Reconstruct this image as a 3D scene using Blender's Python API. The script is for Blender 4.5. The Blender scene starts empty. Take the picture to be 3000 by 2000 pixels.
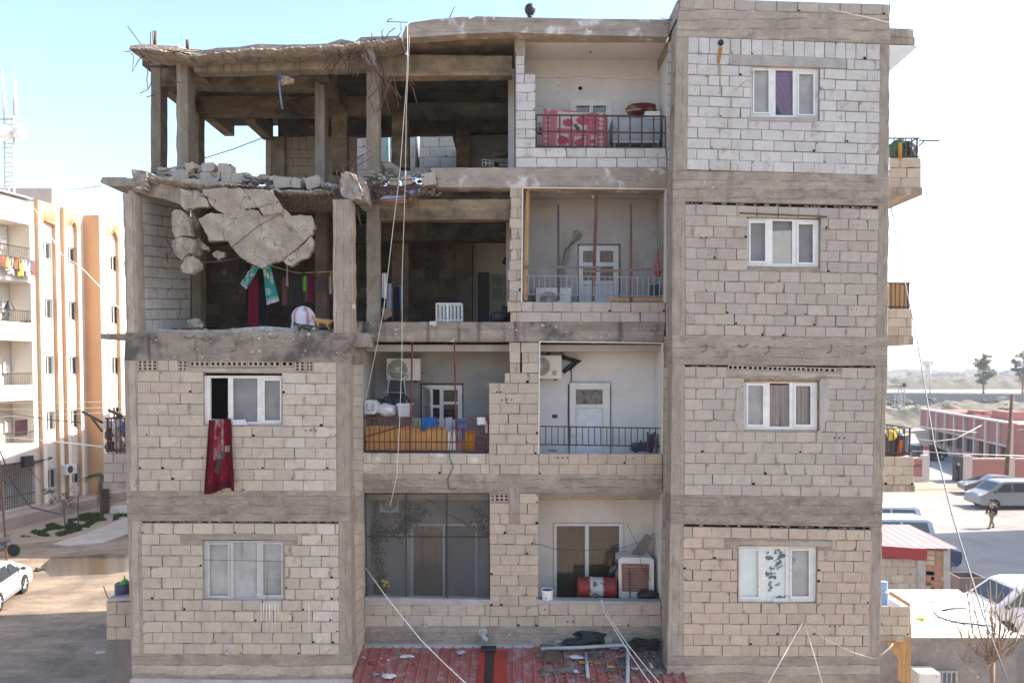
import bpy, bmesh, math, random
from mathutils import Vector, noise
R = math.radians
rnd = random.Random(11)
sc = bpy.context.scene
col = sc.collection

F, PX, PY = 2250.0, 1500.0, 1157.0          # survey constants of the photograph (3000 x 2000)
PITCH = R(2.1)
C0 = Vector((0, 0, 9.6))
FWD = Vector((0, math.cos(PITCH), -math.sin(PITCH)))
RGT = Vector((1, 0, 0))
UPV = RGT.cross(FWD)
cd = bpy.data.cameras.new('camera')
cam = bpy.data.objects.new('camera', cd)
col.objects.link(cam)
cam.location = C0
cam.rotation_euler = (R(90) - PITCH, 0, 0)
cd.sensor_width = 36
cd.lens = 36 * F / 3000
cd.shift_y = (PY - 1000) / 3000
cd.clip_end = 6000
cd.dof.use_dof = True
cd.dof.focus_distance = 15.6
cd.dof.aperture_fstop = 1.0
sc.camera = cam

EL, AZ = R(41), R(9)                        # sun height; angle behind the facade line
SUN = Vector((math.cos(EL) * math.cos(AZ), math.cos(EL) * math.sin(AZ), math.sin(EL)))
w = bpy.data.worlds.new('World')
sc.world = w
w.use_nodes = True
wn = w.node_tree
wn.nodes.clear()
wo = wn.nodes.new('ShaderNodeOutputWorld')
bg = wn.nodes.new('ShaderNodeBackground')
sky = wn.nodes.new('ShaderNodeTexSky')
sky.sky_type = 'NISHITA'
sky.sun_disc = False
sky.sun_elevation = EL
sky.sun_rotation = math.atan2(SUN.x, SUN.y)
sky.air_density = 1.0
sky.dust_density = 2.2
sky.ozone_density = 1.0
sky.altitude = 300
bg.inputs[1].default_value = 0.15
wn.links.new(sky.outputs[0], bg.inputs[0])
wn.links.new(bg.outputs[0], wo.inputs[0])
ld = bpy.data.lights.new('sun', 'SUN')
lo = bpy.data.objects.new('sun', ld)
col.objects.link(lo)
ld.energy = 4.2
ld.angle = R(0.5)
ld.color = (1.0, 0.93, 0.82)
lo.rotation_euler = SUN.to_track_quat('Z', 'Y').to_euler()
sc.view_settings.view_transform = 'Standard'
sc.view_settings.look = 'None'
sc.view_settings.exposure = 1.6
sc.view_settings.gamma = 1
sc.cycles.use_denoising = True
sc.cycles.max_bounces = 8
sc.cycles.diffuse_bounces = 5
sc.cycles.transparent_max_bounces = 12
sc.cycles.caustics_reflective = False
sc.cycles.caustics_refractive = False

def ray(px, py):
    return FWD * F + RGT * (px - PX) + UPV * (PY - py)
def P(px, py, Y):
    d = ray(px, py)
    return C0 + d * ((Y - C0.y) / d.y)
def G(px, py, z=0.0):
    d = ray(px, py)
    return C0 + d * ((z - C0.z) / d.z)
def PXX(px, py, X):
    d = ray(px, py)
    return C0 + d * ((X - C0.x) / d.x)

class MB:
    def __init__(s):
        s.v, s.f, s.m, s.sm, s.t = [], [], [], [], []
        s.tint = None
    def add(s, vs, fs, mi=0, smooth=False, tint=None):
        o = len(s.v)
        s.v.extend([Vector(x) for x in vs])
        t = tint if tint is not None else (s.tint or (1, 1, 1))
        if isinstance(t, list): s.t.extend(t)
        else: s.t.extend([t] * len(vs))
        for f in fs:
            s.f.append([i + o for i in f]); s.m.append(mi); s.sm.append(smooth)
    def poly(s, pts, mi=0, tint=None):
        s.add(pts, [list(range(len(pts)))], mi, False, tint)
    def prism(s, front, off, mi=0, tint=None):
        n = len(front)
        off = Vector(off)
        a = [Vector(p) for p in front]
        b = [p + off for p in a]
        fs = [list(range(n)), list(range(2 * n - 1, n - 1, -1))]
        fs += [[i, n + i, n + (i + 1) % n, (i + 1) % n] for i in range(n)]
        s.add(a + b, fs, mi, False, tint)
    def box(s, p0, p1, mi=0, tint=None):
        x0, y0, z0 = p0; x1, y1, z1 = p1
        s.prism([(x0, y0, z0), (x1, y0, z0), (x1, y0, z1), (x0, y0, z1)], (0, y1 - y0, 0), mi, tint)
    def pbox(s, x0, y0, x1, y1, Y, d, mi=0, tint=None):
        s.prism([P(x0, y1, Y), P(x1, y1, Y), P(x1, y0, Y), P(x0, y0, Y)], (0, d, 0), mi, tint)
    def pq(s, pts, Y, d, mi=0, tint=None):
        s.prism([P(x, y, Y) for x, y in pts], (0, d, 0), mi, tint)
    def tube(s, path, r, n=6, mi=0, smooth=True, tint=None):
        path = [Vector(p) for p in path]
        rs = r if isinstance(r, (list, tuple)) else [r] * len(path)
        vs, fs = [], []
        for i, p in enumerate(path):
            d = (path[min(i + 1, len(path) - 1)] - path[max(i - 1, 0)])
            if d.length < 1e-9: d = Vector((0, 0, 1))
            d.normalize()
            u = d.cross(Vector((0, 0, 1)) if abs(d.z) < .9 else Vector((1, 0, 0))).normalized()
            q = d.cross(u)
            for k in range(n):
                a = 2 * math.pi * k / n
                vs.append(p + (u * math.cos(a) + q * math.sin(a)) * rs[i])
        for i in range(len(path) - 1):
            for k in range(n):
                k2 = (k + 1) % n
                fs.append([i * n + k, i * n + k2, (i + 1) * n + k2, (i + 1) * n + k])
        fs.append(list(range(n))[::-1]); fs.append([(len(path) - 1) * n + k for k in range(n)])
        s.add(vs, fs, mi, smooth, tint)
    def bar(s, a, b, wx, mi=0, tint=None):
        s.tube([a, b], wx * .7071, 4, mi, False, tint)
    def lathe(s, c, prof, n=16, mi=0, axis=(0, 0, 1), tint=None):
        ax = Vector(axis).normalized()
        u = ax.cross(Vector((0, 1, 0)) if abs(ax.y) < .9 else Vector((1, 0, 0))).normalized()
        q = ax.cross(u)
        c = Vector(c)
        vs, fs = [], []
        ring = lambda r, h: [c + ax * h + (u * math.cos(2 * math.pi * k / n) + q * math.sin(2 * math.pi * k / n)) * r for k in range(n)]
        for i in range(len(prof) - 1):           # each band keeps its own rings, so edges stay crisp
            o = len(vs); vs += ring(*prof[i]) + ring(*prof[i + 1])
            fs += [[o + k, o + (k + 1) % n, o + n + (k + 1) % n, o + n + k] for k in range(n)]
        o = len(vs); vs += ring(*prof[0]) + ring(*prof[-1])
        fs += [[o + k for k in range(n)][::-1], [o + n + k for k in range(n)]]
        s.add(vs, fs, mi, True, tint)
    def blob(s, c, rad, amp=.2, sub=2, fr=2.0, mi=0, smooth=True, seed=0, flat=0, tint=None):
        bm = bmesh.new()
        bmesh.ops.create_icosphere(bm, subdivisions=sub, radius=1)
        c = Vector(c)
        vs = []
        for v in bm.verts:
            n = v.co.normalized()
            k = 1 + amp * noise.noise(n * fr + Vector((seed * 3.7, seed * 1.3, 0)))
            if flat: k += flat * (noise.cell(n * fr * 1.2 + Vector((seed * 2.1, 0, 0))) - .5)
            vs.append(c + Vector((n.x * rad[0], n.y * rad[1], n.z * rad[2])) * k)
        s.add(vs, [[v.index for v in f.verts] for f in bm.faces], mi, smooth, tint)
        bm.free()
    def build(s, name, mats, parent=None, origin=None):
        me = bpy.data.meshes.new(name)
        o = bpy.data.objects.new(name, me)
        col.objects.link(o)
        if parent is not None:
            org = Vector(parent['_o'])
        elif origin is not None:
            org = Vector(origin)
        else:
            lo_ = [min(v[i] for v in s.v) for i in range(3)]
            hi_ = [max(v[i] for v in s.v) for i in range(3)]
            org = Vector(((lo_[0] + hi_[0]) / 2, (lo_[1] + hi_[1]) / 2, lo_[2]))
        me.from_pydata([v - org for v in s.v], [], s.f)
        mats = mats if isinstance(mats, (list, tuple)) else [mats]
        for m_ in mats: me.materials.append(m_)
        me.polygons.foreach_set('material_index', s.m)
        me.polygons.foreach_set('use_smooth', s.sm)
        a = me.color_attributes.new('tint', 'FLOAT_COLOR', 'POINT')
        flat = []
        for t in s.t: flat += [t[0], t[1], t[2], 1.0]
        a.data.foreach_set('color', flat)
        me.update()
        o['_o'] = tuple(org)
        if parent is not None:
            o.parent = parent
        else:
            o.location = org
        return o

def tag(o, label=None, cat=None, group=None, kind=None):
    if label: o['label'] = label
    if cat: o['category'] = cat
    if group: o['group'] = group
    if kind: o['kind'] = kind
    return o
def thing(name, loc, label, cat, group=None):
    o = bpy.data.objects.new(name, None)
    o.empty_display_size = .2
    col.objects.link(o)
    o.location = loc
    o['_o'] = tuple(loc)
    return tag(o, label, cat, group)
def one(mb, name, mats, label, cat, group=None):
    return tag(mb.build(name, mats), label, cat, group)
def copy_tree(o, parent=None):
    c = o.copy()
    col.objects.link(c)
    if parent is not None:
        c.parent = parent
    for ch in list(o.children):
        copy_tree(ch, c)
    return c
def fix_normals(o):
    bm = bmesh.new(); bm.from_mesh(o.data)
    bmesh.ops.recalc_face_normals(bm, faces=bm.faces)
    bm.to_mesh(o.data); bm.free()

def newmat(name):
    m = bpy.data.materials.new(name)
    m.use_nodes = True
    nt = m.node_tree
    return m, nt, nt.nodes['Principled BSDF']
def N(nt, t, **k):
    n = nt.nodes.new(t)
    for a, b in k.items(): setattr(n, a, b)
    return n
def noise_node(nt, vec, scale, detail=4, rough=.55, stretch=None):
    if stretch:
        mp = N(nt, 'ShaderNodeMapping')
        mp.inputs['Scale'].default_value = stretch
        nt.links.new(vec, mp.inputs[0]); vec = mp.outputs[0]
    n = N(nt, 'ShaderNodeTexNoise')
    n.inputs['Scale'].default_value = scale
    n.inputs['Detail'].default_value = detail
    n.inputs['Roughness'].default_value = rough
    nt.links.new(vec, n.inputs['Vector'])
    return n.outputs[0]
def ramp(nt, fac, a, b, ca, cb):
    r = N(nt, 'ShaderNodeValToRGB')
    r.color_ramp.elements[0].position = a
    r.color_ramp.elements[1].position = b
    r.color_ramp.elements[0].color = (*ca, 1)
    r.color_ramp.elements[1].color = (*cb, 1)
    nt.links.new(fac, r.inputs[0])
    return r.outputs[0]
def mix(nt, fac, a, b, mode='MIX'):
    n = N(nt, 'ShaderNodeMix', data_type='RGBA', blend_type=mode)
    for sock, val in ((n.inputs[0], fac), (n.inputs[6], a), (n.inputs[7], b)):
        if hasattr(val, 'links'): nt.links.new(val, sock)
        elif isinstance(val, (int, float)): sock.default_value = val
        else: sock.default_value = (*val, 1)
    return n.outputs[2]
def g3(x): return (x, x, x)
def surf(name, base, rough=.85, var=.25, scale=3, fine=40, stretch=None, stain=None, stain_t=(.55, .7), stain_scale=1.2,
         spots=None, spots_t=(.62, .7), spots_scale=6, bump=.35, bump_scale=None, tint=False, metal=0, spec=.3, streak=None, bumpd=.02, boards=None):
    m, nt, b = newmat(name)
    geo = N(nt, 'ShaderNodeNewGeometry')
    pos = geo.outputs['Position']
    n1 = noise_node(nt, pos, scale, 5, .6, stretch)
    n2 = noise_node(nt, pos, fine, 3, .6)
    c = ramp(nt, n1, .3, .72, tuple(x * (1 - var) for x in base), tuple(min(1, x * (1 + var)) for x in base))
    c = mix(nt, 1.0, c, ramp(nt, n2, .3, .7, g3(1 - var * .6), g3(1.0 + var * .25)), 'MULTIPLY')
    if tint:
        at = N(nt, 'ShaderNodeAttribute', attribute_name='tint')
        c = mix(nt, 1.0, c, at.outputs['Color'], 'MULTIPLY')
    if streak:
        n5 = noise_node(nt, pos, 1.0, 4, .6, streak[1])
        c = mix(nt, ramp(nt, n5, streak[2], streak[3], g3(0), g3(streak[4])), c, streak[0])
    if stain:
        n3 = noise_node(nt, pos, stain_scale, 5, .65)
        c = mix(nt, ramp(nt, n3, stain_t[0], stain_t[1], g3(0), g3(.85)), c, stain)
    if spots:
        n4 = noise_node(nt, pos, spots_scale, 6, .7)
        c = mix(nt, ramp(nt, n4, spots_t[0], spots_t[1], g3(0), g3(.9)), c, spots)
    if boards:                               # joints of the formwork boards and a tone for each board
        sp = N(nt, 'ShaderNodeSeparateXYZ'); nt.links.new(pos, sp.inputs[0])
        dv = N(nt, 'ShaderNodeMath', operation='MULTIPLY_ADD'); nt.links.new(sp.outputs[boards[0]], dv.inputs[0]); dv.inputs[1].default_value = 1 / boards[1]
        wob = noise_node(nt, pos, .8, 2, .5); nt.links.new(wob, dv.inputs[2])
        fr = N(nt, 'ShaderNodeMath', operation='FRACT'); nt.links.new(dv.outputs[0], fr.inputs[0])
        fl = N(nt, 'ShaderNodeMath', operation='FLOOR'); nt.links.new(dv.outputs[0], fl.inputs[0])
        wn_ = N(nt, 'ShaderNodeTexWhiteNoise', noise_dimensions='1D'); nt.links.new(fl.outputs[0], wn_.inputs['W'])
        c = mix(nt, 1.0, c, ramp(nt, wn_.outputs['Value'], 0, 1, g3(.82), g3(1.12)), 'MULTIPLY')
        gate = ramp(nt, noise_node(nt, pos, 3, 3, .6), .42, .55, g3(0), g3(boards[2]))
        ln = ramp(nt, fr.outputs[0], .02, .15, g3(1), g3(0))
        gm = N(nt, 'ShaderNodeMath', operation='MULTIPLY'); nt.links.new(gate, gm.inputs[0]); nt.links.new(ln, gm.inputs[1])
        c = mix(nt, gm.outputs[0], c, (.1, .085, .07))
    nt.links.new(c, b.inputs['Base Color'])
    b.inputs['Roughness'].default_value = rough
    b.inputs['Metallic'].default_value = metal
    b.inputs['Specular IOR Level'].default_value = spec
    if bump:
        bp = N(nt, 'ShaderNodeBump')
        bp.inputs['Strength'].default_value = bump
        bp.inputs['Distance'].default_value = bumpd
        src = n2 if bump_scale is None else noise_node(nt, pos, bump_scale, 5, .65, stretch)
        nt.links.new(src, bp.inputs['Height'])
        nt.links.new(bp.outputs[0], b.inputs['Normal'])
    return m
def plain(name, base, rough=.6, metal=0, spec=.4, tint=False, var=.12, scale=6):
    return surf(name, base, rough, var, scale, 30, bump=0, metal=metal, spec=spec, tint=tint)
def glass_mat(name, tintc=(.98, .95, .91), refl=.07):
    m = bpy.data.materials.new(name); m.use_nodes = True
    nt = m.node_tree; nt.nodes.clear()
    o = N(nt, 'ShaderNodeOutputMaterial')
    tr = N(nt, 'ShaderNodeBsdfTransparent'); tr.inputs[0].default_value = (*tintc, 1)
    gl = N(nt, 'ShaderNodeBsdfGlossy'); gl.inputs['Roughness'].default_value = .03
    fr = N(nt, 'ShaderNodeFresnel'); fr.inputs[0].default_value = 1.45
    mx = N(nt, 'ShaderNodeMixShader')
    nt.links.new(fr.outputs[0], mx.inputs[0])
    nt.links.new(tr.outputs[0], mx.inputs[1]); nt.links.new(gl.outputs[0], mx.inputs[2])
    nt.links.new(mx.outputs[0], o.inputs[0])
    return m
CONC = (.345, .283, .226)
M = {}
CK = dict(bump=.8, bump_scale=16, bumpd=.02)
M['conc_h'] = surf('board_formed_concrete', CONC, .95, .22, 3.0, 26, (.7, .7, 2), stain=(.16, .135, .11), stain_t=(.56, .72), stain_scale=1.7,
                   spots=(.47, .43, .38), spots_t=(.64, .70), spots_scale=11, streak=((.2, .17, .145), (2.2, 2.2, .4), .56, .68, .5), boards=(2, .19, .8), **CK)
M['conc_v'] = surf('board_formed_column_concrete', CONC, .95, .22, 3.0, 26, (1.6, 1.6, .8), stain=(.18, .15, .125), stain_t=(.58, .75), stain_scale=2.4,
                   spots=(.5, .46, .4), spots_t=(.64, .68), spots_scale=15, boards=(0, .14, .75), **CK)
M['conc_worn'] = surf('worn_slab_concrete', (.305, .248, .197), .95, .25, 3.0, 26, (.8, .8, 2), stain=(.155, .128, .104), stain_t=(.52, .7), stain_scale=2.6,
                      spots=(.46, .41, .35), spots_t=(.62, .68), spots_scale=9, streak=((.13, .11, .09), (3, 3, .4), .58, .7, .45), boards=(2, .17, .8), **CK)
M['conc_stained'] = surf('water_stained_concrete', (.265, .22, .178), .95, .25, 2.6, 26, (.8, .8, 2), stain=(.075, .068, .062), stain_t=(.5, .62), stain_scale=1.3,
                         spots=(.60, .57, .53), spots_t=(.61, .66), spots_scale=6, streak=((.06, .056, .054), (3.2, 3.2, .3), .55, .64, .85), boards=(2, .19, .5), **CK)
M['conc_white'] = surf('roof_edge_concrete', (.33, .275, .225), .95, .22, 3, 26, (.8, .8, 2), stain=(.60, .57, .53), stain_t=(.55, .64), stain_scale=2.4, spots=(.17, .15, .13), spots_t=(.62, .7), spots_scale=8, boards=(2, .2, .4), **CK)
M['conc_L4'] = surf('weathered_column_concrete', (.25, .205, .155), .95, .25, 3, 26, (1.6, 1.6, .7), stain=(.37, .33, .28), stain_t=(.6, .75), spots=(.5, .46, .42), spots_t=(.67, .72), spots_scale=10, boards=(0, .13, .4), **CK)
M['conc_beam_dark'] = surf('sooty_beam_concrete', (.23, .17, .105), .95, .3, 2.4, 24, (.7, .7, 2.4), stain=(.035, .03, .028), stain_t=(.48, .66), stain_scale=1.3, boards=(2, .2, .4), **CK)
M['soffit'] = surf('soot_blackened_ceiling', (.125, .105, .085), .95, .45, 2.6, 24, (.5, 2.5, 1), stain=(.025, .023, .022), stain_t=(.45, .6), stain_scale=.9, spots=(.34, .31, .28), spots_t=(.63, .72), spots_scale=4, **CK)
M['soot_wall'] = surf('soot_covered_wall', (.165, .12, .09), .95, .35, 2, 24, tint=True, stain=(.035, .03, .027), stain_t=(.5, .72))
M['rough_conc'] = surf('broken_concrete', (.36, .31, .26), .95, .35, 6, 30, stain=(.2, .17, .145), stain_t=(.50, .66), stain_scale=4.5, spots=(.47, .43, .38), spots_t=(.6, .66), spots_scale=20, bump=1.0, bump_scale=22, bumpd=.05)
M['block'] = surf('concrete_block', (1, 1, 1), .95, .15, 5, 30, tint=True, bump=.7, bump_scale=26, stain=(.36, .295, .23), stain_t=(.57, .66), stain_scale=4.5, streak=((.27, .22, .175), (2.0, 2.0, .35), .56, .74, .45), spots=(.62, .57, .51), spots_t=(.66, .71), spots_scale=12)
M['block_wet'] = surf('stained_concrete_block', (1, 1, 1), .92, .14, 3, 60, tint=True, bump=.45, bump_scale=40,
                      stain=(.6, .54, .47), stain_t=(.6, .68), stain_scale=1.5, streak=((.16, .14, .125), (2.4, 2.4, .22), .6, .75, .6))
M['mortar'] = surf('mortar', (.29, .232, .18), .95, .25, 6, 60, bump=.5, bump_scale=50)
M['mortar_grey'] = surf('grey_mortar', (.24, .205, .175), .95, .25, 6, 60, bump=.5, bump_scale=50)
M['hole'] = plain('open_joint', (.02, .017, .015), 1, spec=0)  # near-black that paints the shade inside holes, chips and open joints
M['plaster'] = surf('white_plaster', (.64, .605, .585), .9, .08, 1.2, 26, stain=(.50, .435, .36), stain_t=(.54, .8), stain_scale=.9, spots=(.42, .37, .31), spots_t=(.70, .74), spots_scale=9, bump=.3, bump_scale=8)
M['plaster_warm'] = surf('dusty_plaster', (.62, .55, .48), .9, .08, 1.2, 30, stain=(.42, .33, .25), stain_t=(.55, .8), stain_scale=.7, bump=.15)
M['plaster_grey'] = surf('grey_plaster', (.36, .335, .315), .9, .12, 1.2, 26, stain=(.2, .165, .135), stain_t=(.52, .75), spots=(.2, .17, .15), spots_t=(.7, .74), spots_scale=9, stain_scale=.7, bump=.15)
M['render'] = surf('grey_cement_render', (.36, .33, .3), .92, .2, 3, 45, bump=.4, bump_scale=25)
M['upvc'] = surf('white_window_plastic', (.68, .655, .62), .4, .08, 5, 40, bump=0, stain=(.46, .40, .33), stain_t=(.58, .72), stain_scale=4)
M['upvc_dirty'] = surf('dirty_window_plastic', (.62, .59, .55), .45, .1, 5, 40, bump=0, stain=(.22, .16, .11), stain_t=(.6, .72), stain_scale=5)
M['alu'] = plain('grey_aluminium', (.42, .41, .40), .45, .3)
M['screen'] = surf('insect_screen', (.20, .19, .185), .7, .2, 2.5, 60, bump=0)
M['screen_light'] = surf('dusty_screen', (.34, .325, .31), .7, .2, 2.5, 60, bump=0, stain=(.2, .19, .18), stain_t=(.5, .7))
M['glass'] = glass_mat('window_glass')
M['black'] = plain('black_plastic', (.02, .02, .022), .5)
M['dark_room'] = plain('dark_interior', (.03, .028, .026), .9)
M['rust'] = surf('rusty_steel', (.115, .06, .04), .8, .35, 8, 50, bump=.3)
M['red_steel'] = surf('red_painted_steel', (.16, .045, .04), .6, .3, 6, 40, bump=.1)
M['dark_steel'] = surf('dark_steel', (.05, .045, .042), .6, .3, 6, 40, bump=.1)
M['grey_steel'] = surf('galvanised_steel', (.4, .4, .4), .5, .2, 6, 40, bump=.1, metal=.5)
M['wood'] = surf('raw_timber', (.42, .24, .10), .75, .3, 2, 40, (14, 14, 1), bump=.3)
M['wood_grey'] = surf('weathered_board', (.2, .16, .13), .85, .3, 2, 40, (10, 10, 1), bump=.3)
M['cloth'] = surf('woven_cloth', (1, 1, 1), .95, .1, 6, 90, tint=True, bump=.15, spec=.1)
M['paint'] = surf('coloured_plastic', (1, 1, 1), .45, .06, 6, 60, tint=True, bump=0)
M['cable_white'] = plain('white_cable', (.72, .66, .56), .7)
M['cable_black'] = plain('black_cable', (.03, .03, .032), .6)
M['pvc'] = surf('grey_pvc_pipe', (.33, .335, .35), .5, .12, 5, 50, bump=0)
M['ac'] = surf('aged_white_enamel', (.62, .59, .54), .45, .08, 4, 40, bump=0, stain=(.45, .36, .25), stain_t=(.66, .8))
YF, YR, YB, YB1 = 15.0, 16.0, 17.15, 17.55     # wing fronts, recess plane, back walls of the balconies
BLD = thing('apartment_building', (0, YF, 0), 'five storey bare block and concrete apartment building with its upper left corner blown open', 'building')

def lerp(a, b, t): return a + (b - a) * t
def quad_fn(TL, TR, BR, BL, Y):
    def f(s, t, d=0.0):
        x = lerp(lerp(TL[0], TR[0], s), lerp(BL[0], BR[0], s), t)
        y = lerp(lerp(TL[1], TR[1], s), lerp(BL[1], BR[1], s), t)
        p = P(x, y, Y); p.y += d
        return p
    def inv(x, y):
        s, t = .5, .5
        for _ in range(6):
            t = (y - lerp(TL[1], TR[1], s)) / (lerp(BL[1], BR[1], s) - lerp(TL[1], TR[1], s))
            x0 = lerp(TL[0], BL[0], t); x1 = lerp(TR[0], BR[0], t)
            s = (x - x0) / (x1 - x0)
        return s, t
    w = (P(*TR, Y) - P(*TL, Y)).length
    h = (P(*BL, Y) - P(*TL, Y)).length
    return f, inv, w, h

def holes_grid(mb, f, holes, depth, mi=0, mi_rev=None, us=(0, 1), vs=(0, 1), d0=0.0):
    """a wall sheet with rectangular openings and their reveals; f(u, v, d)"""
    U = sorted(set([us[0], us[1]] + [x for h in holes for x in (h[0], h[2]) if us[0] < x < us[1]]))
    V = sorted(set([vs[0], vs[1]] + [x for h in holes for x in (h[1], h[3]) if vs[0] < x < vs[1]]))
    for i in range(len(U) - 1):
        for j in range(len(V) - 1):
            cu, cv = (U[i] + U[i + 1]) / 2, (V[j] + V[j + 1]) / 2
            if any(h[0] < cu < h[2] and h[1] < cv < h[3] for h in holes): continue
            mb.add([f(U[i], V[j], d0), f(U[i + 1], V[j], d0), f(U[i + 1], V[j + 1], d0), f(U[i], V[j + 1], d0)], [[0, 1, 2, 3]], mi)
    mr = mi if mi_rev is None else mi_rev
    for h in holes:
        a, b, c, e = h[:4]
        dd = h[4] if len(h) > 4 else depth
        if dd <= 0: continue
        cs = [(a, b), (c, b), (c, e), (a, e)]
        for k in range(4):
            p, q = cs[k], cs[(k + 1) % 4]
            mb.add([f(*p, d0), f(*q, d0), f(*q, dd), f(*p, dd)], [[0, 1, 2, 3]], mr)

def block_face(mb, f, s0, t0, s1, t1, w, h, r, proud, tint, flutes=False, chip=.25):
    """one block: irregular eight-sided face, its edge ring and sides"""
    jx, jy = .005 / w, .005 / h
    cx = [r.uniform(.002, .010) for _ in range(4)]
    if r.random() < chip: cx[r.randrange(4)] = r.uniform(.025, .07)
    cut = [(c / w * r.uniform(.7, 1.4), c / h * r.uniform(.7, 1.4)) for c in cx]
    o = [(s0 + cut[0][0], t0), (s1 - cut[1][0], t0), (s1, t0 + cut[1][1]), (s1, t1 - cut[2][1]),
         (s1 - cut[2][0], t1), (s0 + cut[3][0], t1), (s0, t1 - cut[3][1]), (s0, t0 + cut[0][1])]
    o = [(a + r.uniform(-jx, jx), b + r.uniform(-jy, jy)) for a, b in o]
    mx, my = (s0 + s1) / 2, (t0 + t1) / 2
    inn = [(a + (mx - a) / abs(mx - a) * min(.008 / w, abs(mx - a) * .5) if a != mx else a,
            b + (my - b) / abs(my - b) * min(.008 / h, abs(my - b) * .5) if b != my else b) for a, b in o]
    vs = [f(a, b, -proud) for a, b in inn] + [f(a, b, -proud + .007) for a, b in o] + [f(a, b, .02) for a, b in o]
    fs = [list(range(8))]
    for k in range(8):
        k2 = (k + 1) % 8
        fs.append([k, 8 + k, 8 + k2, k2]); fs.append([8 + k, 16 + k, 16 + k2, 8 + k2])
    mb.add(vs, fs, 0, False, tint)
    if flutes:
        nfl = max(3, int((s1 - s0) * w / .045))
        for k in range(1, nfl):
            a = lerp(s0, s1, k / nfl)
            mb.add([f(a - .004 / w, t0 + .02 / h, -proud - .0015), f(a + .004 / w, t0 + .02 / h, -proud - .0015),
                    f(a + .004 / w, t1 - .01 / h, -proud - .0015), f(a - .004 / w, t1 - .01 / h, -proud - .0015)], [[0, 1, 2, 3]], 0, False, tuple(x * .72 for x in tint))

def hollow(mb, f, s0, t0, s1, t1, w, h, nx, ny, tint, proud=.01):
    """a block laid with its cells showing"""
    hs = []
    for i in range(nx):
        for j in range(ny):
            a0, a1 = lerp(s0, s1, (i + .2) / nx), lerp(s0, s1, (i + .82) / nx)
            b0, b1 = lerp(t0, t1, (j + .2) / ny), lerp(t0, t1, (j + .82) / ny)
            hs.append((a0, b0, a1, b1))
    m2 = MB(); m2.tint = tint
    holes_grid(m2, f, hs, .12, 0, None, (s0, s1), (t0, t1), -proud)
    mb.add(m2.v, m2.f, 0, False, tint)
    for a, b, c, d in hs:
        mb.add([f(a, b, .1), f(c, b, .1), f(c, d, .1), f(a, d, .1)], [[0, 1, 2, 3]], 1)
    cs = [(s0, t0), (s1, t0), (s1, t1), (s0, t1)]
    for k in range(4):
        p, q = cs[k], cs[(k + 1) % 4]
        mb.add([f(*p, -proud), f(*q, -proud), f(*q, .03), f(*p, .03)], [[0, 1, 2, 3]], 0, False, tint)

PAL = {'white': [(.55, .515, .485), (.57, .535, .50), (.53, .495, .465)],
       'beige': [(.465, .385, .30), (.48, .395, .305), (.44, .37, .295)],
       'grey': [(.415, .36, .31), (.435, .375, .315), (.40, .35, .305), (.44, .375, .31)],
       'pinky': [(.47, .37, .28), (.485, .38, .285), (.45, .36, .275)],  # warmer than the rest: light bounced up from below is in the tint
       'dark': [(.75, .7, .65), (1.0, .95, .9), (.6, .56, .52)]}

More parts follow.
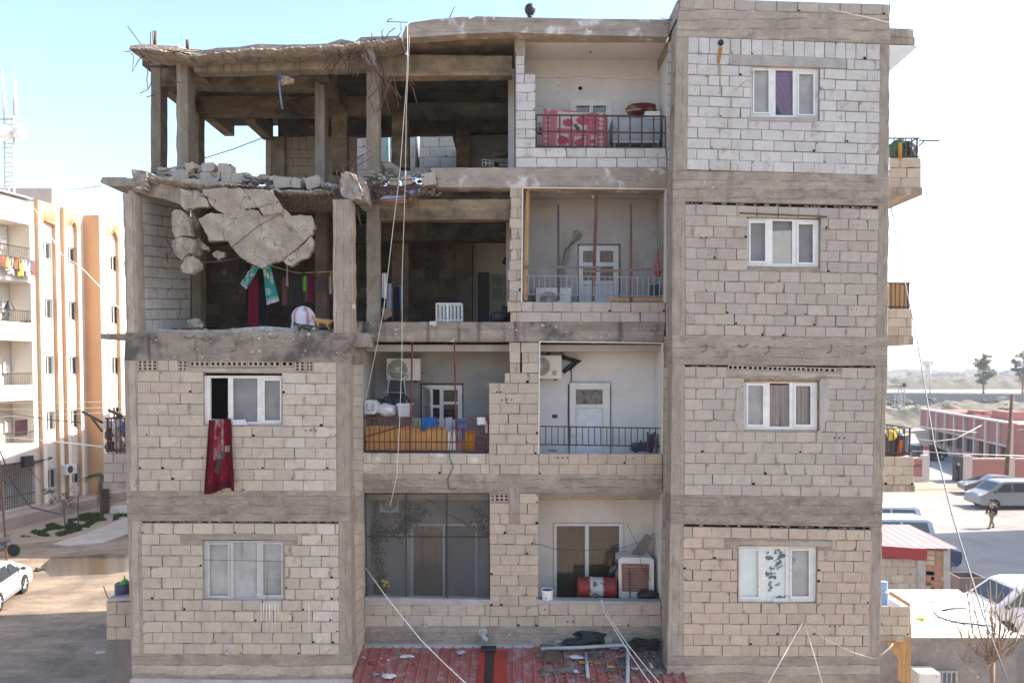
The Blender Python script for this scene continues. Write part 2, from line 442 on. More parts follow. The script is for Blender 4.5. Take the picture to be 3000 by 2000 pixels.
def block_wall(name, quad, Y, n, blen, pal, seed, openings=(), fills=(), parent=None, mats=None, mortar='mortar', top=0.0,
               upright_top=0.0, gap=.012, open_joint=.16, holes=12, mask=None, chip=.25, vseam=None, thick=.16, topgap=True, hollowrow=(), pale=None):
    r = random.Random(seed)
    parent = parent or BLD
    f, inv, w, h = quad_fn(*quad, Y)
    mb = MB()
    ops = []
    for x0, y0, x1, y1 in openings:
        a = inv(x0, y0); b = inv(x1, y1)
        a2 = inv(x0, y1); b2 = inv(x1, y0)
        ops.append(((a[0] + a2[0]) / 2, (a[1] + b2[1]) / 2, (b[0] + b2[0]) / 2, (b[1] + a2[1]) / 2))
    fl = []
    for x0, y0, x1, y1 in fills:
        a = inv(x0, y0); b = inv(x1, y1)
        fl.append((a[0], a[1], b[0], b[1]))
    if mask is None:
        cut = [tuple(o) + (0,) for o in [inv(h_[0], h_[1]) + inv(h_[2], h_[3]) for h_ in hollowrow]]
        if top: cut.append((-.01, -.01, 1.01, top / h, .06))
        holes_grid(mb, f, ops + cut, thick, 2)
    t_start = top / h
    rows = []
    if upright_top:
        rows.append((t_start, t_start + upright_top / h, .2 * 1.0, True))
        t_start += upright_top / h
    for i in range(n):
        rows.append((lerp(t_start, 1, i / n), lerp(t_start, 1, (i + 1) / n), blen, False))
    if top and topgap:                       # packing of small stones under the beam
        x = 0.0
        while x < 1:
            wd = r.uniform(.03, .12) / w
            if r.random() < .55 and not any(o[0] < x + wd / 2 < o[2] and o[1] < .01 for o in fl):
                tn = tuple(v * r.uniform(.55, .85) for v in r.choice(PAL[pal]))
                block_face(mb, f, x, r.uniform(.15, .45) * top / h, min(x + wd, .995), top / h * r.uniform(.8, .95), w, h, r, r.uniform(-.045, -.012), tn)
            x += wd + r.uniform(.004, .03) / w
        mb.add([f(0, 0, .058), f(1, 0, .058), f(1, top / h, .058), f(0, top / h, .058)], [[0, 1, 2, 3]], 1)
    for i, (t0, t1, bl, up) in enumerate(rows):
        hm = (t1 - t0)
        mid = (t0 + t1) / 2
        iv = [(0.0, 1.0)]
        if mask: iv = mask(i, mid, r)
        for o in list(ops) + list(fl):
            ov = min(o[3], t1) - max(o[1], t0)
            if ov > .3 * hm:
                nv = []
                for a, b in iv:
                    if o[2] <= a or o[0] >= b: nv.append((a, b)); continue
                    if o[0] > a: nv.append((a, o[0]))
                    if o[2] < b: nv.append((o[2], b))
                iv = nv
        off = (0 if i % 2 else .5) * bl + r.uniform(-.04, .04)
        if up: off = 0
        wob = [r.uniform(-.004, .004) / h for _ in range(2)]
        for a, b in iv:
            if mask:
                mb.add([f(a, t0, 0), f(b, t0, 0), f(b, t1, 0), f(a, t1, 0)], [[0, 1, 2, 3]], 2)
                mb.prism([f(a, t0, .001), f(b, t0, .001), f(b, t1, .001), f(a, t1, .001)], (0, thick, 0), 2)
            x = -off / w
            cuts = [a]
            while x < b:
                if x > a + .07 / w and x < b - .07 / w: cuts.append(x)
                x += bl / w * r.uniform(.97, 1.04)
            cuts.append(b)
            for k in range(len(cuts) - 1):
                s0, s1 = cuts[k], cuts[k + 1]
                if pal != 'white' and thick == .16 and r.random() < .3:      # mortar smeared over a joint
                    ver = r.random() < .55
                    cc, ct = (s1, lerp(t0, t1, r.uniform(.2, .8))) if ver else (lerp(s0, s1, r.random()), t1)
                    ru, rv = (r.uniform(.015, .035), r.uniform(.05, .11)) if ver else (r.uniform(.06, .16), r.uniform(.012, .028))
                    if a + ru / w < cc < b - ru / w and not up:
                        mb.poly([f(cc + ru * math.cos(q * .5236) * r.uniform(.6, 1.2) / w, min(.999, ct + rv * math.sin(q * .5236) * r.uniform(.6, 1.2) / h), -.0228) for q in range(12)], 2)
                gx, gy = gap / w / 2, gap / h / 2
                base = r.choice(PAL[pal]); kk = r.uniform(.93, 1.05)
                tn = tuple(v * kk * r.uniform(.98, 1.02) for v in base)
                if pale and s0 > pale + r.uniform(-.04, .04):
                    kp = r.uniform(.05, .5); tn = tuple(lerp(v, c_, kp) for v, c_ in zip(tn, (.60, .56, .51)))
                pr = r.uniform(.006, .021)
                g2 = gx * r.choice([.6, 1, 1, 1, 1.6])
                block_face(mb, f, s0 + (gx if k else .003 / w), t0 + gy + wob[0], s1 - g2, t1 - gy + wob[1], w, h, r, pr, tn,
                           flutes=((s1 - s0) * w < .26 and bl > .3 and r.random() < .4), chip=chip)
                if r.random() < open_joint and k < len(cuts) - 2:
                    mb.add([f(s1 - g2 * 1.2, t0 + gy, -.002), f(s1 + gx * 1.2, t0 + gy, -.002), f(s1 + gx, t1 - gy, -.002), f(s1 - g2, t1 - gy, -.002)], [[0, 1, 2, 3]], 1)
                if r.random() < open_joint * .9:
                    c0 = r.uniform(s0, s1 - .05 / w); c1 = min(s1, c0 + r.uniform(.04, .25) / w)
                    mb.add([f(c0, t1 - gy * 1.1, -.002), f(c1, t1 - gy * .9, -.002), f(c1, t1 + gy * .8, -.002), f(c0, t1 + gy * .6, -.002)], [[0, 1, 2, 3]], 1)
                if r.random() < .2 * chip * 2:            # knocked-out corner: a flat dark patch for its shade
                    cc = r.choice([s0 + .03 / w, s1 - .035 / w]); rad = r.uniform(.02, .04)
                    pts = []
                    for q in range(7):
                        an = q / 7 * 6.283; rr = rad * r.uniform(.6, 1.2)
                        pts.append(f(cc + rr * math.cos(an) / w, t1 - gy - .025 / h + rr * .8 * math.sin(an) / h, -pr - .002))
                    mb.poly(pts, 1)
    for (x0, y0, x1, y1, nx, ny) in hollowrow:
        a = inv(x0, y0); b = inv(x1, y1)
        tn = tuple(v * r.uniform(.85, 1) for v in r.choice(PAL[pal]))
        hollow(mb, f, a[0], a[1], b[0], b[1], w, h, nx, ny, tn)
    for _ in range(holes * 2 // 3):                  # drilled / shrapnel holes: flat dark discs for the shade inside
        s, t = r.uniform(.03, .97), r.uniform(.12, .97)
        if any(o[0] - .02 < s < o[2] + .02 and o[1] - .02 < t < o[3] + .02 for o in list(ops) + list(fl)): continue
        rad = r.choice([.008, .010, .012, .018])
        for q in range(r.choice([1, 1, 2, 3])):
            ss = s + q * .1 / w
            mb.poly([f(ss + rad * math.cos(k / 7 * 6.283) * r.uniform(.8, 1.1) / w, t + rad * math.sin(k / 7 * 6.283) * r.uniform(.8, 1.1) / h, -.0225) for k in range(7)], 1)
    ms = mats or [M['block'], M['hole'], M[mortar]]
    return mb.build(name, ms, parent)

def rough_beam(name, pts, Y, d, mat, parent=None, jag=.0, seg=14, seed=0, label=None):
    """a cast member traced as a quad TL TR BR BL, its edges slightly worn, extruded in depth"""
    r = random.Random(seed + 5)
    TL, TR, BR, BL = pts
    f, inv, w, h = quad_fn(TL, TR, BR, BL, Y)
    nu = max(2, int(w / .16)); nv = max(2, int(h / .16))
    mb = MB()
    c = .012
    def grid_pt(i, j):
        s, t = i / nu, j / nv
        edge = (i in (0, nu)) or (j in (0, nv))
        p = f(s, t, 0)
        if edge:
            p += Vector(((r.uniform(-1, 1)) * (.003 + jag * .7), 0, (r.uniform(-1, 1)) * (.003 + jag * .7)))
        else:
            p.y += r.uniform(-.006, .006)
        return p
    g = [[grid_pt(i, j) for j in range(nv + 1)] for i in range(nu + 1)]
    vs = [g[i][j] for i in range(nu + 1) for j in range(nv + 1)]
    ix = lambda i, j: i * (nv + 1) + j
    fs = [[ix(i, j), ix(i, j + 1), ix(i + 1, j + 1), ix(i + 1, j)] for i in range(nu) for j in range(nv)]
    mb.add(vs, fs, 0)
    rim = [(i, 0) for i in range(nu)] + [(nu, j) for j in range(nv)] + [(i, nv) for i in range(nu, 0, -1)] + [(0, j) for j in range(nv, 0, -1)]
    A = [g[i][j] for i, j in rim]
    B1 = [a + Vector((0, c, 0)) for a in A]
    cen = sum(A, Vector()) / len(A)
    A2 = []
    for a, (i, j) in zip(A, rim):
        o = Vector((0, 0, 0))
        if i == 0: o.x = -c * .6
        if i == nu: o.x = c * .6
        if j == 0: o.z = c * .6
        if j == nv: o.z = -c * .6
        A2.append(a + o + Vector((0, c, 0)))
    Bk = [a + Vector((0, d, 0)) for a in A2]
    n = len(A)
    fs = []
    for k in range(n):
        k2 = (k + 1) % n
        fs.append([k, n + k, n + k2, k2]); fs.append([n + k, 2 * n + k, 2 * n + k2, n + k2])
    fs.append([2 * n + k for k in range(n)])
    mb.add(A + A2 + Bk, fs, 0)
    o = mb.build(name, mat, parent or BLD)
    if label: o['label'] = label
    return o

def side_blocks(name, x_front, x_back, y_tf, y_tb, y_bf, y_bb, Yf, Yb, n, pal, seed, blen=.4, mats=None):
    """block wall running back from the facade between two traced vertical edges"""
    r = random.Random(seed)
    a = [P(x_front, y_tf, Yf), P(x_back, y_tb, Yb), P(x_back, y_bb, Yb), P(x_front, y_bf, Yf)]
    nrm = (a[1] - a[0]).cross(a[3] - a[0]).normalized()
    if nrm.dot(C0 - a[0]) < 0: nrm = -nrm
    def f(s, t, d=0.0):
        return a[0].lerp(a[1], s).lerp(a[3].lerp(a[2], s), t) - nrm * d
    w = (a[1] - a[0]).length; h = (a[3] - a[0]).length
    mb = MB()
    holes_grid(mb, f, [], 0, 2)
    for i in range(n):
        t0, t1 = i / n, (i + 1) / n
        off = (0 if i % 2 else .5) * blen
        cuts = [0.0]; x = -off / w
        while x < 1:
            if .07 / w < x < 1 - .07 / w: cuts.append(x)
            x += blen / w
        cuts.append(1.0)
        for k in range(len(cuts) - 1):
            kk = r.uniform(.92, 1.04)
            tn = tuple(v * kk for v in r.choice(PAL[pal]))
            block_face(mb, f, cuts[k] + .006 / w, t0 + .007 / h, cuts[k + 1] - .006 / w, t1 - .007 / h, w, h, r, r.uniform(.002, .01), tn, flutes=r.random() < .2)
    return mb.build(name, mats or [M['block'], M['hole'], M['mortar']], BLD)

def hull(name, p0, p1, mat):
    b = MB(); b.box(p0, p1); return b.build(name, mat, BLD)
YBK = 31.3
hull('side_wall', (7.0, YF + .3, 0), (7.22, YBK, 16.4), M['render'])
hull('side_wall', (-7.45, YF + .3, 0), (-7.25, YBK, 10.2), M['render'])
hull('side_wall', (-7.6, 18.75, 10.2), (-7.4, YBK, 13.3), M['render'])
hull('rear_wall', (-7.25, YBK - .2, 0), (7.0, YBK, 13.3), M['render'])
hull('rear_wall', (1.2, YBK - .2, 13.3), (7.0, YBK, 16.2), M['render'])
for z in (3.55, 6.75):
    hull('floor_slab', (-7.2, YF + .5, z), (-3.3, YBK - .25, z + .2), M['conc_h'])
    hull('floor_slab', (3.35, YF + .5, z), (7.0, YBK - .25, z + .2), M['conc_h'])
    hull('floor_slab', (-3.3, YR + .4, z), (3.35, YBK - .25, z + .2), M['conc_h'])
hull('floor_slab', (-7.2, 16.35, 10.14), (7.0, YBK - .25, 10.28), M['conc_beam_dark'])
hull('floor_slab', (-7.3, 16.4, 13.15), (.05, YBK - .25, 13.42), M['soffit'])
hull('floor_slab', (.05, 16.4, 13.5), (7.0, YBK - .25, 13.62), M['conc_h'])
hull('floor_slab', (-7.2, YF + .25, 10.0), (-2.9, 16.3, 10.27), M['rough_conc'])
hull('roof_slab', (3.2, YF + .3, 16.1), (7.1, YBK, 16.3), M['conc_h'])
for x0, x1 in ((-7.2, -3.3), (3.25, 7.0)):
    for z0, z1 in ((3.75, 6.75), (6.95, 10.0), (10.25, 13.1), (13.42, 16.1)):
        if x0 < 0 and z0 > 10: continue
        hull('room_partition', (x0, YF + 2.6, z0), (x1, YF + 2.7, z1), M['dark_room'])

rough_beam('roof_beam', [(1989, 27), (2606, 46), (2607, 128), (1982, 106)], YF - .015, .5, M['conc_h'], seed=1)
rough_beam('floor_beam', [(1973, 498), (2604, 514), (2605, 602), (1972, 588)], YF - .015, .5, M['conc_worn'], seed=2)
rough_beam('floor_beam', [(1971, 982), (2601, 990), (2600, 1071), (1970, 1067)], YF - .015, .5, M['conc_h'], seed=3)
rough_beam('floor_beam', [(1966, 1450), (2586, 1456), (2584, 1543), (1965, 1533)], YF - .015, .5, M['conc_worn'], seed=4)
rough_beam('floor_beam', [(1957, 1920), (2578, 1922), (2572, 2060), (1950, 2060)], YF - .015, .5, M['conc_h'], seed=5)
for i, (a, b, c, d) in enumerate([((1981, 106), (2017, 107), (2012, 498), (1973, 498)), ((1972, 588), (2007, 588), (2008, 982), (1970, 982)),
                                  ((1970, 1067), (2005, 1067), (2003, 1450), (1966, 1450)), ((1965, 1533), (2001, 1533), (2002, 1920), (1956, 1920))]):
    rough_beam('column', [a, b, c, d], YF - .006, .4, M['conc_v'], seed=10 + i)
for i, (a, b, c, d) in enumerate([((2577, 127), (2606, 128), (2604, 514), (2572, 514)), ((2574, 602), (2604, 602), (2600, 990), (2566, 990)),
                                  ((2565, 1071), (2600, 1071), (2586, 1456), (2554, 1456)), ((2553, 1543), (2584, 1543), (2577, 1922), (2542, 1922))]):
    rough_beam('column', [a, b, c, d], YF - .006, .4, M['conc_v'], jag=.012, seed=20 + i)
block_wall('roof_parapet', ((1992, -6), (2605, 14), (2605, 46), (1991, 26)), YF, 1, .405, 'grey', 31, holes=0, open_joint=.0, thick=.2, mortar='mortar_grey')
rough_beam('parapet_return', [(1984, 4), (1992, -4), (1991, 30), (1980, 60)], YF + .02, .9, M['conc_h'], seed=33)
W4 = (2199, 194, 2401, 345)
block_wall('block_wall', ((2016, 106), (2578, 127), (2573, 514), (2012, 497)), YF, 11, .405, 'white', 41, openings=[W4], fills=[(2137, 160, 2480, 195), (2199, 345, 2401, 355)],
           upright_top=.31, top=.02, topgap=False, open_joint=.03, holes=6, chip=.12, mortar='mortar_grey')
rough_beam('lintel', [(2137, 159), (2480, 173), (2478, 200), (2137, 189)], YF - .012, .15, M['render'], seed=51)
rough_beam('window_sill', [(2198, 343), (2398, 345), (2396, 355), (2198, 353)], YF - .03, .17, M['render'], seed=52)
W3 = (2189, 633, 2403, 781)
block_wall('block_wall', ((2007, 587), (2574, 602), (2566, 990), (2009, 982)), YF, 12, .395, 'grey', 42, openings=[W3], fills=[],
           top=.075, open_joint=.3, holes=10)
b = MB(); b.prism([P(2167, 622, YF - .04), P(2424, 633, YF - .04), P(2424, 636, YF - .04), P(2167, 625, YF - .04)], (0, .1, 0)); b.build('steel_lintel', M['rust'], BLD)
W2 = (2180, 1112, 2402, 1259)
hr = []
x = 2133
for wpx, n_ in ((56, 4), (56, 4), (55, 4), (52, 4), (50, 4), (33, 2)):
    hr.append((x, 1069 + (x - 2133) * .03, x + wpx, 1083 + (x - 2133) * .028, n_, 1)); x += wpx + 2.5
block_wall('block_wall', ((2005, 1068), (2565, 1071), (2554, 1456), (2004, 1450)), YF, 12, .39, 'grey', 43, openings=[W2], fills=[(2130, 1068, 2464, 1108)],
           open_joint=.12, holes=8, hollowrow=hr, top=.04)
rough_beam('lintel', [(2130, 1084), (2464, 1094), (2463, 1109), (2130, 1104)], YF - .012, .15, M['conc_h'], seed=53)
for k, pts in enumerate([[(2158, 1142), (2181, 1130), (2181, 1258), (2163, 1256), (2152, 1228), (2157, 1190)],
                         [(2402, 1113), (2428, 1115), (2430, 1180), (2424, 1215), (2410, 1262), (2402, 1285), (2396, 1290), (2396, 1262), (2402, 1260)]]):
    b = MB(); b.pq(pts, YF - .024, .03); b.build('cement_patch', M['render'], BLD)
W1 = (2160, 1599, 2394, 1765)
block_wall('block_wall', ((2001, 1533), (2553, 1543), (2542, 1922), (2002, 1920)), YF, 12, .375, 'pinky', 44, openings=[W1], fills=[(2123, 1576, 2437, 1600)],
           top=.06, open_joint=.42, holes=22, chip=.35)
rough_beam('lintel', [(2123, 1577), (2437, 1584), (2436, 1600), (2123, 1594)], YF - .012, .15, M['conc_h'], seed=54)
side_blocks('block_wall', 1981, 1956, 120, 120, 500, 500, YF + .35, YR, 12, 'white', 61)
side_blocks('block_wall', 1972, 1951, 588, 588, 985, 985, YF + .35, YR, 12, 'grey', 62)
side_blocks('block_wall', 1970, 1943, 1075, 1075, 1455, 1455, YF + .35, YR, 12, 'pinky', 63)
side_blocks('block_wall', 1965, 1938, 1545, 1545, 1945, 1945, YF + .35, YR, 12, 'pinky', 64)
for i, (a, bq) in enumerate([((1984, 40, 124), (1958, 60, 110)), ((1973, 500, 590), (1952, 500, 585)), ((1971, 985, 1078), (1945, 985, 1075)), ((1966, 1455, 1548), (1940, 1455, 1545)), ((1957, 1940, 2060), (1936, 1940, 2060))]):
    b = MB()
    A = [P(a[0], a[1], YF + .3), P(bq[0], bq[1], YR), P(bq[0], bq[2], YR), P(a[0], a[2], YF + .3)]
    b.prism(A, (.12, 0, 0)); b.build('beam_return', M['conc_h'], BLD)

rough_beam('floor_beam', [(368, 975), (1034, 975), (1022, 1062), (364, 1054)], YF - .015, .5, M['conc_stained'], seed=71)
rough_beam('floor_beam', [(370, 1438), (1024, 1437), (1024, 1527), (374, 1525)], YF - .015, .5, M['conc_worn'], seed=72)
rough_beam('floor_beam', [(384, 1915), (1030, 1916), (1032, 1992), (388, 1990)], YF - .015, .5, M['conc_h'], seed=73)
b = MB(); b.pq([(380, 1990), (392, 1986), (700, 1991), (1034, 1988), (1040, 2060), (380, 2060)], YF - .06, .6); b.build('plinth', M['render'], BLD)
rough_beam('column', [(364, 1054), (403, 1054), (408, 1438), (371, 1438)], YF - .006, .4, M['conc_v'], seed=74)
rough_beam('column', [(374, 1525), (414, 1525), (421, 1915), (384, 1915)], YF - .006, .4, M['conc_v'], seed=75)
rough_beam('column', [(985, 1061), (1022, 1062), (1023, 1437), (985, 1437)], YF - .006, .4, M['conc_v'], seed=76)
rough_beam('column', [(992, 1527), (1024, 1527), (1030, 1916), (994, 1916)], YF - .006, .4, M['conc_v'], seed=77)
WL2 = (596, 1093, 827, 1243)
hl = [(403, 1056, 461, 1084, 4, 3), (523, 1057, 549, 1085, 2, 3)]
x = 556
for wpx, n_ in ((58, 4), (44, 3), (60, 4), (58, 4), (33, 2), (36, 2)):
    hl.append((x, 1058, x + wpx, 1073, n_, 1)); x += wpx + 3
hl += [(864, 1059, 893, 1086, 2, 3), (897, 1059, 917, 1086, 2, 3)]
block_wall('block_wall', ((402, 1054), (985, 1061), (985, 1437), (408, 1438)), YF, 12, .405, 'beige', 81, openings=[WL2], fills=[(540, 1056, 866, 1090), (402, 1056, 462, 1085), (522, 1056, 550, 1085), (862, 1056, 918, 1086)],
           hollowrow=hl, pale=.72, open_joint=.06, holes=10, mats=[M['block'], M['hole'], M['mortar']])
rough_beam('lintel', [(543, 1075), (863, 1078), (863, 1092), (543, 1088)], YF - .012, .15, M['conc_h'], seed=82)
WL1 = (594, 1581, 835, 1760)
block_wall('block_wall', ((414, 1525), (992, 1527), (994, 1916), (421, 1915)), YF, 12, .39, 'beige', 83, openings=[WL1], fills=[(529, 1560, 872, 1582)],
           pale=.8, top=.04, open_joint=.5, holes=16, chip=.3)
rough_beam('lintel', [(529, 1560), (872, 1561), (872, 1581), (529, 1580)], YF - .012, .15, M['conc_h'], seed=84)
side_blocks('block_wall', 1023, 1064, 1066, 1066, 1437, 1440, YF + .35, YR, 12, 'grey', 85)
side_blocks('block_wall', 1028, 1068, 1530, 1530, 1945, 1900, YF + .35, YR, 12, 'pinky', 86)
for a, bq in (((1034, 975, 1068), (1064, 940, 1066)), ((1024, 1437, 1530), (1066, 1440, 1535)), ((1030, 1945, 2060), (1072, 1900, 2060))):
    b = MB(); A = [P(a[0], a[1], YF + .3), P(bq[0], bq[1], YR), P(bq[0], bq[2], YR), P(a[0], a[2], YF + .3)]
    b.prism(A, (-.12, 0, 0)); b.build('beam_return', M['conc_stained'] if a[1] < 1000 else M['conc_h'], BLD)

rough_beam('floor_beam', [(1066, 944), (1948, 944), (1944, 1001), (1066, 999)], YR - .02, .45, M['conc_stained'], seed=91)
rough_beam('floor_beam', [(1064, 1385), (1940, 1390), (1940, 1444), (1066, 1443)], YR - .015, .4, M['conc_worn'], seed=92)
rough_beam('floor_beam', [(1068, 1834), (1937, 1834), (1936, 1893), (1070, 1893)], YR - .015, .4, M['conc_worn'], seed=93)
rough_beam('floor_beam', [(1262, 492), (1954, 491), (1952, 556), (1278, 548)], YR - .02, .5, M['conc_white'], seed=94, jag=.008)
for z, nm in ((6.86, 'balcony_slab'), (9.93, 'balcony_slab'), (3.7, 'balcony_slab')):
    hull(nm, (-3.1, YR + .35, z), (3.2, YB + 1, z + .14), M['plaster_grey'])
block_wall('balcony_parapet', ((1068, 1770), (1436, 1770), (1436, 1834), (1069, 1834)), YR, 2, .39, 'beige', 101, open_joint=.12, holes=5)
block_wall('balcony_parapet', ((1577, 1768), (1936, 1768), (1937, 1834), (1577, 1834)), YR, 2, .39, 'pinky', 102, open_joint=.12, holes=8)
for x0, y0, x1, y1 in ((1069, 1751, 1436, 1771), (1576, 1758, 1936, 1769)):
    rough_beam('parapet_coping', [(x0, y0), (x1, y0 + 6), (x1, y1), (x0, y1)], YR - .02, .22, M['render'], seed=x0)
block_wall('block_pier', ((1434, 1443), (1578, 1445), (1577, 1834), (1436, 1834)), YR, 13, .39, 'pinky', 103, open_joint=.3, holes=8, fills=[(1492, 1440, 1521, 1518), (1434, 1443, 1491, 1469)],
           hollowrow=[(1436, 1447, 1490, 1468, 4, 2)], chip=.4)
rough_beam('beam_stub', [(1493, 1428), (1521, 1428), (1519, 1503), (1493, 1503)], YR - .02, .2, M['conc_v'], seed=104)
block_wall('balcony_parapet', ((1064, 1326), (1433, 1328), (1434, 1388), (1064, 1388)), YR, 2, .4, 'beige', 111, mats=[M['block_wet'], M['hole'], M['mortar']], open_joint=.25, holes=2)
block_wall('balcony_parapet', ((1579, 1328), (1940, 1328), (1940, 1390), (1578, 1390)), YR, 2, .4, 'pinky', 112, open_joint=.2, holes=3)
def m2(i, mid, r):
    yy = 1004 + mid * (1388 - 1004)
    if yy < 1062: return [(.40, .62), (.64, 1.0)] if yy < 1030 else [(.42, .62), (.66, 1.0)]
    if yy < 1090: return [(.42, .62), (.66, 1.0)]
    if yy < 1116: return [(.315, 1.0)]
    return [(0, 1.0)]
block_wall('block_pier', ((1433, 1003), (1579, 1003), (1578, 1390), (1433, 1390)), YR, 13, .395, 'beige', 113, mask=m2, open_joint=.25, holes=3,
           hollowrow=[(1493, 1005, 1524, 1060, 3, 4)], chip=.3)
block_wall('balcony_parapet', ((1527, 884), (1948, 886), (1950, 944), (1525, 944)), YR, 2, .4, 'grey', 121, open_joint=.3, holes=3, chip=.4)
def m3(i, mid, r):
    return [(r.uniform(.0, .22), 1.0)]
block_wall('block_pier', ((1490, 548), (1531, 549), (1527, 944), (1486, 944)), YR, 13, .39, 'beige', 122, mask=m3, open_joint=.1, holes=0, chip=.9,
           hollowrow=[(1502, 556, 1530, 612, 3, 4)])
block_wall('balcony_parapet', ((1512, 433), (1950, 434), (1954, 492), (1512, 491)), YR, 2, .405, 'white', 131, open_joint=.03, holes=0, mats=[M['block'], M['hole'], M['mortar_grey']])
def m4(i, mid, r):
    return [(0, .44)] if i < 2 else [(0, 1.0)]
block_wall('block_pier', ((1512, 163), (1569, 163), (1569, 433), (1512, 433)), YR, 10, .4, 'white', 132, mask=m4, open_joint=0, holes=0, mats=[M['block'], M['hole'], M['mortar_grey']])
rough_beam('broken_beam', [(1504, 96), (1538, 97), (1538, 163), (1512, 163)], YR - .02, 1.1, M['rough_conc'], seed=133, jag=.01)

def balcony(x0, y0, x1, y1, Y0, Y1, mat, lwall=None, rwall=None, ceil=None, back_extra=0):
    tl, tr, br, bl = P(x0, y0, Y0), P(x1, y0, Y0), P(x1, y1, Y0), P(x0, y1, Y0)
    zt, zb = max(tl.z, tr.z) + .02, min(bl.z, br.z) - .5
    xa, xb = tl.x - .05, tr.x + .03
    b = MB(); b.box((xa - .3, Y1, zb), (xb + .2, Y1 + .15, zt + .1)); b.build('balcony_back_wall', mat, BLD)
    b = MB(); b.box((xa - .14, Y0 + .05, zb), (xa, Y1 - .004, zt)); b.build('balcony_side_wall', lwall or mat, BLD)
    b = MB(); b.box((xb, Y0 + .05, zb), (xb + .1, Y1 - .004, zt)); b.build('balcony_side_wall', rwall or mat, BLD)
    b = MB(); b.box((xa - .1, Y0 + .25, zt), (xb + .1, Y1 + .1, zt + .12)); b.build('balcony_ceiling', ceil or mat, BLD)
balcony(1538, 114, 1957, 434, YR, YB, M['plaster'])
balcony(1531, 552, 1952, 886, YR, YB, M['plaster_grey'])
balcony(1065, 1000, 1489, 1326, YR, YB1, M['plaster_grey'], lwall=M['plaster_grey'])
balcony(1581, 1002, 1943, 1328, YR, YB, M['plaster'])
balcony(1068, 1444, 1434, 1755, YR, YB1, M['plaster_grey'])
balcony(1578, 1445, 1939, 1760, YR, YB, M['plaster_warm'])
for x0, y0, x1, y1 in ((1531, 549, 1952, 886), (1581, 1000, 1943, 1328)):
    b = MB()
    for q in ([(x0 - 2, y0 - 1), (x0 + 2, y0 - 1), (x0 - 1, y1), (x0 - 5, y1)], [(x1 - 2, y0 + 4), (x1 + 2, y0 + 4), (x1 - 1, y1), (x1 - 5, y1)], [(x0 + 2, y0 - 1), (x1 - 2, y0 + 3), (x1 - 2, y0 + 6), (x0 + 2, y0 + 2)]):
        b.pq(q, YR - .03, .2)
    b.build('plaster_edge', M['plaster_warm'], BLD)

def cbox(name, x0, x1, y0, y1, Y, d, mat, x0b=None, x1b=None, seed=0, jag=.004):
    rough_beam(name, [(x0, y0), (x1, y0), (x1b or x1, y1), (x0b or x0, y1)], Y, d, mat, seed=seed, jag=jag)
cbox('column', 360, 393, 568, 975, YF - .01, .32, M['conc_v'], 370, 402, 141, .012)
b = MB(); b.prism([P(393, 575, YF + .02), P(414, 568, YF + .28), P(416, 974, YF + .28), P(402, 974, YF + .02)], (-.1, 0, 0)); b.build('column_flank', M['rough_conc'], BLD)
cbox('column', 975, 1030, 584, 975, YF - .01, .32, M['conc_v'], 978, 1034, 142, .012)
cbox('column', 1074, 1108, 600, 943, YR + .06, .28, M['conc_L4'], seed=143)
cbox('column', 924, 956, 610, 960, YR + 1.1, .3, M['soot_wall'], seed=144)
cbox('column', 562, 587, 600, 965, 17.3, .3, M['conc_L4'], seed=145)
cbox('column', 1148, 1196, 690, 943, 18.8, .3, M['soot_wall'], seed=146)
cbox('column', 1336, 1382, 700, 945, 19.6, .3, M['soot_wall'], seed=147)
side_blocks('block_wall', 415, 558, 528, 560, 968, 962, YF + .32, 17.3, 14, 'white', 148, mats=[M['block'], M['hole'], M['mortar_grey']])
hull('side_wall', (-7.62, YF + .4, 10.2), (-7.5, 18.6, 13.1), M['render'])
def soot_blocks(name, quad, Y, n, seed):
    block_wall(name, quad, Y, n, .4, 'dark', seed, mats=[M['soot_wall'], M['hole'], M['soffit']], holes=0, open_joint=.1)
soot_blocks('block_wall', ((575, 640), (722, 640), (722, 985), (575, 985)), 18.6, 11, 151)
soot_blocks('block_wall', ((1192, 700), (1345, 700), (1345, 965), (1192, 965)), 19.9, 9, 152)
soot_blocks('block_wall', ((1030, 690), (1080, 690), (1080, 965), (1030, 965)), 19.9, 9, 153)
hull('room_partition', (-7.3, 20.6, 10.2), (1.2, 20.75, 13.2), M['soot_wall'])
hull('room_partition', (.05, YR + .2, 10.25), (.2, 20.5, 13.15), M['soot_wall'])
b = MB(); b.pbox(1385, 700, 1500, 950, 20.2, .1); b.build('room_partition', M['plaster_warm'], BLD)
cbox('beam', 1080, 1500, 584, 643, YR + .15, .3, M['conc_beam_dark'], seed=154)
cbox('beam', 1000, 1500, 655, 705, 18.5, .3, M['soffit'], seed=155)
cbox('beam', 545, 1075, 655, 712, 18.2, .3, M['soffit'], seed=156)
rough_beam('beam', [(700, 560), (985, 566), (985, 612), (760, 612)], YR + .5, .3, M['conc_L4'], seed=157)
b = MB()
b.prism([P(1036, 505, YF + .1), P(1066, 528, YF + .1), P(1070, 585, YF + .1), P(1042, 590, YF + .1)], (-.02, 1.0, 0)); b.build('broken_beam', M['rough_conc'], BLD)

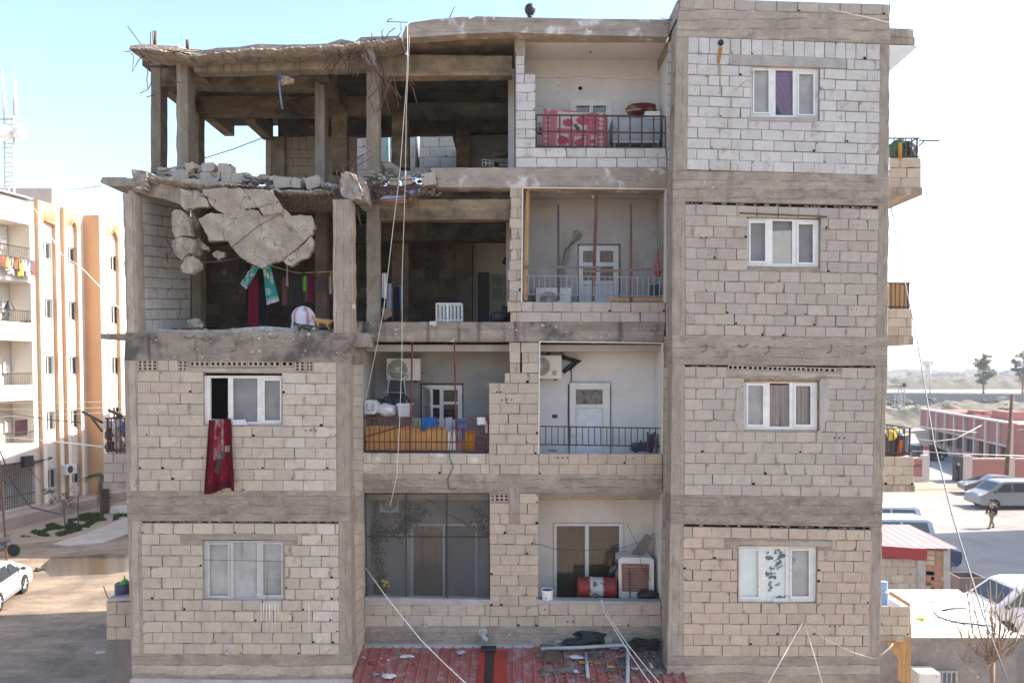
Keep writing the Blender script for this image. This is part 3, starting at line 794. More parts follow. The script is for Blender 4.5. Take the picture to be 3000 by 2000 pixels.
LA, LB_, LC, LD = YR + .05, 17.1, 18.85, 20.6
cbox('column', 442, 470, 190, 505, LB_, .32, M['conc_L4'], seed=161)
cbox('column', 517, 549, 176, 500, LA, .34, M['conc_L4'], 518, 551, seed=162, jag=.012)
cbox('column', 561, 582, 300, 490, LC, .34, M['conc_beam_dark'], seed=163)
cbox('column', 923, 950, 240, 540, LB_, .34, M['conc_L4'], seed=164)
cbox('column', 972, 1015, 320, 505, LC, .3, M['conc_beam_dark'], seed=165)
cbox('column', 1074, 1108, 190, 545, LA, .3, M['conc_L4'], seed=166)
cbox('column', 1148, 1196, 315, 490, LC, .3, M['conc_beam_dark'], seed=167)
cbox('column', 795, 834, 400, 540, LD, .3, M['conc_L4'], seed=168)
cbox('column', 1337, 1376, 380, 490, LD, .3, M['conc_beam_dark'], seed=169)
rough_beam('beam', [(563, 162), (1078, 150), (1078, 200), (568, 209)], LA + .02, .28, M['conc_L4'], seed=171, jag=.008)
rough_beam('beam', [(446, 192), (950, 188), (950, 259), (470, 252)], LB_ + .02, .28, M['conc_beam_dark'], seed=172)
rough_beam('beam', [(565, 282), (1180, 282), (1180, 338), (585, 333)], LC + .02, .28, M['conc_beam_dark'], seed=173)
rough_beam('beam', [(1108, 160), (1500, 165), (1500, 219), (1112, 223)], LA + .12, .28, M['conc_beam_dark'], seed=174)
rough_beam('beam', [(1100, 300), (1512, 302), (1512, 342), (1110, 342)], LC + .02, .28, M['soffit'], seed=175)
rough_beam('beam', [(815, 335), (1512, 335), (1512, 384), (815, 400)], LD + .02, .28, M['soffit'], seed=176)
def cross_beam(x, z0, z1, y0, y1, wd=.26, mat='conc_beam_dark'):
    b = MB(); b.box((x, y0, z0), (x + wd, y1, z1)); b.build('cross_beam', M[mat], BLD)
zt = P(500, 203, LA).z
cross_beam(P(447, 0, LB_).x, zt + .02, zt + .42, LB_ + .3, LC - .01)
cross_beam(P(575, 0, LC).x, zt - .02, zt + .42, LC + .3, LD - .01)
cross_beam(P(700, 0, LC).x, zt - .12, zt + .4, LC + .31, LD - .02)
cross_beam(P(930, 0, LB_).x, zt + .03, zt + .42, LB_ + .32, LC - .01)
cross_beam(P(520, 0, LA).x, zt + .06, zt + .42, LA + .35, LB_ + .01)
cross_beam(P(900, 0, LA).x, zt + .06, zt + .42, LA + .35, LB_ - .01)
cross_beam(P(1078, 0, LA).x, zt + .05, zt + .42, LA + .32, LC - .01)
cross_beam(P(1150, 0, LC).x, zt + .05, zt + .42, LC + .32, LD - .01)
b = MB()
zr = zt + .44
edge_px = [(379, 140), (425, 139), (470, 141), (520, 147), (560, 158), (600, 160), (640, 150), (700, 146), (760, 140), (830, 140), (900, 136), (960, 134), (1000, 128), (1040, 128), (1060, 118), (1100, 113), (1140, 118), (1172, 116)]
rr = random.Random(8)
front = []
for i, (x, y) in enumerate(edge_px):
    Yk = YF + .55 + (.55 if i > 4 else .12 * i)
    front.append(P(x, y, Yk))
back = [Vector((p.x if i else -8.5, 21.2, zr)) for i, p in enumerate(front)]
back[0].x = P(443, 193, LB_).x
midl = []
n = len(front)
top, bot = [], []
for i, p in enumerate(front):
    for k in range(3):
        q = p.lerp(Vector((p.x, 17.0, zr)), k / 2)
        bot.append(Vector((q.x + rr.uniform(-.02, .02), q.y, q.z if k else p.z - .02)))
        top.append(q + Vector((rr.uniform(-.02, .02), 0, .05 if k == 0 else .17)) + Vector((0, 0, rr.uniform(-.02, .05))))
fs = []
for i in range(n - 1):
    for k in range(2):
        a, c = i * 3 + k, (i + 1) * 3 + k
        fs.append([a, c, c + 1, a + 1])
b.add(bot, fs, 0); b.add(top, [f[::-1] for f in fs], 1)
for i in range(n - 1):
    b.add([bot[i * 3], bot[i * 3 + 3], top[i * 3 + 3], top[i * 3]], [[0, 1, 2, 3]], 1)
b.add([bot[0], bot[2], top[2], top[0]], [[0, 1, 2, 3]], 1)
b.box((P(443, 193, LB_).x - .15, 17.0, zr), (.05, 21.2, zr + .18), 0)
b.box((-1.7, 21.2, zr), (3.1, YBK, zr + .18), 0)
b.build('roof_slab', [M['soffit'], M['rough_conc']], BLD)
b = MB()
YE = YR - .35
b.prism([P(1177, 112, YE), P(1180, 100, YE), P(1188, 78, YE), P(1204, 67, YE), P(1270, 57, YE), P(1352, 50, YE), P(1372, 50, YE), P(1376, 56, YE), P(1395, 48, YE), P(1500, 51, YE), P(1700, 55, YE), P(1962, 58, YE),
         P(1957, 109, YE), P(1720, 103, YE), P(1500, 95, YE), P(1373, 98, YE), P(1280, 106, YE)], (0, .28, 0), 0)
b.build('roof_edge_beam', M['conc_white'], BLD)
b = MB(); zz = P(1500, 97, YE).z
b.prism([P(1180, 112, YE + .02), P(1373, 99, YE + .02), P(1512, 96, YE + .02), P(1512, 85, YE + .02), P(1190, 90, YE + .02)], (0, 2.6, 0), 0); b.build('roof_soffit', M['conc_beam_dark'], BLD)
b = MB(); b.box((.05, YE + .3, zz + .06), (3.2, 21.2, zz + .2)); b.build('roof_slab', M['conc_h'], BLD)
block_wall('block_wall', ((834, 398), (1046, 402), (1046, 560), (834, 560)), LD + .1, 5, .4, 'beige', 181, upright_top=.36, holes=0, open_joint=.1)
block_wall('block_wall', ((1190, 372), (1345, 372), (1345, 520), (1190, 520)), 24.0, 5, .5, 'grey', 182, holes=0, open_joint=.1, mats=[M['block'], M['hole'], M['mortar_grey']])
block_wall('block_wall', ((1040, 400), (1188, 400), (1188, 530), (1040, 530)), 24.2, 4, .45, 'grey', 183, holes=0, open_joint=.1, mats=[M['block'], M['hole'], M['mortar_grey']])
b = MB(); b.pbox(1376, 380, 1530, 505, 21.0, .1); b.build('room_partition', M['plaster_grey'], BLD)
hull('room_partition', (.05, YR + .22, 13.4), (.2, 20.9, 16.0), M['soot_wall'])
block_wall('block_wall', ((778, 404), (796, 404), (796, 545), (778, 545)), LD, 5, .3, 'pinky', 184, holes=0)
b = MB()
for x in (1112, 1127, 1130, 1138):
    b.bar(P(x, 382, 22.5), P(x + rr.uniform(-2, 2), 475, 22.5), .04)
b.bar(P(1113, 395, 22.5), P(1142, 440, 22.5), .03); b.bar(P(1112, 384, 22.5), P(1146, 384, 22.5), .05)
b.build('window_grille', plain('green_paint', (.28, .5, .42), .5), BLD)
b = MB(); b.tube([P(1222, 384, 22), P(1222, 490, 22)], .07, 8); b.build('drain_pipe', M['pvc'], BLD)
b = MB(); b.prism([P(294, 528, 16.0), P(300, 522, 16.0), P(398, 522, 16.0), P(398, 545, 16.0), P(320, 545, 16.0), P(296, 536, 16.0)], (0, 1.6, 0)); b.build('balcony_slab', M['conc_v'], BLD)
b = MB(); b.pbox(295, 977, 366, 993, 16.0, 1.4); b.build('balcony_slab', M['conc_v'], BLD)
def holes_px(q, rects):
    f, inv, w_, h_ = q
    out = []
    for x0, y0, x1, y1 in rects:
        a = inv(x0, y0); b = inv(x1, y1)
        out.append((a[0], a[1], b[0], b[1]))
    return out
def curtain_mesh(x0, y0, x1, y1, Y, colr, folds=7, amp=.02, gather=None, fn=None):
    mb = MB(); nu, nv = 36, 14
    vs, ts = [], []
    for j in range(nv + 1):
        for i in range(nu + 1):
            u, v = i / nu, j / nv
            xl, xr = x0, x1
            if gather: xl, xr = gather(v, x0, x1)
            p = P(lerp(xl, xr, u), lerp(y0, y1, v), Y)
            p.y += amp * math.sin(u * folds * 6.28 + math.sin(v * 3) * .5) + amp * .5 * math.sin(u * folds * 2.3 * 6.28)
            vs.append(p); ts.append(fn(u, v) if fn else colr)
    fs = [[j * (nu + 1) + i, j * (nu + 1) + i + 1, (j + 1) * (nu + 1) + i + 1, (j + 1) * (nu + 1) + i] for j in range(nv) for i in range(nu)]
    mb.add(vs, fs, 0, True, ts)
    return mb
def window(rect, lights, Y=YF, inset=.06, mat=None, sash_mat=None, back=True, skew=(0, 0, 0, 0), name='window', label=None, depth=.06):
    """lights: (x0, y0, x1, y1, kind, sash) in traced pixels"""
    x0, y0, x1, y1 = rect
    q = quad_fn((x0, y0 + skew[0]), (x1, y0 + skew[1]), (x1, y1 + skew[2]), (x0, y1 + skew[3]), Y + inset)
    hs = holes_px(q, [l[:4] for l in lights])
    mb = MB()
    holes_grid(mb, q[0], hs, depth, 0)
    cs = [(0, 0), (1, 0), (1, 1), (0, 1)]
    for k in range(4):
        a, b = cs[k], cs[(k + 1) % 4]
        mb.add([q[0](*a, 0), q[0](*b, 0), q[0](*b, .08), q[0](*a, .08)], [[0, 1, 2, 3]], 0)
    fr = mb.build(name, mat or M['upvc'], BLD)
    if label: fr['label'] = label
    for l in lights:
        a, c, b, d, kind, sash = l
        if sash:
            sw = sash
            q2 = quad_fn((a - sw, c - sw), (b + sw, c - sw), (b + sw, d + sw), (a - sw, d + sw), Y + inset - .022)
            m2 = MB(); holes_grid(m2, q2[0], holes_px(q2, [(a, c, b, d)]), .03, 0)
            for k in range(4):
                p_, r_ = cs[k], cs[(k + 1) % 4]
                m2.add([q2[0](*p_, 0), q2[0](*r_, 0), q2[0](*r_, .021), q2[0](*p_, .021)], [[0, 1, 2, 3]], 0)
            m2.build('sash', sash_mat or mat or M['upvc'], fr)
        if kind == 'open':
            continue
        pm = {'glass': M['glass'], 'screen': M['screen'], 'screen_light': M['screen_light']}.get(kind, kind)
        m3 = MB()
        if hasattr(pm, 'node_tree'):
            m3.pbox(a - 1, c - 1, b + 1, d + 1, Y + inset + .03, .004)
            m3.build('pane', pm, fr)
    return fr
def add_curtain(fr, *a, **k):
    return curtain_mesh(*a, **k).build('curtain', M['cloth'], fr)

f_ = window(W4, [(2210, 206, 2252, 329, 'screen_light', 4), (2272, 206, 2323, 338, 'glass', 0), (2341, 217, 2383, 335, 'screen_light', 4)], skew=(-2, 4, 0, -2), label='white window with a violet drape in its middle light')
def vio(u, v): return (.42, .24, .46)
add_curtain(f_, 2200, 200, 2330, 342, YF + .14, (.40, .23, .44), folds=5, gather=lambda v, a, b: (lerp(2200, 2306, max(0, (v - .25)) ** .5) if v > .25 else 2200, 2330))
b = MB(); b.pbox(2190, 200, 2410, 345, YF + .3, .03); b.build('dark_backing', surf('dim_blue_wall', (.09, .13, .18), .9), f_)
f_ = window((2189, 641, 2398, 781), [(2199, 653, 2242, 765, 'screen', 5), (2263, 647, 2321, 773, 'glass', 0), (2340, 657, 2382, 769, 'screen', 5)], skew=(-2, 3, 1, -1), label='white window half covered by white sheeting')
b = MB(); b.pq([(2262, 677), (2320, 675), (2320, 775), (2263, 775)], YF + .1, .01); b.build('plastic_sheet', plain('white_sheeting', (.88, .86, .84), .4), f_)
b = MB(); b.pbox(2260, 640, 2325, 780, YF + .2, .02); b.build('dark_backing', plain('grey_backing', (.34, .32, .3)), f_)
b = MB(); b.pbox(2191, 634, 2395, 640, YF + .03, .05); b.build('foam_strip', surf('green_film_strip', (.25, .36, .27), .6, .3, 9), f_)
f_ = window((2181, 1119, 2394, 1259), [(2192, 1129, 2236, 1243, 'screen_light', 5), (2255, 1122, 2313, 1249, 'glass', 0), (2332, 1130, 2375, 1243, 'glass', 5)], skew=(-1, 1, 0, -1), label='white window with grey curtains in a torn cement surround')
add_curtain(f_, 2250, 1128, 2285, 1254, YF + .14, (.66, .62, .66), folds=4)
add_curtain(f_, 2283, 1128, 2318, 1254, YF + .14, (.66, .62, .66), folds=4, gather=lambda v, a, b: (a + 5 * v, b))
add_curtain(f_, 2326, 1126, 2380, 1250, YF + .14, (.62, .58, .62), folds=4)
b = MB(); b.pbox(2182, 1112, 2394, 1119, YF + .03, .05); b.pbox(2394, 1113, 2400, 1258, YF + .05, .05); b.build('foam_strip', surf('torn_foam', (.3, .21, .1), .9, .4, 9, stain=(.25, .36, .25)), f_)
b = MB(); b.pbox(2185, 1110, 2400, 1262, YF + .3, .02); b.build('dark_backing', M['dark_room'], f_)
pearl = surf('milky_glass', (.56, .60, .58), .35, .06, 2, 30, bump=0)
sooty = surf('milky_glass_with_soot', (.55, .59, .57), .35, .06, 2, 30, bump=0, stain=(.02, .02, .022), stain_t=(.52, .56), stain_scale=6)
smeared = surf('clouded_screen', (.33, .31, .295), .5, .15, 3, 40, bump=0, stain=(.08, .07, .065), stain_t=(.63, .66), stain_scale=4)
f_ = window((2162, 1599, 2391, 1762), [(2171, 1612, 2222, 1748, pearl, 5), (2242, 1606, 2302, 1752, sooty, 0), (2320, 1612, 2370, 1746, smeared, 5)], mat=M['upvc_dirty'], skew=(0, 0, 0, 2), label='grimy white window with soot smeared over its middle pane')
f_ = window((598, 1100, 826, 1243), [(616, 1107, 668, 1228, 'open', 0), (681, 1108, 754, 1235, M['screen'], 0), (775, 1115, 820, 1231, M['screen'], 5)], mat=M['upvc_dirty'], label='peeling white window standing open on its left')
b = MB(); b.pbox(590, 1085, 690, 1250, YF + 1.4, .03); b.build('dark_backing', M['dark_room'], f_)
b = MB(); b.pq([(669, 1102), (682, 1102), (683, 1234), (670, 1232)], YF + .035, .03); b.build('sash', M['upvc_dirty'], f_)
f_ = window((596, 1583, 834, 1760), [(614, 1594, 667, 1744, 'screen_light', 5), (684, 1588, 753, 1750, 'screen_light', 0), (771, 1593, 824, 1742, 'screen_light', 5)], mat=M['alu'], label='grey aluminium window with two black wires across it')
b = MB()
b.tube([P(597, 1639, YF - .02), P(700, 1641, YF - .03), P(834, 1644, YF - .02)], .004, 4)
b.tube([P(709, 1582, YF - .02), P(709, 1640, YF - .02)], .004, 4); b.tube([P(786, 1643, YF - .02), P(782, 1762, YF - .02)], .004, 4)
b.build('wire', M['cable_black'], f_)

def door_frame(rect, lights, Y, mat, label, name='door', depth=.05, handle=None, grooves=()):
    o = window(rect, lights, Y=Y, inset=-.05, mat=mat, name=name, label=label, depth=depth)
    if grooves:
        b = MB()
        for x, y0, y1 in grooves:
            b.pbox(x - .6, y0, x + .6, y1, Y - .012, .006)
        b.build('panel_groove', M['alu'], o)
    if handle:
        b = MB(); x, y = handle
        b.pbox(x - 3, y - 10, x + 3, y + 16, Y - .075, .02); b.tube([P(x, y, Y - .08), P(x, y, Y - .11), P(x - 18, y + 1, Y - .11)], .011, 6)
        b.build('door_handle', M['upvc'], o)
    return o
def outline(o, x0, y0, x1, y1, Y, mat='wood_grey', t=1.6):
    b = MB()
    for q in ((x0 - t, y0 - t, x0, y1), (x1, y0 - t, x1 + t, y1), (x0, y0 - t, x1, y0)): b.pbox(*q, Y - .014, .012)
    b.build('dark_outline', M[mat], o)  # dark strips painted for the shade in the gap round a door
lace = surf('lace_curtain', (.24, .2, .185), .9, .3, 8, 30, bump=0, stain=(.1, .08, .07), stain_t=(.5, .6), stain_scale=9)
dcloth = surf('dim_door_curtain', (.105, .085, .07), .9, .3, 3, 40, (9, 9, .6), bump=0)
f_ = door_frame((1671, 292, 1792, 440), [(1689, 310, 1727, 436, 'glass', 4), (1737, 310, 1775, 436, 'glass', 4)], YB, M['upvc'], 'white double door with lace behind its panes')
b = MB(); b.pbox(1686, 306, 1778, 440, YB - .008, .003); b.build('curtain', surf('pale_lace', (.33, .33, .36), .9, .2, 12, 40, bump=0), f_)
f_ = door_frame((1696, 720, 1812, 890), [(1708, 735, 1747, 768, M['wood_grey'], 0), (1758, 735, 1797, 768, M['wood_grey'], 0), (1708, 780, 1747, 822, M['wood_grey'], 0), (1758, 780, 1797, 822, M['wood_grey'], 0),
                                           (1708, 834, 1797, 884, plain('door_panel', (.50, .49, .5), .5), 0)], YB, plain('grey_white_door', (.50, .49, .49), .5), 'grey white door with four papered panes', grooves=[(x, 834, 886) for x in (1723, 1738, 1752, 1767, 1782)])
b = MB()
for x in (1693, 1813): b.pbox(x, 716, x + 5, 892, YB - .02, .018)
b.pbox(1693, 714, 1818, 720, YB - .02, .018); b.build('dark_outline', M['wood_grey'], f_)
f_ = door_frame((1669, 1121, 1787, 1332), [(1688, 1141, 1765, 1184, lace, 3), (1688, 1195, 1765, 1330, plain('white_door_panel', (.68, .67, .68), .4), 3)], YB, M['upvc'], 'white panelled door with one lace covered pane', handle=(1770, 1248),
                grooves=[(x, 1196, 1330) for x in (1704, 1714, 1727, 1739, 1752)])
b = MB()
b.pq([(1664, 1126), (1669, 1126), (1669, 1215), (1668, 1330), (1666, 1330), (1663, 1210)], YB - .012, .01); b.build('torn_edge', M['rust'], f_); b = MB(); b.pq([(1787, 1130), (1790, 1130), (1789, 1330), (1787, 1330)], YB - .012, .01)
b.build('torn_edge', M['rust'], f_)
outline(f_, 1669, 1121, 1787, 1332, YB - .05, 'wood_grey', 1.3); outline(f_, 1688, 1141, 1765, 1184, YB - .06, 'alu', 1.2); outline(f_, 1688, 1195, 1765, 1330, YB - .06, 'alu', 1.2)
f_ = door_frame((1236, 1128, 1354, 1232), [(1246, 1140, 1288, 1186, 'open', 0), (1299, 1142, 1341, 1176, 'glass', 0), (1299, 1184, 1341, 1226, 'glass', 0), (1246, 1194, 1288, 1226, 'open', 0)], YB1, M['upvc'], 'white window with one casement swung open', name='window')
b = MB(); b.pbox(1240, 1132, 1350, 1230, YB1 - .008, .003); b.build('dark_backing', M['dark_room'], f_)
b = MB()
for x in (1232, 1352): b.pbox(x, 1124, x + 5, 1262, YB1 - .03, .028)
b.pbox(1232, 1122, 1357, 1128, YB1 - .03, .028); b.build('casing', surf('burnt_wood', (.12, .065, .035), .9, .5, 6), f_)
b = MB(); A = [P(1240, 1132, YB1 - .06), P(1264, 1144, YB1 - .5), P(1264, 1222, YB1 - .5), P(1240, 1232, YB1 - .06)]
for i in range(4): b.bar(A[i], A[(i + 1) % 4], .045)
b.bar(A[0].lerp(A[3], .55), A[1].lerp(A[2], .55), .04); b.build('open_casement', M['upvc_dirty'], f_)
b = MB(); b.add([a + Vector((.01, 0, 0)) for a in A], [[0, 1, 2, 3]]); b.build('pane', M['glass'], f_)
b = MB(); b.pbox(1318, 1232, 1352, 1330, YB1 - .05, .045); b.build('door_leaf', M['upvc'], f_)
f_ = door_frame((1203, 1533, 1398, 1765), [(1211, 1540, 1297, 1760, 'glass', 0), (1303, 1540, 1393, 1760, M['screen'], 0)], YB1, M['upvc_dirty'], 'tall sliding door with brown curtain and screen')
add_curtain(f_, 1208, 1538, 1300, 1764, YB1 - .012, (.17, .135, .105), folds=6, amp=.004)
b = MB(); b.pbox(1185, 1530, 1202, 1765, YB1 - .03, .025); b.build('side_panel', M['alu'], f_)
f_ = door_frame((1623, 1533, 1825, 1765), [(1631, 1540, 1714, 1760, 'glass', 0), (1725, 1540, 1814, 1760, 'glass', 0)], YB, M['upvc_dirty'], 'tall sliding glass door reflecting the street')
b = MB(); b.pbox(1628, 1536, 1820, 1764, YB - .006, .003); b.build('curtain', dcloth, f_)

def railing(rect, n, Y, mat, mid=(), name='balcony_railing', r=.012, xs=None, label=None):
    x0, y0, x1, y1 = rect[0], rect[1], rect[2], rect[3]
    sl = rect[4] if len(rect) > 4 else 0
    b = MB()
    yy = lambda x, y: y + sl * (x - x0) / (x1 - x0)
    for y in (y0, y1): b.bar(P(x0, yy(x0, y), Y), P(x1, yy(x1, y), Y), r * 2.2)
    for y in mid: b.bar(P(x0, yy(x0, y), Y), P(x1, yy(x1, y), Y), r * 2)
    for x in (xs or [lerp(x0, x1, i / n) for i in range(n + 1)]):
        b.bar(P(x, yy(x, y0), Y), P(x, yy(x, y1), Y), r * 1.7)
    o = b.build(name, mat, BLD)
    if label: o['label'] = label
    return o
railing((1571, 337, 1949, 430, 5), 11, YR + .08, M['rust'], mid=(385,), r=.013)
railing((1581, 1248, 1939, 1301, 6), 20, YR + .1, M['dark_steel'], r=.008)
railing((1532, 807, 1948, 862, 6), 26, YR + .1, M['grey_steel'], r=.006)
o = railing((1066, 1225, 1432, 1319, 2), 24, YR + .1, M['red_steel'], mid=(1293,), r=.009, label='dark red balcony railing with tall posts')
b = MB()
b.bar(P(1208, 1003, YR + .1), P(1201, 1322, YR + .1), .03); b.bar(P(1331, 1003, YR + .1), P(1338, 1322, YR + .1), .025)
b.bar(P(1066, 1280, YR + .08), P(1205, 1240, YR + .08), .025); b.bar(P(1240, 1228, YR + .08), P(1430, 1281, YR + .08), .02); b.bar(P(1068, 1222, YR + .1), P(1056, 1212, YR - .1), .03)
b.bar(P(1427, 1215, YR + .05), P(1432, 1320, YR + .05), .03)
b.build('post', M['red_steel'], o)
b = MB()
b.pq([(1541, 558), (1552, 558), (1545, 880), (1534, 880)], YR + .12, .05); b.build('timber_post', M['wood'], BLD)
for nm, q, mt in (('steel_strip', [(1632, 600), (1639, 600), (1640, 880), (1633, 880)], M['dark_steel']), ('steel_strip', [(1744, 556), (1753, 556), (1742, 882), (1733, 882)], M['rust']),
                  ('steel_strip', [(1847, 598), (1852, 598), (1853, 884), (1845, 884)], M['rust'])):
    b = MB(); b.pq(q, YR + .1, .04); b.build(nm, mt, BLD)
b = MB(); b.bar(P(1531, 781, YR + .09), P(1763, 784, YR + .09), .035); b.bar(P(1712, 795, YR + .08), P(1947, 788, YR + .08), .035); b.build('cross_rail', M['wood_grey'], BLD)
b = MB(); b.pbox(1784, 872, 1944, 883, YR + .13, .04); b.build('timber_board', M['wood'], BLD)
b = MB(); b.pq([(1934, 562), (1938, 562), (1948, 880), (1943, 880)], YR + .12, .04); b.build('timber_post', M['wood_grey'], BLD)
b = MB(); b.pbox(1545, 554, 1822, 558, YR + .1, .05); b.build('timber_board', M['wood'], BLD)
b = MB()
for x in (1190, 1309): b.bar(P(x, 1444, YR + .08), P(x, 1758, YR + .08), .022)
b.bar(P(1072, 1571, YR + .08), P(1433, 1572, YR + .08), .018)
for s_ in ([(1071, 1446), (1074, 1750)], [(1433, 1444), (1434, 1758)], [(1071, 1446), (1433, 1444)], [(1072, 1752), (1434, 1758)]): b.bar(P(*s_[0], YR + .08), P(*s_[1], YR + .08), .02)
o = b.build('screen_frame', M['dark_steel'], BLD)
net = bpy.data.materials.new('mosquito_net'); net.use_nodes = True
nt = net.node_tree; nt.nodes.clear()
oo = N(nt, 'ShaderNodeOutputMaterial'); t_ = N(nt, 'ShaderNodeBsdfTransparent'); d_ = N(nt, 'ShaderNodeBsdfDiffuse'); d_.inputs[0].default_value = (.15, .135, .125, 1)
mx_ = N(nt, 'ShaderNodeMixShader'); mx_.inputs[0].default_value = .34
nt.links.new(t_.outputs[0], mx_.inputs[1]); nt.links.new(d_.outputs[0], mx_.inputs[2]); nt.links.new(mx_.outputs[0], oo.inputs[0])
b = MB(); b.add([P(1070, 1446, YR + .1), P(1433, 1444, YR + .1), P(1434, 1757, YR + .1), P(1072, 1751, YR + .1)], [[0, 1, 2, 3]]); b.build('mosquito_net', net, o)

def side_balcony(x0, x1, yt, yb, Y, ybs, side, pal, seed, rail=None, d=2.4, mat='block'):
    q = ((x0, yt), (x1, yt), (x1, yb), (x0, yb))
    block_wall('balcony_parapet', q, Y, 3, .4, pal, seed, holes=1, open_joint=.04, thick=.15)
    xs = P(x1 if side > 0 else x0, yt, Y).x
    zt, zb = P(x0, yt, Y).z, P(x0, yb, Y).z
    b = MB(); b.box((min(xs, xs - side * .15), Y + .05, zb), (max(xs, xs - side * .15), Y + d, zt - .02)); b.build('balcony_parapet', M['plaster'], BLD)
    xw = P(x0 if side > 0 else x1, yt, Y).x
    zs = P(x0, ybs, Y).z
    b = MB(); b.box((min(xw, xs) - .02, Y - .03, zs), (max(xw, xs) + .03, Y + d, zb)); b.build('balcony_slab', M['conc_v'], BLD)
    if rail:
        b = MB(); zr_ = P(x0, rail, Y).z
        for z in (zt + .05, zr_): b.bar((xw, Y + .08, z), (xs, Y + .08, z), .025); b.bar((xs - side * .05, Y + .08, z), (xs - side * .05, Y + d, z), .025)
        for k in range(6): x = lerp(xw, xs - side * .04, k / 5); b.bar((x, Y + .08, zt), (x, Y + .08, zr_), .018)
        for k in range(10): y = lerp(Y + .1, Y + d, k / 9); b.bar((xs - side * .05, y, zt), (xs - side * .05, y, zr_), .018)
        return b.build('balcony_railing', M['dark_steel'] if side > 0 else M['red_steel'], BLD)
side_balcony(2606, 2698, 463, 550, 17.0, 572, 1, 'beige', 201, rail=402)
side_balcony(2602, 2672, 905, 985, 17.0, 1010, 1, 'beige', 202, rail=828)
side_balcony(2590, 2676, 1336, 1420, 17.0, 1440, 1, 'beige', 203, rail=1255)
side_balcony(2580, 2663, 1774, 1860, 17.0, 1874, 1, 'beige', 204)
side_balcony(304, 374, 1328, 1412, 16.4, 1430, -1, 'grey', 205, rail=1226)
b = MB(); b.prism([P(2606, 83, 17), P(2676, 86, 17), P(2676, 110, 17), P(2606, 106, 17)], (0, 3, 0)); b.prism([P(2606, 106.5, 17.02), P(2680, 110, 17.02), P(2680, 132, 17.02), P(2606, 128, 17.02)], (0, 3, 0))
b.build('balcony_roof', M['conc_v'], BLD)
b = MB(); b.prism([P(2606, 132, 17.02), P(2691, 134, 17.02), P(2675, 150, 17.02), P(2608, 208, 17.02)], (0, 3, 0)); b.build('balcony_soffit', M['plaster'], BLD)
b = MB(); c = P(1553, 50, YR); b.lathe(c - Vector((0, 0, .12)), [(.055, 0), (.055, .12), (.05, .16)], 10); b.lathe(c + Vector((0, 0, .02)), [(.02, 0), (.07, .02), (.105, .08), (.115, .13), (.1, .19), (.06, .23), (.01, .245)], 14)
b.build('roof_vent', M['black'], BLD)
for x, y, Y, L in ((668, 1915, YF, .25),):
    b = MB(); b.tube([P(x, y - 10, Y + .1), P(x - 3, y - 2, Y - .12), P(x - 4, y, Y - .14)], .035, 10); b.build('drain_spout', M['pvc'], BLD)
b = MB(); b.tube([P(1414, 1852, YR + .1), P(1414, 1856, YR - .1), P(1418, 1868, YR - .16), P(1428, 1875, YR - .17)], .05, 10); b.build('drain_spout', M['pvc'], BLD)
b = MB(); b.blob(P(1414, 1852, YR - .02), (.11, .03, .11), .2, 2); b.build('cement_collar', M['render'], BLD)
b = MB(); b.tube([P(2112, 122, YF + .15), P(2112, 126, YF - .05)], .055, 10); b.build('stove_pipe', M['black'], BLD)
rust_run = surf('rust_run', (.36, .17, .05), .9, .4, 8)
b = MB(); b.pq([(2105, 138), (2117, 138), (2114, 160), (2108, 188), (2101, 186), (2102, 160)], YF - .0165, .004); b.pq([(2108, 190), (2111, 190), (2111, 275), (2108, 275)], YF - .0165, .004); b.build('rust_stain', rust_run, BLD)

def rebars(items, name='exposed_rebar', mat=None, r=.009):
    for it in items:
        b = MB(); b.tube([P(*p) for p in it], r, 5); b.build(name, mat or M['rust'], BLD)
def rebar_tangle(items, r=.009):
    b = MB()
    for it in items: b.tube([P(*p) for p in it], r, 5)
    tag(b.build('rebar_tangle', M['rust'], BLD), kind='stuff')
hooks = []
for x, y, k in ((2068, 1008, 0), (2162, 1010, 1), (2252, 1012, 0), (2435, 1010, 0), (2535, 1013, 0), (430, 988, 1), (540, 985, 1), (590, 992, 1), (690, 1005, 0), (785, 985, 1), (895, 982, 0)):
    if k: hooks.append([(x, y, YF), (x + 10, y + 6, YF - .1), (x + 20, y + 5, YF - .1), (x + 30, y - 2, YF - .02)])
    else: hooks.append([(x, y, YF), (x + 3, y + 8, YF - .09), (x, y + 18, YF - .1), (x - 12, y + 24, YF - .05)])
rebars(hooks)
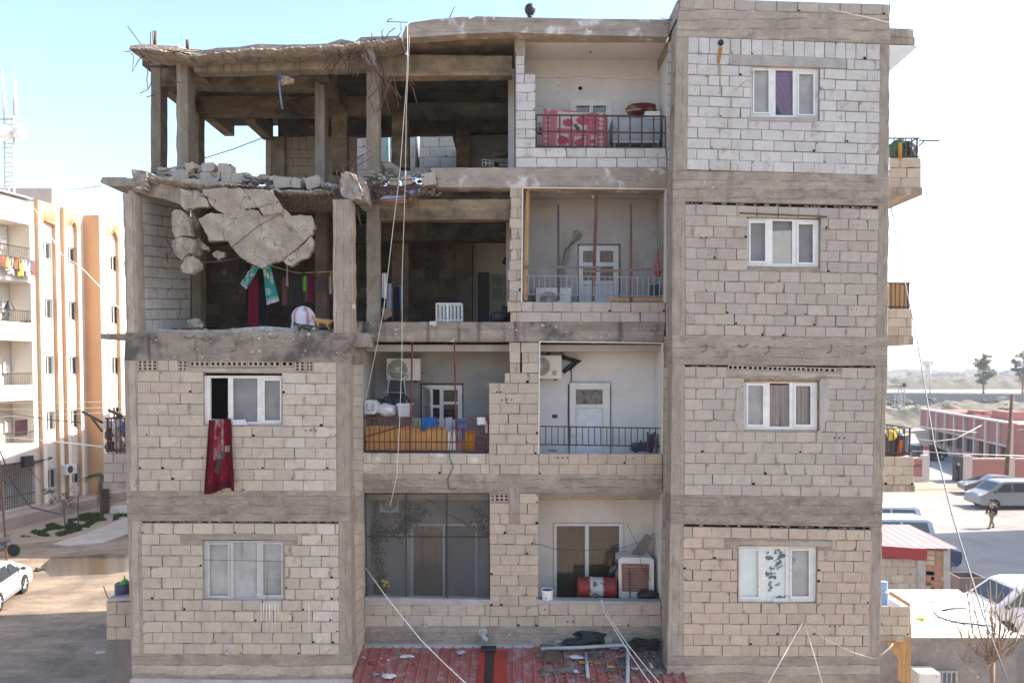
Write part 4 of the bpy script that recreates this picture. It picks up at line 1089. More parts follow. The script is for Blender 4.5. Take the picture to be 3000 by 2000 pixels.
up = [[(425, 145, YF + .8), (419, 138, YF + .8), (374, 78, YF + .8)], [(441, 138, 15.9), (441, 95, 15.9)], [(450, 138, 15.9), (446, 90, 15.9)],
      [(380, 152, 15.5), (366, 151, 15.4)], [(383, 155, 15.5), (392, 165, 15.4), (388, 210, 15.4), (407, 175, 15.5), (430, 160, 15.7)], [(436, 180, 15.7), (430, 235, 15.6), (434, 262, 15.6), (411, 274, 15.5)], [(434, 262, 15.6), (445, 240, 15.7)],
      [(380, 143, 15.4), (450, 152, 15.4), (520, 155, 15.5), (560, 150, 15.5), (640, 160, 15.5), (700, 156, 15.5)], [(378, 148, 15.4), (470, 160, 15.4), (550, 145, 15.4), (620, 150, 15.4), (680, 158, 15.4)],
      [(430, 285, 15.8), (452, 278, 16.4)], [(470, 210, 15.6), (527, 245, 15.6)], [(563, 255, 15.8), (575, 278, 15.6)],
      [(607, 165, 15.9), (606, 220, 15.9)], [(660, 160, 15.9), (654, 210, 15.9)], [(710, 156, 15.8), (702, 225, 15.7)], [(763, 155, 15.8), (750, 222, 15.7)], [(810, 160, 15.9), (802, 190, 15.9)], [(880, 150, 15.9), (878, 222, 15.8)], [(914, 150, 15.8), (908, 182, 15.8)],
      [(1090, 130, 15.6), (1089, 98, 15.6)], [(1120, 120, 15.7), (1119, 95, 15.6), (1123, 85, 15.6)], [(1130, 118, 15.7), (1120, 105, 15.6), (1118, 92, 15.6)], [(1130, 112, 15.7), (1140, 95, 15.6), (1158, 82, 15.6)],
      [(1175, 92, 15.6), (1174, 65, 15.6), (1133, 64, 15.5), (1140, 57, 15.5), (1150, 55, 15.5)], [(1165, 108, 15.6), (1175, 95, 15.6)], [(1133, 64, 15.55), (1194, 66, 15.6)], [(1317, 52, 16), (1333, 20, 16)]]
rebars(up)
b = MB(); b.tube([P(454, 140, 16.3), P(455, 92, 16.3)], .03, 8); b.build('steel_tube', M['rust'], BLD); b = MB(); b.tube([P(549, 142, 16.2), P(549, 118, 16.2)], .035, 8); b.build('steel_tube', M['rust'], BLD)
rr = random.Random(77)
tang = []
for k in range(30):                               # the tangle at the collapsed beam joint above the middle column
    x, y = rr.uniform(985, 1075), rr.uniform(125, 165)
    x2, y2 = x + rr.uniform(-50, 40), y + rr.uniform(20, 75)
    tang.append([(x, y, 15.75), ((x + x2) / 2 + rr.uniform(-10, 10), (y + y2) / 2, 15.55), (x2, y2, 15.6)])
for k in range(9):
    x, y = rr.uniform(1060, 1150), rr.uniform(130, 200)
    tang.append([(x, y, 15.7), (x + rr.uniform(0, 30), y + rr.uniform(40, 90), 15.5), (x + rr.uniform(-20, 50), y + rr.uniform(90, 190), 15.5)])
tang += [[(1085, 195, 15.6), (1090, 240, 15.5), (1075, 270, 15.5), (1097, 330, 15.5), (1092, 336, 15.5)], [(1150, 190, 15.6), (1215, 250, 15.5)], [(1185, 220, 15.6), (1210, 260, 15.5), (1222, 305, 15.5)], [(1115, 225, 15.6), (1160, 265, 15.5), (1176, 290, 15.5)]]
rebar_tangle(tang, .010)
b = MB(); b.tube([P(815, 205, 15.8), P(818, 250, 15.7), P(824, 300, 15.7), P(828, 320, 15.7)], .022, 6); b.tube([P(812, 206, 15.8), P(816, 235, 15.7), P(805, 250, 15.7)], .012, 5); b.tube([P(819, 207, 15.8), P(822, 228, 15.7)], .012, 5)
b.build('hanging_conduit', plain('blue_grey_conduit', (.13, .15, .2), .6), BLD)
b = MB(); b.blob(P(840, 237, 15.8), (.16, .13, .1), .5, 2, 1.5, 0, False, 3, .15); b.build('dangling_fragment', M['rough_conc'], BLD)
b = MB(); b.pq([(1043, 128), (1085, 132), (1100, 165), (1098, 190), (1080, 186), (1055, 160)], 15.7, .3); b.build('broken_beam', M['rough_conc'], BLD)
mesh = []
for k in range(16):                               # mesh of bars left of the broken middle floor
    x = 1080 + k * 11.5 + rr.uniform(-4, 4)
    mesh.append([(x, 520 + rr.uniform(-8, 8), 15.9), (x + rr.uniform(-8, 8), 560, 15.7), (x + rr.uniform(-18, 18), 592 + rr.uniform(-10, 8), 15.75)])
for k in range(5):
    y = 525 + k * 13
    mesh.append([(1065, y - 8, 15.9), (1130, y + rr.uniform(2, 12), 15.7), (1200, y + rr.uniform(0, 12), 15.7), (1275, y - rr.uniform(0, 14), 15.8)])
rebar_tangle(mesh, .011)
lash = []
for k in range(11):                               # stirrups and bars hanging under the broken left floor
    x = 835 + k * 14
    lash.append([(x, 560 + k * .5, 15.3), (x - 12, 585, 15.25), (x - 20, 612, 15.4)])
lash.append([(800, 552, 15.3), (880, 572, 15.2), (975, 575, 15.3)])
for k in range(9): x = rr.uniform(985, 1030); lash.append([(x, 575, 15.2), (x + rr.uniform(-6, 6), 540, 15.1), (x + rr.uniform(-15, 15), 500 + rr.uniform(-10, 15), 15.1)])
for k in range(9): x = rr.uniform(388, 412); lash.append([(x, 560, 15.1), (x + rr.uniform(-6, 6), 530, 15.05), (x + rr.uniform(-8, 8), 506, 15.1)])
lash += [[(1000, 500, 15.3), (1040, 470, 15.2), (1090, 440, 15.3)], [(1005, 510, 15.3), (1060, 478, 15.2), (1095, 458, 15.3)], [(995, 505, 15.3), (1030, 465, 15.2), (1070, 452, 15.3)]]
lash += [[(1036, 590, 15.4), (1044, 620, 15.3), (1058, 660, 15.3)], [(1045, 595, 15.4), (1056, 655, 15.3)], [(676, 727, 14.95), (760, 660, 14.93), (825, 626, 14.95)], [(590, 770, 15.1), (640, 766, 15.2), (700, 755, 15.3)], [(487, 700, 15.5), (505, 730, 15.4), (484, 760, 15.4)], [(487, 740, 15.5), (492, 770, 15.4)]]
rebar_tangle(lash, .009)
def Z5(pts, ox=250, oy=440, s=.3827):
    return [(ox + x * s, oy + y * s) for x, y in pts]
def chunk(name, pts, Y, thick, mat, label, cat, group=None, tilt=(0, 0), seed=0, amp=.022, jag=1.8):
    """a slab fragment: traced outline at its own distance and thickness, rough broken rim"""
    r = random.Random(seed)
    out = []
    for i in range(len(pts)):
        a, b_ = pts[i], pts[(i + 1) % len(pts)]
        L = math.hypot(b_[0] - a[0], b_[1] - a[1]); n = max(1, int(L / 5))
        for k in range(n):
            t = k / n
            j = 0 if k == 0 else r.uniform(-jag, jag)
            out.append((lerp(a[0], b_[0], t) + j, lerp(a[1], b_[1], t) + j))
    cx = sum(p[0] for p in out) / len(out); cy = sum(p[1] for p in out) / len(out)
    def W(x, y, d=0):
        p = P(x, y, Y); p.y += d + tilt[0] * (x - cx) / 100 + tilt[1] * (y - cy) / 100
        return p
    bm = bmesh.new()
    vs = [bm.verts.new(W(cx + (x - cx) * .985, cy + (y - cy) * .975)) for x, y in out]
    f = bm.faces.new(vs)
    bmesh.ops.triangulate(bm, faces=[f])
    for _ in range(4):
        inner = [e for e in bm.edges if not e.is_boundary and e.calc_length() > .16]
        if not inner: break
        bmesh.ops.subdivide_edges(bm, edges=inner, cuts=1)
        bmesh.ops.triangulate(bm, faces=bm.faces[:])
    for v in bm.verts:
        if not v.is_boundary:
            v.co.y += amp * noise.noise(v.co * 5) + amp * .7 * noise.noise(v.co * 14)
    mb = MB()
    bm.verts.index_update()
    mb.add([v.co.copy() for v in bm.verts], [[v.index for v in fc.verts] for fc in bm.faces], 0, False)
    n = len(out)
    ring0 = [W(cx + (x - cx) * .985, cy + (y - cy) * .975) for x, y in out]
    ring1 = [W(x, y, thick * .25) + Vector((r.uniform(-.012, .012), 0, r.uniform(-.012, .012))) for x, y in out]
    ring2 = [W(cx + (x - cx) * .99, cy + (y - cy) * .99, thick * r.uniform(.6, .75)) for x, y in out]
    ring3 = [W(cx + (x - cx) * .96, cy + (y - cy) * .96, thick) for x, y in out]
    vs = ring0 + ring1 + ring2 + ring3
    fs = []
    for q in range(3):
        for k in range(n):
            k2 = (k + 1) % n
            fs.append([q * n + k, q * n + k2, (q + 1) * n + k2, (q + 1) * n + k])
    fs.append([3 * n + k for k in range(n)])
    mb.add(vs, fs, 1 if isinstance(mat, list) and len(mat) > 1 else 0)
    bm.free()
    for k in range(0, n, 2):
        if r.random() < .55:
            s_ = r.uniform(1.2, 4.2) * Y / F; c = ring1[k].lerp(ring2[k], r.random())
            mb.blob(c, (s_ * 1.3, s_, s_), .5, 1, 1.8, len(mat) - 1, False, k, .3)
    return one(mb, name, mat, label, cat, group)
slabface = surf('fallen_slab_underside', (.35, .30, .245), .95, .3, 3, 26, stain=(.22, .21, .205), stain_t=(.48, .66), stain_scale=2.6, spots=(.48, .45, .41), spots_t=(.63, .7), spots_scale=9, bump=.9, bump_scale=14, bumpd=.03)
nt = slabface.node_tree
bs = nt.nodes['Principled BSDF']
vor = N(nt, 'ShaderNodeTexVoronoi', feature='DISTANCE_TO_EDGE'); vor.inputs['Scale'].default_value = 1.35
ge = N(nt, 'ShaderNodeNewGeometry'); nz = N(nt, 'ShaderNodeTexNoise'); nz.inputs['Scale'].default_value = 1.6; nz.inputs['Detail'].default_value = 6
vm = N(nt, 'ShaderNodeVectorMath', operation='ADD')
vs_ = N(nt, 'ShaderNodeVectorMath', operation='SCALE'); vs_.inputs['Scale'].default_value = .9
nt.links.new(ge.outputs['Position'], nz.inputs['Vector']); nt.links.new(nz.outputs['Color'], vs_.inputs[0])
nt.links.new(ge.outputs['Position'], vm.inputs[0]); nt.links.new(vs_.outputs[0], vm.inputs[1]); nt.links.new(vm.outputs[0], vor.inputs['Vector'])
crk = ramp(nt, vor.outputs['Distance'], .003, .012, g3(.9), g3(0))
old = bs.inputs['Base Color'].links[0].from_socket
nt.links.new(mix(nt, crk, old, (.12, .105, .09)), bs.inputs['Base Color'])
SL = [slabface, M['rough_conc']]
GS = 'slab pieces hanging in the blown out room'
chunk('hanging_slab', Z5([(865, 530), (905, 505), (965, 480), (1030, 490), (1130, 497), (1190, 457), (1290, 460), (1330, 465), (1360, 507), (1420, 492), (1510, 445), (1560, 480), (1580, 510), (1650, 495), (1735, 505), (1755, 560), (1760, 600), (1735, 650), (1690, 680), (1640, 730), (1560, 800), (1500, 840), (1420, 860), (1340, 900), (1280, 880), (1230, 850), (1180, 820), (1120, 750), (1080, 690), (1000, 690), (940, 700), (920, 640), (895, 590)]),
      15.1, .16, SL, 'largest cracked slab piece dangling in the middle of the blown out room', 'slab', GS, (0, .1), 1)
chunk('hanging_slab', Z5([(870, 345), (910, 302), (1050, 290), (1200, 298), (1430, 305), (1440, 340), (1480, 390), (1400, 420), (1330, 432), (1190, 452), (1130, 492), (1060, 490), (990, 450), (950, 410), (930, 350)]),
      15.0, .15, SL, 'long upper slab piece just under the rubble covered floor edge', 'slab', GS, (0, .12), 2)
chunk('hanging_slab', Z5([(735, 300), (765, 305), (860, 315), (895, 352), (925, 372), (938, 430), (870, 430), (800, 445), (760, 460), (735, 430)]), 15.0, .15, SL, 'small upper left slab piece with a smooth grey face', 'slab', GS, (.1, .05), 3)
chunk('hanging_slab', Z5([(665, 480), (700, 455), (750, 465), (795, 520), (800, 600), (808, 650), (740, 655), (680, 680), (660, 620)]), 15.05, .2, [M['rough_conc']], 'upright rough concrete piece hanging nearest to the white block side wall', 'slab', GS, (0, .1), 4, .04)
chunk('hanging_slab', Z5([(665, 690), (740, 660), (820, 682), (830, 720), (810, 780), (770, 800), (735, 838), (690, 810), (665, 760)]), 15.05, .2, [M['rough_conc']], 'six sided rough concrete piece hanging below the upright one', 'slab', GS, (0, .1), 5, .04)
chunk('hanging_slab', Z5([(740, 870), (765, 820), (820, 810), (870, 850), (875, 900), (840, 920), (800, 945), (740, 935), (725, 900)]), 15.1, .2, [M['rough_conc']], 'lowest brownish lump of concrete hanging by the side wall', 'slab', GS, (0, .1), 6, .05)
chunk('hanging_slab', Z5([(970, 790), (1010, 770), (1065, 785), (1060, 815), (1020, 830), (985, 820)]), 15.2, .12, [M['rough_conc']], 'small pale fragment hanging alone in the dark of the room', 'slab', GS, (0, 0), 7, .04)
chunk('hanging_slab', Z5([(1328, 440), (1480, 400), (1510, 440), (1500, 478), (1420, 490), (1362, 503)]), 14.98, .14, SL, 'wedge shaped slab piece at the right end of the long upper one', 'slab', GS, (0, .1), 8)
chunk('hanging_slab', Z5([(1515, 845), (1560, 805), (1660, 735), (1735, 660), (1750, 700), (1740, 770), (1700, 820), (1620, 850), (1580, 885), (1530, 870)]), 15.14, .16, SL, 'lower right slab piece split off beside the largest one', 'slab', GS, (0, .1), 9)
chunk('hanging_slab', Z5([(885, 705), (945, 745), (940, 762), (885, 752)]), 15.3, .1, [M['rough_conc']], 'tiny sliver of concrete between two hanging pieces', 'slab', GS, (0, 0), 10)
chunk('hanging_slab', Z5([(810, 460), (840, 505), (870, 560), (850, 600), (815, 590), (805, 520)]), 15.4, .14, [M['rough_conc']], 'shadowed piece behind the upright rough concrete piece', 'slab', GS, (0, 0), 11, .03)
chunk('hanging_slab', Z5([(820, 690), (870, 670), (890, 700), (872, 800), (820, 810)]), 15.35, .14, [M['rough_conc']], 'smooth brown strip of concrete behind the six sided piece', 'slab', GS, (0, 0), 12, .02)

def lip(name, top, bot, Y, d, seed, jag=2.2):
    """ragged broken edge of a slab: a jittered grid between two traced lines"""
    r = random.Random(seed)
    def along(pl, t):
        x = lerp(pl[0][0], pl[-1][0], t)
        for (xa, ya), (xb, yb) in zip(pl, pl[1:]):
            if xa <= x <= xb: return x, lerp(ya, yb, (x - xa) / max(1e-6, xb - xa))
        return pl[-1]
    n = int((top[-1][0] - top[0][0]) / 5); rows = 5; vs = []
    for i in range(n + 1):
        t = i / n; (xa, ya), (xb, yb) = along(top, t), along(bot, t)
        ja, jb = r.uniform(-jag, jag), r.uniform(-jag, jag) * 1.5
        for j in range(rows + 1):
            v = j / rows; p = P(lerp(xa, xb, v) + r.uniform(-1.5, 1.5), lerp(ya + ja, yb + jb, v), Y)
            p.y += .10 * noise.noise(p * 4) + .05 * noise.noise(p * 13) + .18 * (2 * v - 1) ** 2
            vs.append(p)
        vs.append(vs[-1] + Vector((0, d, .03))); vs.append(vs[-rows - 2] + Vector((0, d, 0)))
    m = rows + 3; fs = []
    for i in range(n):
        for j in range(m): fs.append([i * m + j, i * m + (j + 1) % m, (i + 1) * m + (j + 1) % m, (i + 1) * m + j])
    b = MB(); b.add(vs, fs); b.poly([vs[j] for j in range(m)]); b.poly([vs[n * m + j] for j in range(m)][::-1])
    return b.build(name, M['rough_conc'], BLD)
lip('broken_roof_edge', [(379, 139), (470, 138), (520, 149), (560, 157), (640, 150), (655, 141), (760, 134), (900, 129), (1040, 121), (1046, 115), (1120, 111), (1178, 100)], [(379, 148), (440, 155), (520, 165), (560, 170), (660, 160), (800, 152), (960, 147), (1050, 140), (1120, 131), (1178, 122)], 15.5, .5, 91)
b = MB()
edge = Z5([(470, 170), (560, 185), (700, 190), (900, 215), (1100, 235), (1300, 270), (1480, 285), (1700, 290), (1895, 300), (1895, 330), (1700, 335), (1480, 325), (1420, 300), (1250, 285), (1100, 285), (960, 300), (860, 300), (740, 285), (620, 250), (545, 235), (500, 280), (470, 300)])
lip('broken_floor_edge', Z5([(470, 170), (560, 185), (700, 190), (900, 215), (1100, 235), (1300, 270), (1480, 285), (1700, 290), (1895, 300)]), Z5([(470, 260), (545, 235), (620, 250), (740, 285), (860, 298), (960, 298), (1100, 285), (1250, 285), (1420, 300), (1480, 322), (1700, 332), (1895, 328)]), YF + .1, 1.2, 90, 3)
b = MB(); b.pq(Z5([(440, 310), (470, 170), (740, 290), (735, 420), (600, 370), (430, 345)]), YF + .3, .2); b.build('broken_beam', M['conc_v'], BLD)
for q, seed in ((Z5([(355, 150), (400, 148), (440, 155), (468, 160), (462, 230), (440, 300), (405, 320), (360, 310), (350, 250), (358, 190)]), 1), (Z5([(1955, 170), (2010, 165), (2055, 175), (2120, 300), (2110, 380), (2050, 385), (1960, 350), (1950, 270)]), 2)):
    o_ = chunk('broken_column_head', q, YF - .02, .4, [M['rough_conc']], None, None, amp=.09, seed=seed, jag=3.5); o_.parent = BLD; o_.location = Vector(o_['_o']) - Vector(BLD['_o'])
block_old = surf('broken_fluted_block', (.36, .315, .265), .92, .15, 3, 60, (14, 14, .6), stain=(.33, .24, .16), stain_t=(.62, .75), stain_scale=6, bump=.6, bump_scale=20)
GR = 'broken blocks along the collapsed floor edge'
def rblock(px, py, wpx, hpx, Y, rot, seed, label):
    r = random.Random(seed)
    c = P(px, py, Y); k = Y / F
    w_, h_ = wpx * k, hpx * k
    b = MB()
    f = lambda s, t, d=0.0: Vector((c.x + ((s - .5) * w_) * math.cos(rot) - ((.5 - t) * h_) * math.sin(rot), c.y + d, c.z + (.5 - t) * h_ * math.cos(rot) + (s - .5) * w_ * math.sin(rot)))
    block_face(b, f, 0, 0, 1, 1, w_, h_, r, .0, (1, 1, 1), chip=1)
    cs = [(.03, .03), (.97, .03), (.97, .97), (.03, .97)]
    A = [f(*q, .02) for q in cs]; B_ = [f(*q, .3) for q in cs]
    b.add(A + B_, [[4, 5, 6, 7], [0, 1, 5, 4], [1, 2, 6, 5], [2, 3, 7, 6], [3, 0, 4, 7]])
    return one(b, 'broken_block', block_old, label, 'block', GR)
for i, (x, y, w_, h_, rot, lb) in enumerate([
        (600, 519, 31, 28, 0, 'first block from the left in the row of four on the rubble'), (629, 519, 30, 28, .02, 'second block from the left in the row of four on the rubble'),
        (662, 521, 30, 28, 0, 'third block of the row of four, with brown end grooves'), (692, 522, 29, 29, 0, 'right end block of the row of four on the rubble'),
        (608, 490, 36, 27, .05, 'rounded block lying on the left pair of the row of four'), (657, 493, 38, 28, -.05, 'upright fluted block standing on the right pair of the row of four'),
        (527, 512, 48, 26, .06, 'long split block at the left end of the rubble'), (556, 488, 26, 20, .4, 'tilted small block behind the split one'),
        (828, 536, 54, 28, .12, 'wide fluted block lying tilted near the middle column foot'), (863, 537, 33, 27, 0, 'square pale block right of the tilted fluted one'), (916, 534, 42, 34, .3, 'big rounded block leaning against the column foot'),
        (1190, 528, 30, 26, .15, 'grey block caught in the bent bars of the middle floor'), (1152, 534, 24, 24, -.2, 'small grey block left of the one caught in the bars'), (1255, 524, 42, 36, .15, 'pale chunk with a smooth face at the broken end of the middle beam')]):
    rblock(x, y, w_, h_, 15.35 if i < 11 else 15.75, rot, 300 + i, lb)
b = MB()
r = random.Random(9)
for k in range(190):                              # coarse heap under and behind the countable blocks
    x = r.uniform(468, 985); top_ = 12 + 26 * math.exp(-((x - 575) / 75) ** 2) + 10 * math.exp(-((x - 850) / 70) ** 2)
    yb = lerp(512, 553, (x - 468) / 517); s_ = r.uniform(4, 11) * .0069
    b.blob(P(x, yb + 7 - r.uniform(0, 1) ** 1.4 * (top_ + 7), 15.5 + r.uniform(0, .6)), (s_ * r.uniform(.9, 1.6), s_, s_ * r.uniform(.6, 1.1)), .45, 1, 1.5, 0, False, k, .35, tint=g3(r.uniform(.65, 1.15)))
for k in range(420):
    t = r.random()
    x = lerp(470, 985, t); y = lerp(508, 552, t) - r.uniform(0, 22) * (1 - abs(t - .3))
    if r.random() < .4: x = r.uniform(470, 730); y = lerp(508, 530, (x - 470) / 260) - r.uniform(5, 30) * math.exp(-((x - 560) / 90) ** 2)
    s_ = (r.uniform(2, 6) if r.random() < .7 else r.uniform(7, 17)) * .0068
    b.blob(P(x, y, 15.4 + r.uniform(0, .5)), (s_ * r.uniform(.8, 1.5), s_, s_ * r.uniform(.6, 1)), .5, 1, 1.7, 0, False, k, .2, tint=g3(r.uniform(.6, 1.1)))
for k in range(150):
    x = r.uniform(1080, 1290); y = r.uniform(505, 575) ; s_ = r.uniform(2, 9) * .007
    b.blob(P(x, y, 15.8 + r.uniform(0, .3)), (s_ * r.uniform(.8, 1.5), s_, s_ * r.uniform(.6, 1)), .5, 1, 1.7, 0, False, k, .2, tint=g3(r.uniform(.5, 1)))
for k in range(40):
    x = r.uniform(300, 370); s_ = r.uniform(1.5, 4) * .0068
    b.blob(P(x, 521, 16.1 + r.uniform(0, .3)), (s_ * 1.4, s_, s_ * .7), .5, 1, 1.7, 0, False, k, .2, tint=g3(r.uniform(.5, 1)))
debris = surf('mixed_debris', (.36, .32, .275), .95, .25, 8, 50, tint=True, bump=.6, bump_scale=30)
tag(b.build('rubble', debris), 'grey loose rubble scattered along the collapsed floor edges', 'rubble', kind='stuff')
b = MB(); b.blob(P(1135, 500, 16.6), (.28, .2, .2), .4, 2, 1.5, 0, False, 3, .15); one(b, 'concrete_lump', M['rough_conc'], 'large grey lump of concrete lying between the two inner columns', 'rubble lump')
for i, (pts, c_, lb) in enumerate([([(1113, 583), (1128, 572), (1190, 575), (1185, 584), (1140, 588)], (.30, .36, .46), 'pale blue sheet scrap crushed under the bent bars'), ([(1185, 560), (1232, 552), (1225, 572), (1210, 576), (1198, 566)], (.26, .32, .45), 'blue grey sheet scrap caught under the right end of the bars'),
                               ([(1114, 582), (1122, 590), (1175, 594), (1222, 583), (1218, 577), (1170, 588)], (.42, .16, .10), 'torn orange cloth strip hanging below the bent bars')]):
    b = MB(); b.pq(pts, 15.72 + i * .03, .05, tint=c_); one(b, 'torn_sheet', M['cloth'], lb, 'sheet scrap', 'sheet scraps caught in the bent bars')
b = MB()
for k in range(170):
    t = r.random(); x = lerp(420, 1000, t); y = 974 - abs(r.gauss(0, 1)) * (5 + 5 * math.exp(-((x - 750) / 80) ** 2))
    s_ = r.uniform(1, 4) * .0067
    b.blob(P(x, y, 15.2 + r.uniform(0, .6)), (s_ * 1.6, s_ * 1.5, s_ * .6), .4, 1, 1.5, 0, False, k, .2, tint=g3(r.uniform(.9, 1.35)))
b.pq([(420, 976), (418, 960), (520, 966), (650, 966), (720, 959), (780, 955), (840, 960), (985, 970), (985, 976)], 15.35, .5, tint=g3(1.25))
tag(b.build('rubble', debris), 'pale grit and dust lying along the third floor edge', 'rubble', kind='stuff')
b = MB(); b.blob(P(572, 950, 15.9), (.16, .14, .14), .4, 2, 1.6, 0, False, 5, .2); one(b, 'concrete_lump', block_old, 'fluted block lump on the third floor against the side wall', 'rubble lump')

def cloth(name, corners, Y, fn, label, cat, group=None, nu=14, nv=18, folds=3, amp=.03, ph=0, sag=0, swing=0, hem=None):
    TL, TR, BR, BL = corners
    if 'deep red' in label or 'pink blanket' in label:
        f0 = fn; kq = .42 if 'deep' in label else .66
        fn = lambda u, v: tuple(x * kq for x in f0(u, v))
    mb = MB(); vs, ts = [], []
    for j in range(nv + 1):
        for i in range(nu + 1):
            u, v = i / nu, j / nv
            x = lerp(lerp(TL[0], TR[0], u), lerp(BL[0], BR[0], u), v)
            y = lerp(lerp(TL[1], TR[1], u), lerp(BL[1], BR[1], u), v) + sag * math.sin(u * math.pi) + (hem(u) * v ** 2 if hem else 0)
            p = P(x, y, Y)
            p.y += amp * (.35 + .65 * v) * (math.sin(u * folds * 6.283 + ph + v * 1.3) + .4 * math.sin(u * folds * 15 + ph * 2)) + swing * v
            vs.append(p); ts.append(fn(u, v) if callable(fn) else fn)
    fs = [[j * (nu + 1) + i, j * (nu + 1) + i + 1, (j + 1) * (nu + 1) + i + 1, (j + 1) * (nu + 1) + i] for j in range(nv) for i in range(nu)]
    n0 = len(vs)
    vs2 = [p + Vector((0, .012, 0)) for p in vs]
    mb.add(vs + vs2, fs + [[k + n0 for k in f[::-1]] for f in fs], 0, True, ts + ts)
    return one(mb, name, M['cloth'], label, cat, group)
def cl(a, b, t): return tuple(lerp(x, y, t) for x, y in zip(a, b))
def red_blanket(u, v):
    c = (.25, .012, .035)
    d = min(u, 1 - u)
    if v > .88 or u < .1 or u > .93: return (.17, .008, .03)
    if .30 < u < .68 and v < .55: c = (.50, .42, .38)
    for fu, fv, rr_, cc in ((.42, .17, .1, (.42, .02, .05)), (.5, .28, .09, (.60, .10, .2)), (.36, .32, .08, (.5, .03, .06)), (.58, .08, .08, (.55, .12, .22)), (.48, .43, .09, (.66, .16, .28)), (.1, .2, .07, (.5, .03, .04))):
        if (u - fu) ** 2 + ((v - fv) * 1.3) ** 2 < rr_ ** 2: return cc
    for fu, fv, ra, rb in ((.62, .5, .07, .07), (.46, .62, .1, .06), (.55, .13, .05, .05), (.42, .7, .07, .05)):
        if ((u - fu) / ra) ** 2 + ((v - fv) / rb) ** 2 < 1: return (.10, .16, .10)
    if .72 < u < .9 and .38 < v < .47: return (.52, .44, .38)
    if v > .45 and (int(u * 12) + int(v * 16)) % 5 == 0 and (u * 12) % 1 < .45 and (v * 16) % 1 < .5: return (.5, .06, .14)
    if (int(u * 9) + int(v * 14)) % 2 == 0: c = cl(c, (.33, .01, .03), .5)
    return c
cloth('blanket', ((612, 1230), (676, 1226), (690, 1434), (598, 1447)), YF - .07, red_blanket, 'deep red flowered blanket hanging out of the open window', 'blanket', nu=44, nv=70, folds=2.6, amp=.045, swing=-.05, hem=lambda u: -9 * max(0, math.sin((u - .35) * 4.6)) + (4 if u > .9 else 0))
cloth('cloth_bundle', ((676, 1230), (718, 1228), (722, 1244), (678, 1244)), YF - .03, (.55, .55, .6), 'crumpled white cloth on the sill beside the red blanket', 'cloth', folds=4, amp=.02)
def rose(u, v):
    pk = (.62, .20, .24)
    if u < .17:
        return (.68, .55, .5) if abs(u - .085) < .02 * (1 + math.sin(v * 45)) else pk
    if u > .86: return (.68, .55, .5) if abs(u - .92) < .02 * (1 + math.sin(v * 45)) else (.55, .13, .18)
    c = pk
    big = (.22, .05, .7, .52)
    for a, b_, c2, d2 in (big, (.23, .68, .42, .99), (.5, .72, .68, 1), (.76, .7, .85, 1)):
        if a < u < c2 and b_ < v < d2: c = (.68, .62, .58)
    for fu, fv, rr_ in ((.40, .36, .085), (.63, .26, .1), (.33, .86, .09), (.59, .9, .08), (.79, .88, .05)):
        d = math.hypot((u - fu) * 1.35, v - fv)
        if d < rr_ * 1.35:
            k = .5 + .5 * math.sin(d * 110 + 3 * math.sin(math.atan2(v - fv, u - fu) * 5))
            return cl((.45, .03, .07), (.68, .18, .24), k)
    for fu, fv in ((.52, .42), (.56, .5), (.3, .76), (.64, .78)):
        if abs(u - fu) < .03 and abs(v - fv) < .05: return (.12, .10, .06)
    if .70 < u < .86 and v < .65: c = (.56, .14, .18) if int(u * 40) % 2 else pk
    return c
cloth('blanket', ((1592, 316), (1775, 334), (1776, 428), (1586, 428)), YR + .3, rose, 'pink blanket with big red roses over the top balcony railing', 'blanket', nu=64, nv=44, folds=2, amp=.02)
def tq(seed):
    def f(u, v):
        c = (.035, .30, .29)
        if v > .86: return (.22, .42, .40) if v < .93 else (.5, .52, .48)
        for k in range(9):
            a = (math.sin(seed * 3 + k * 12.9) * 43758.5) % 1; b_ = (math.sin(seed * 7 + k * 78.2) * 24634.6) % 1
            d = math.hypot(u - a, (v - b_ * .85) * 1.8)
            if .1 < d < .15 or d < .05 or (k % 3 == 0 and d < .1): return (.5, .58, .54)
        return c
    return f
cloth('towel', ((738, 780), (760, 784), (722, 848), (703, 830)), 16.4, tq(1), 'smaller turquoise patterned towel flung out to the left', 'towel', 'turquoise towels in the blown out room', nu=24, nv=34, folds=1.5, amp=.015)
cloth('towel', ((770, 778), (792, 776), (819, 881), (781, 893)), 16.4, tq(2), 'long turquoise towel with white flowers hanging straight down', 'towel', 'turquoise towels in the blown out room', nu=28, nv=44, folds=1.5, amp=.015)
GC = 'clothes on the lines of the third storey'
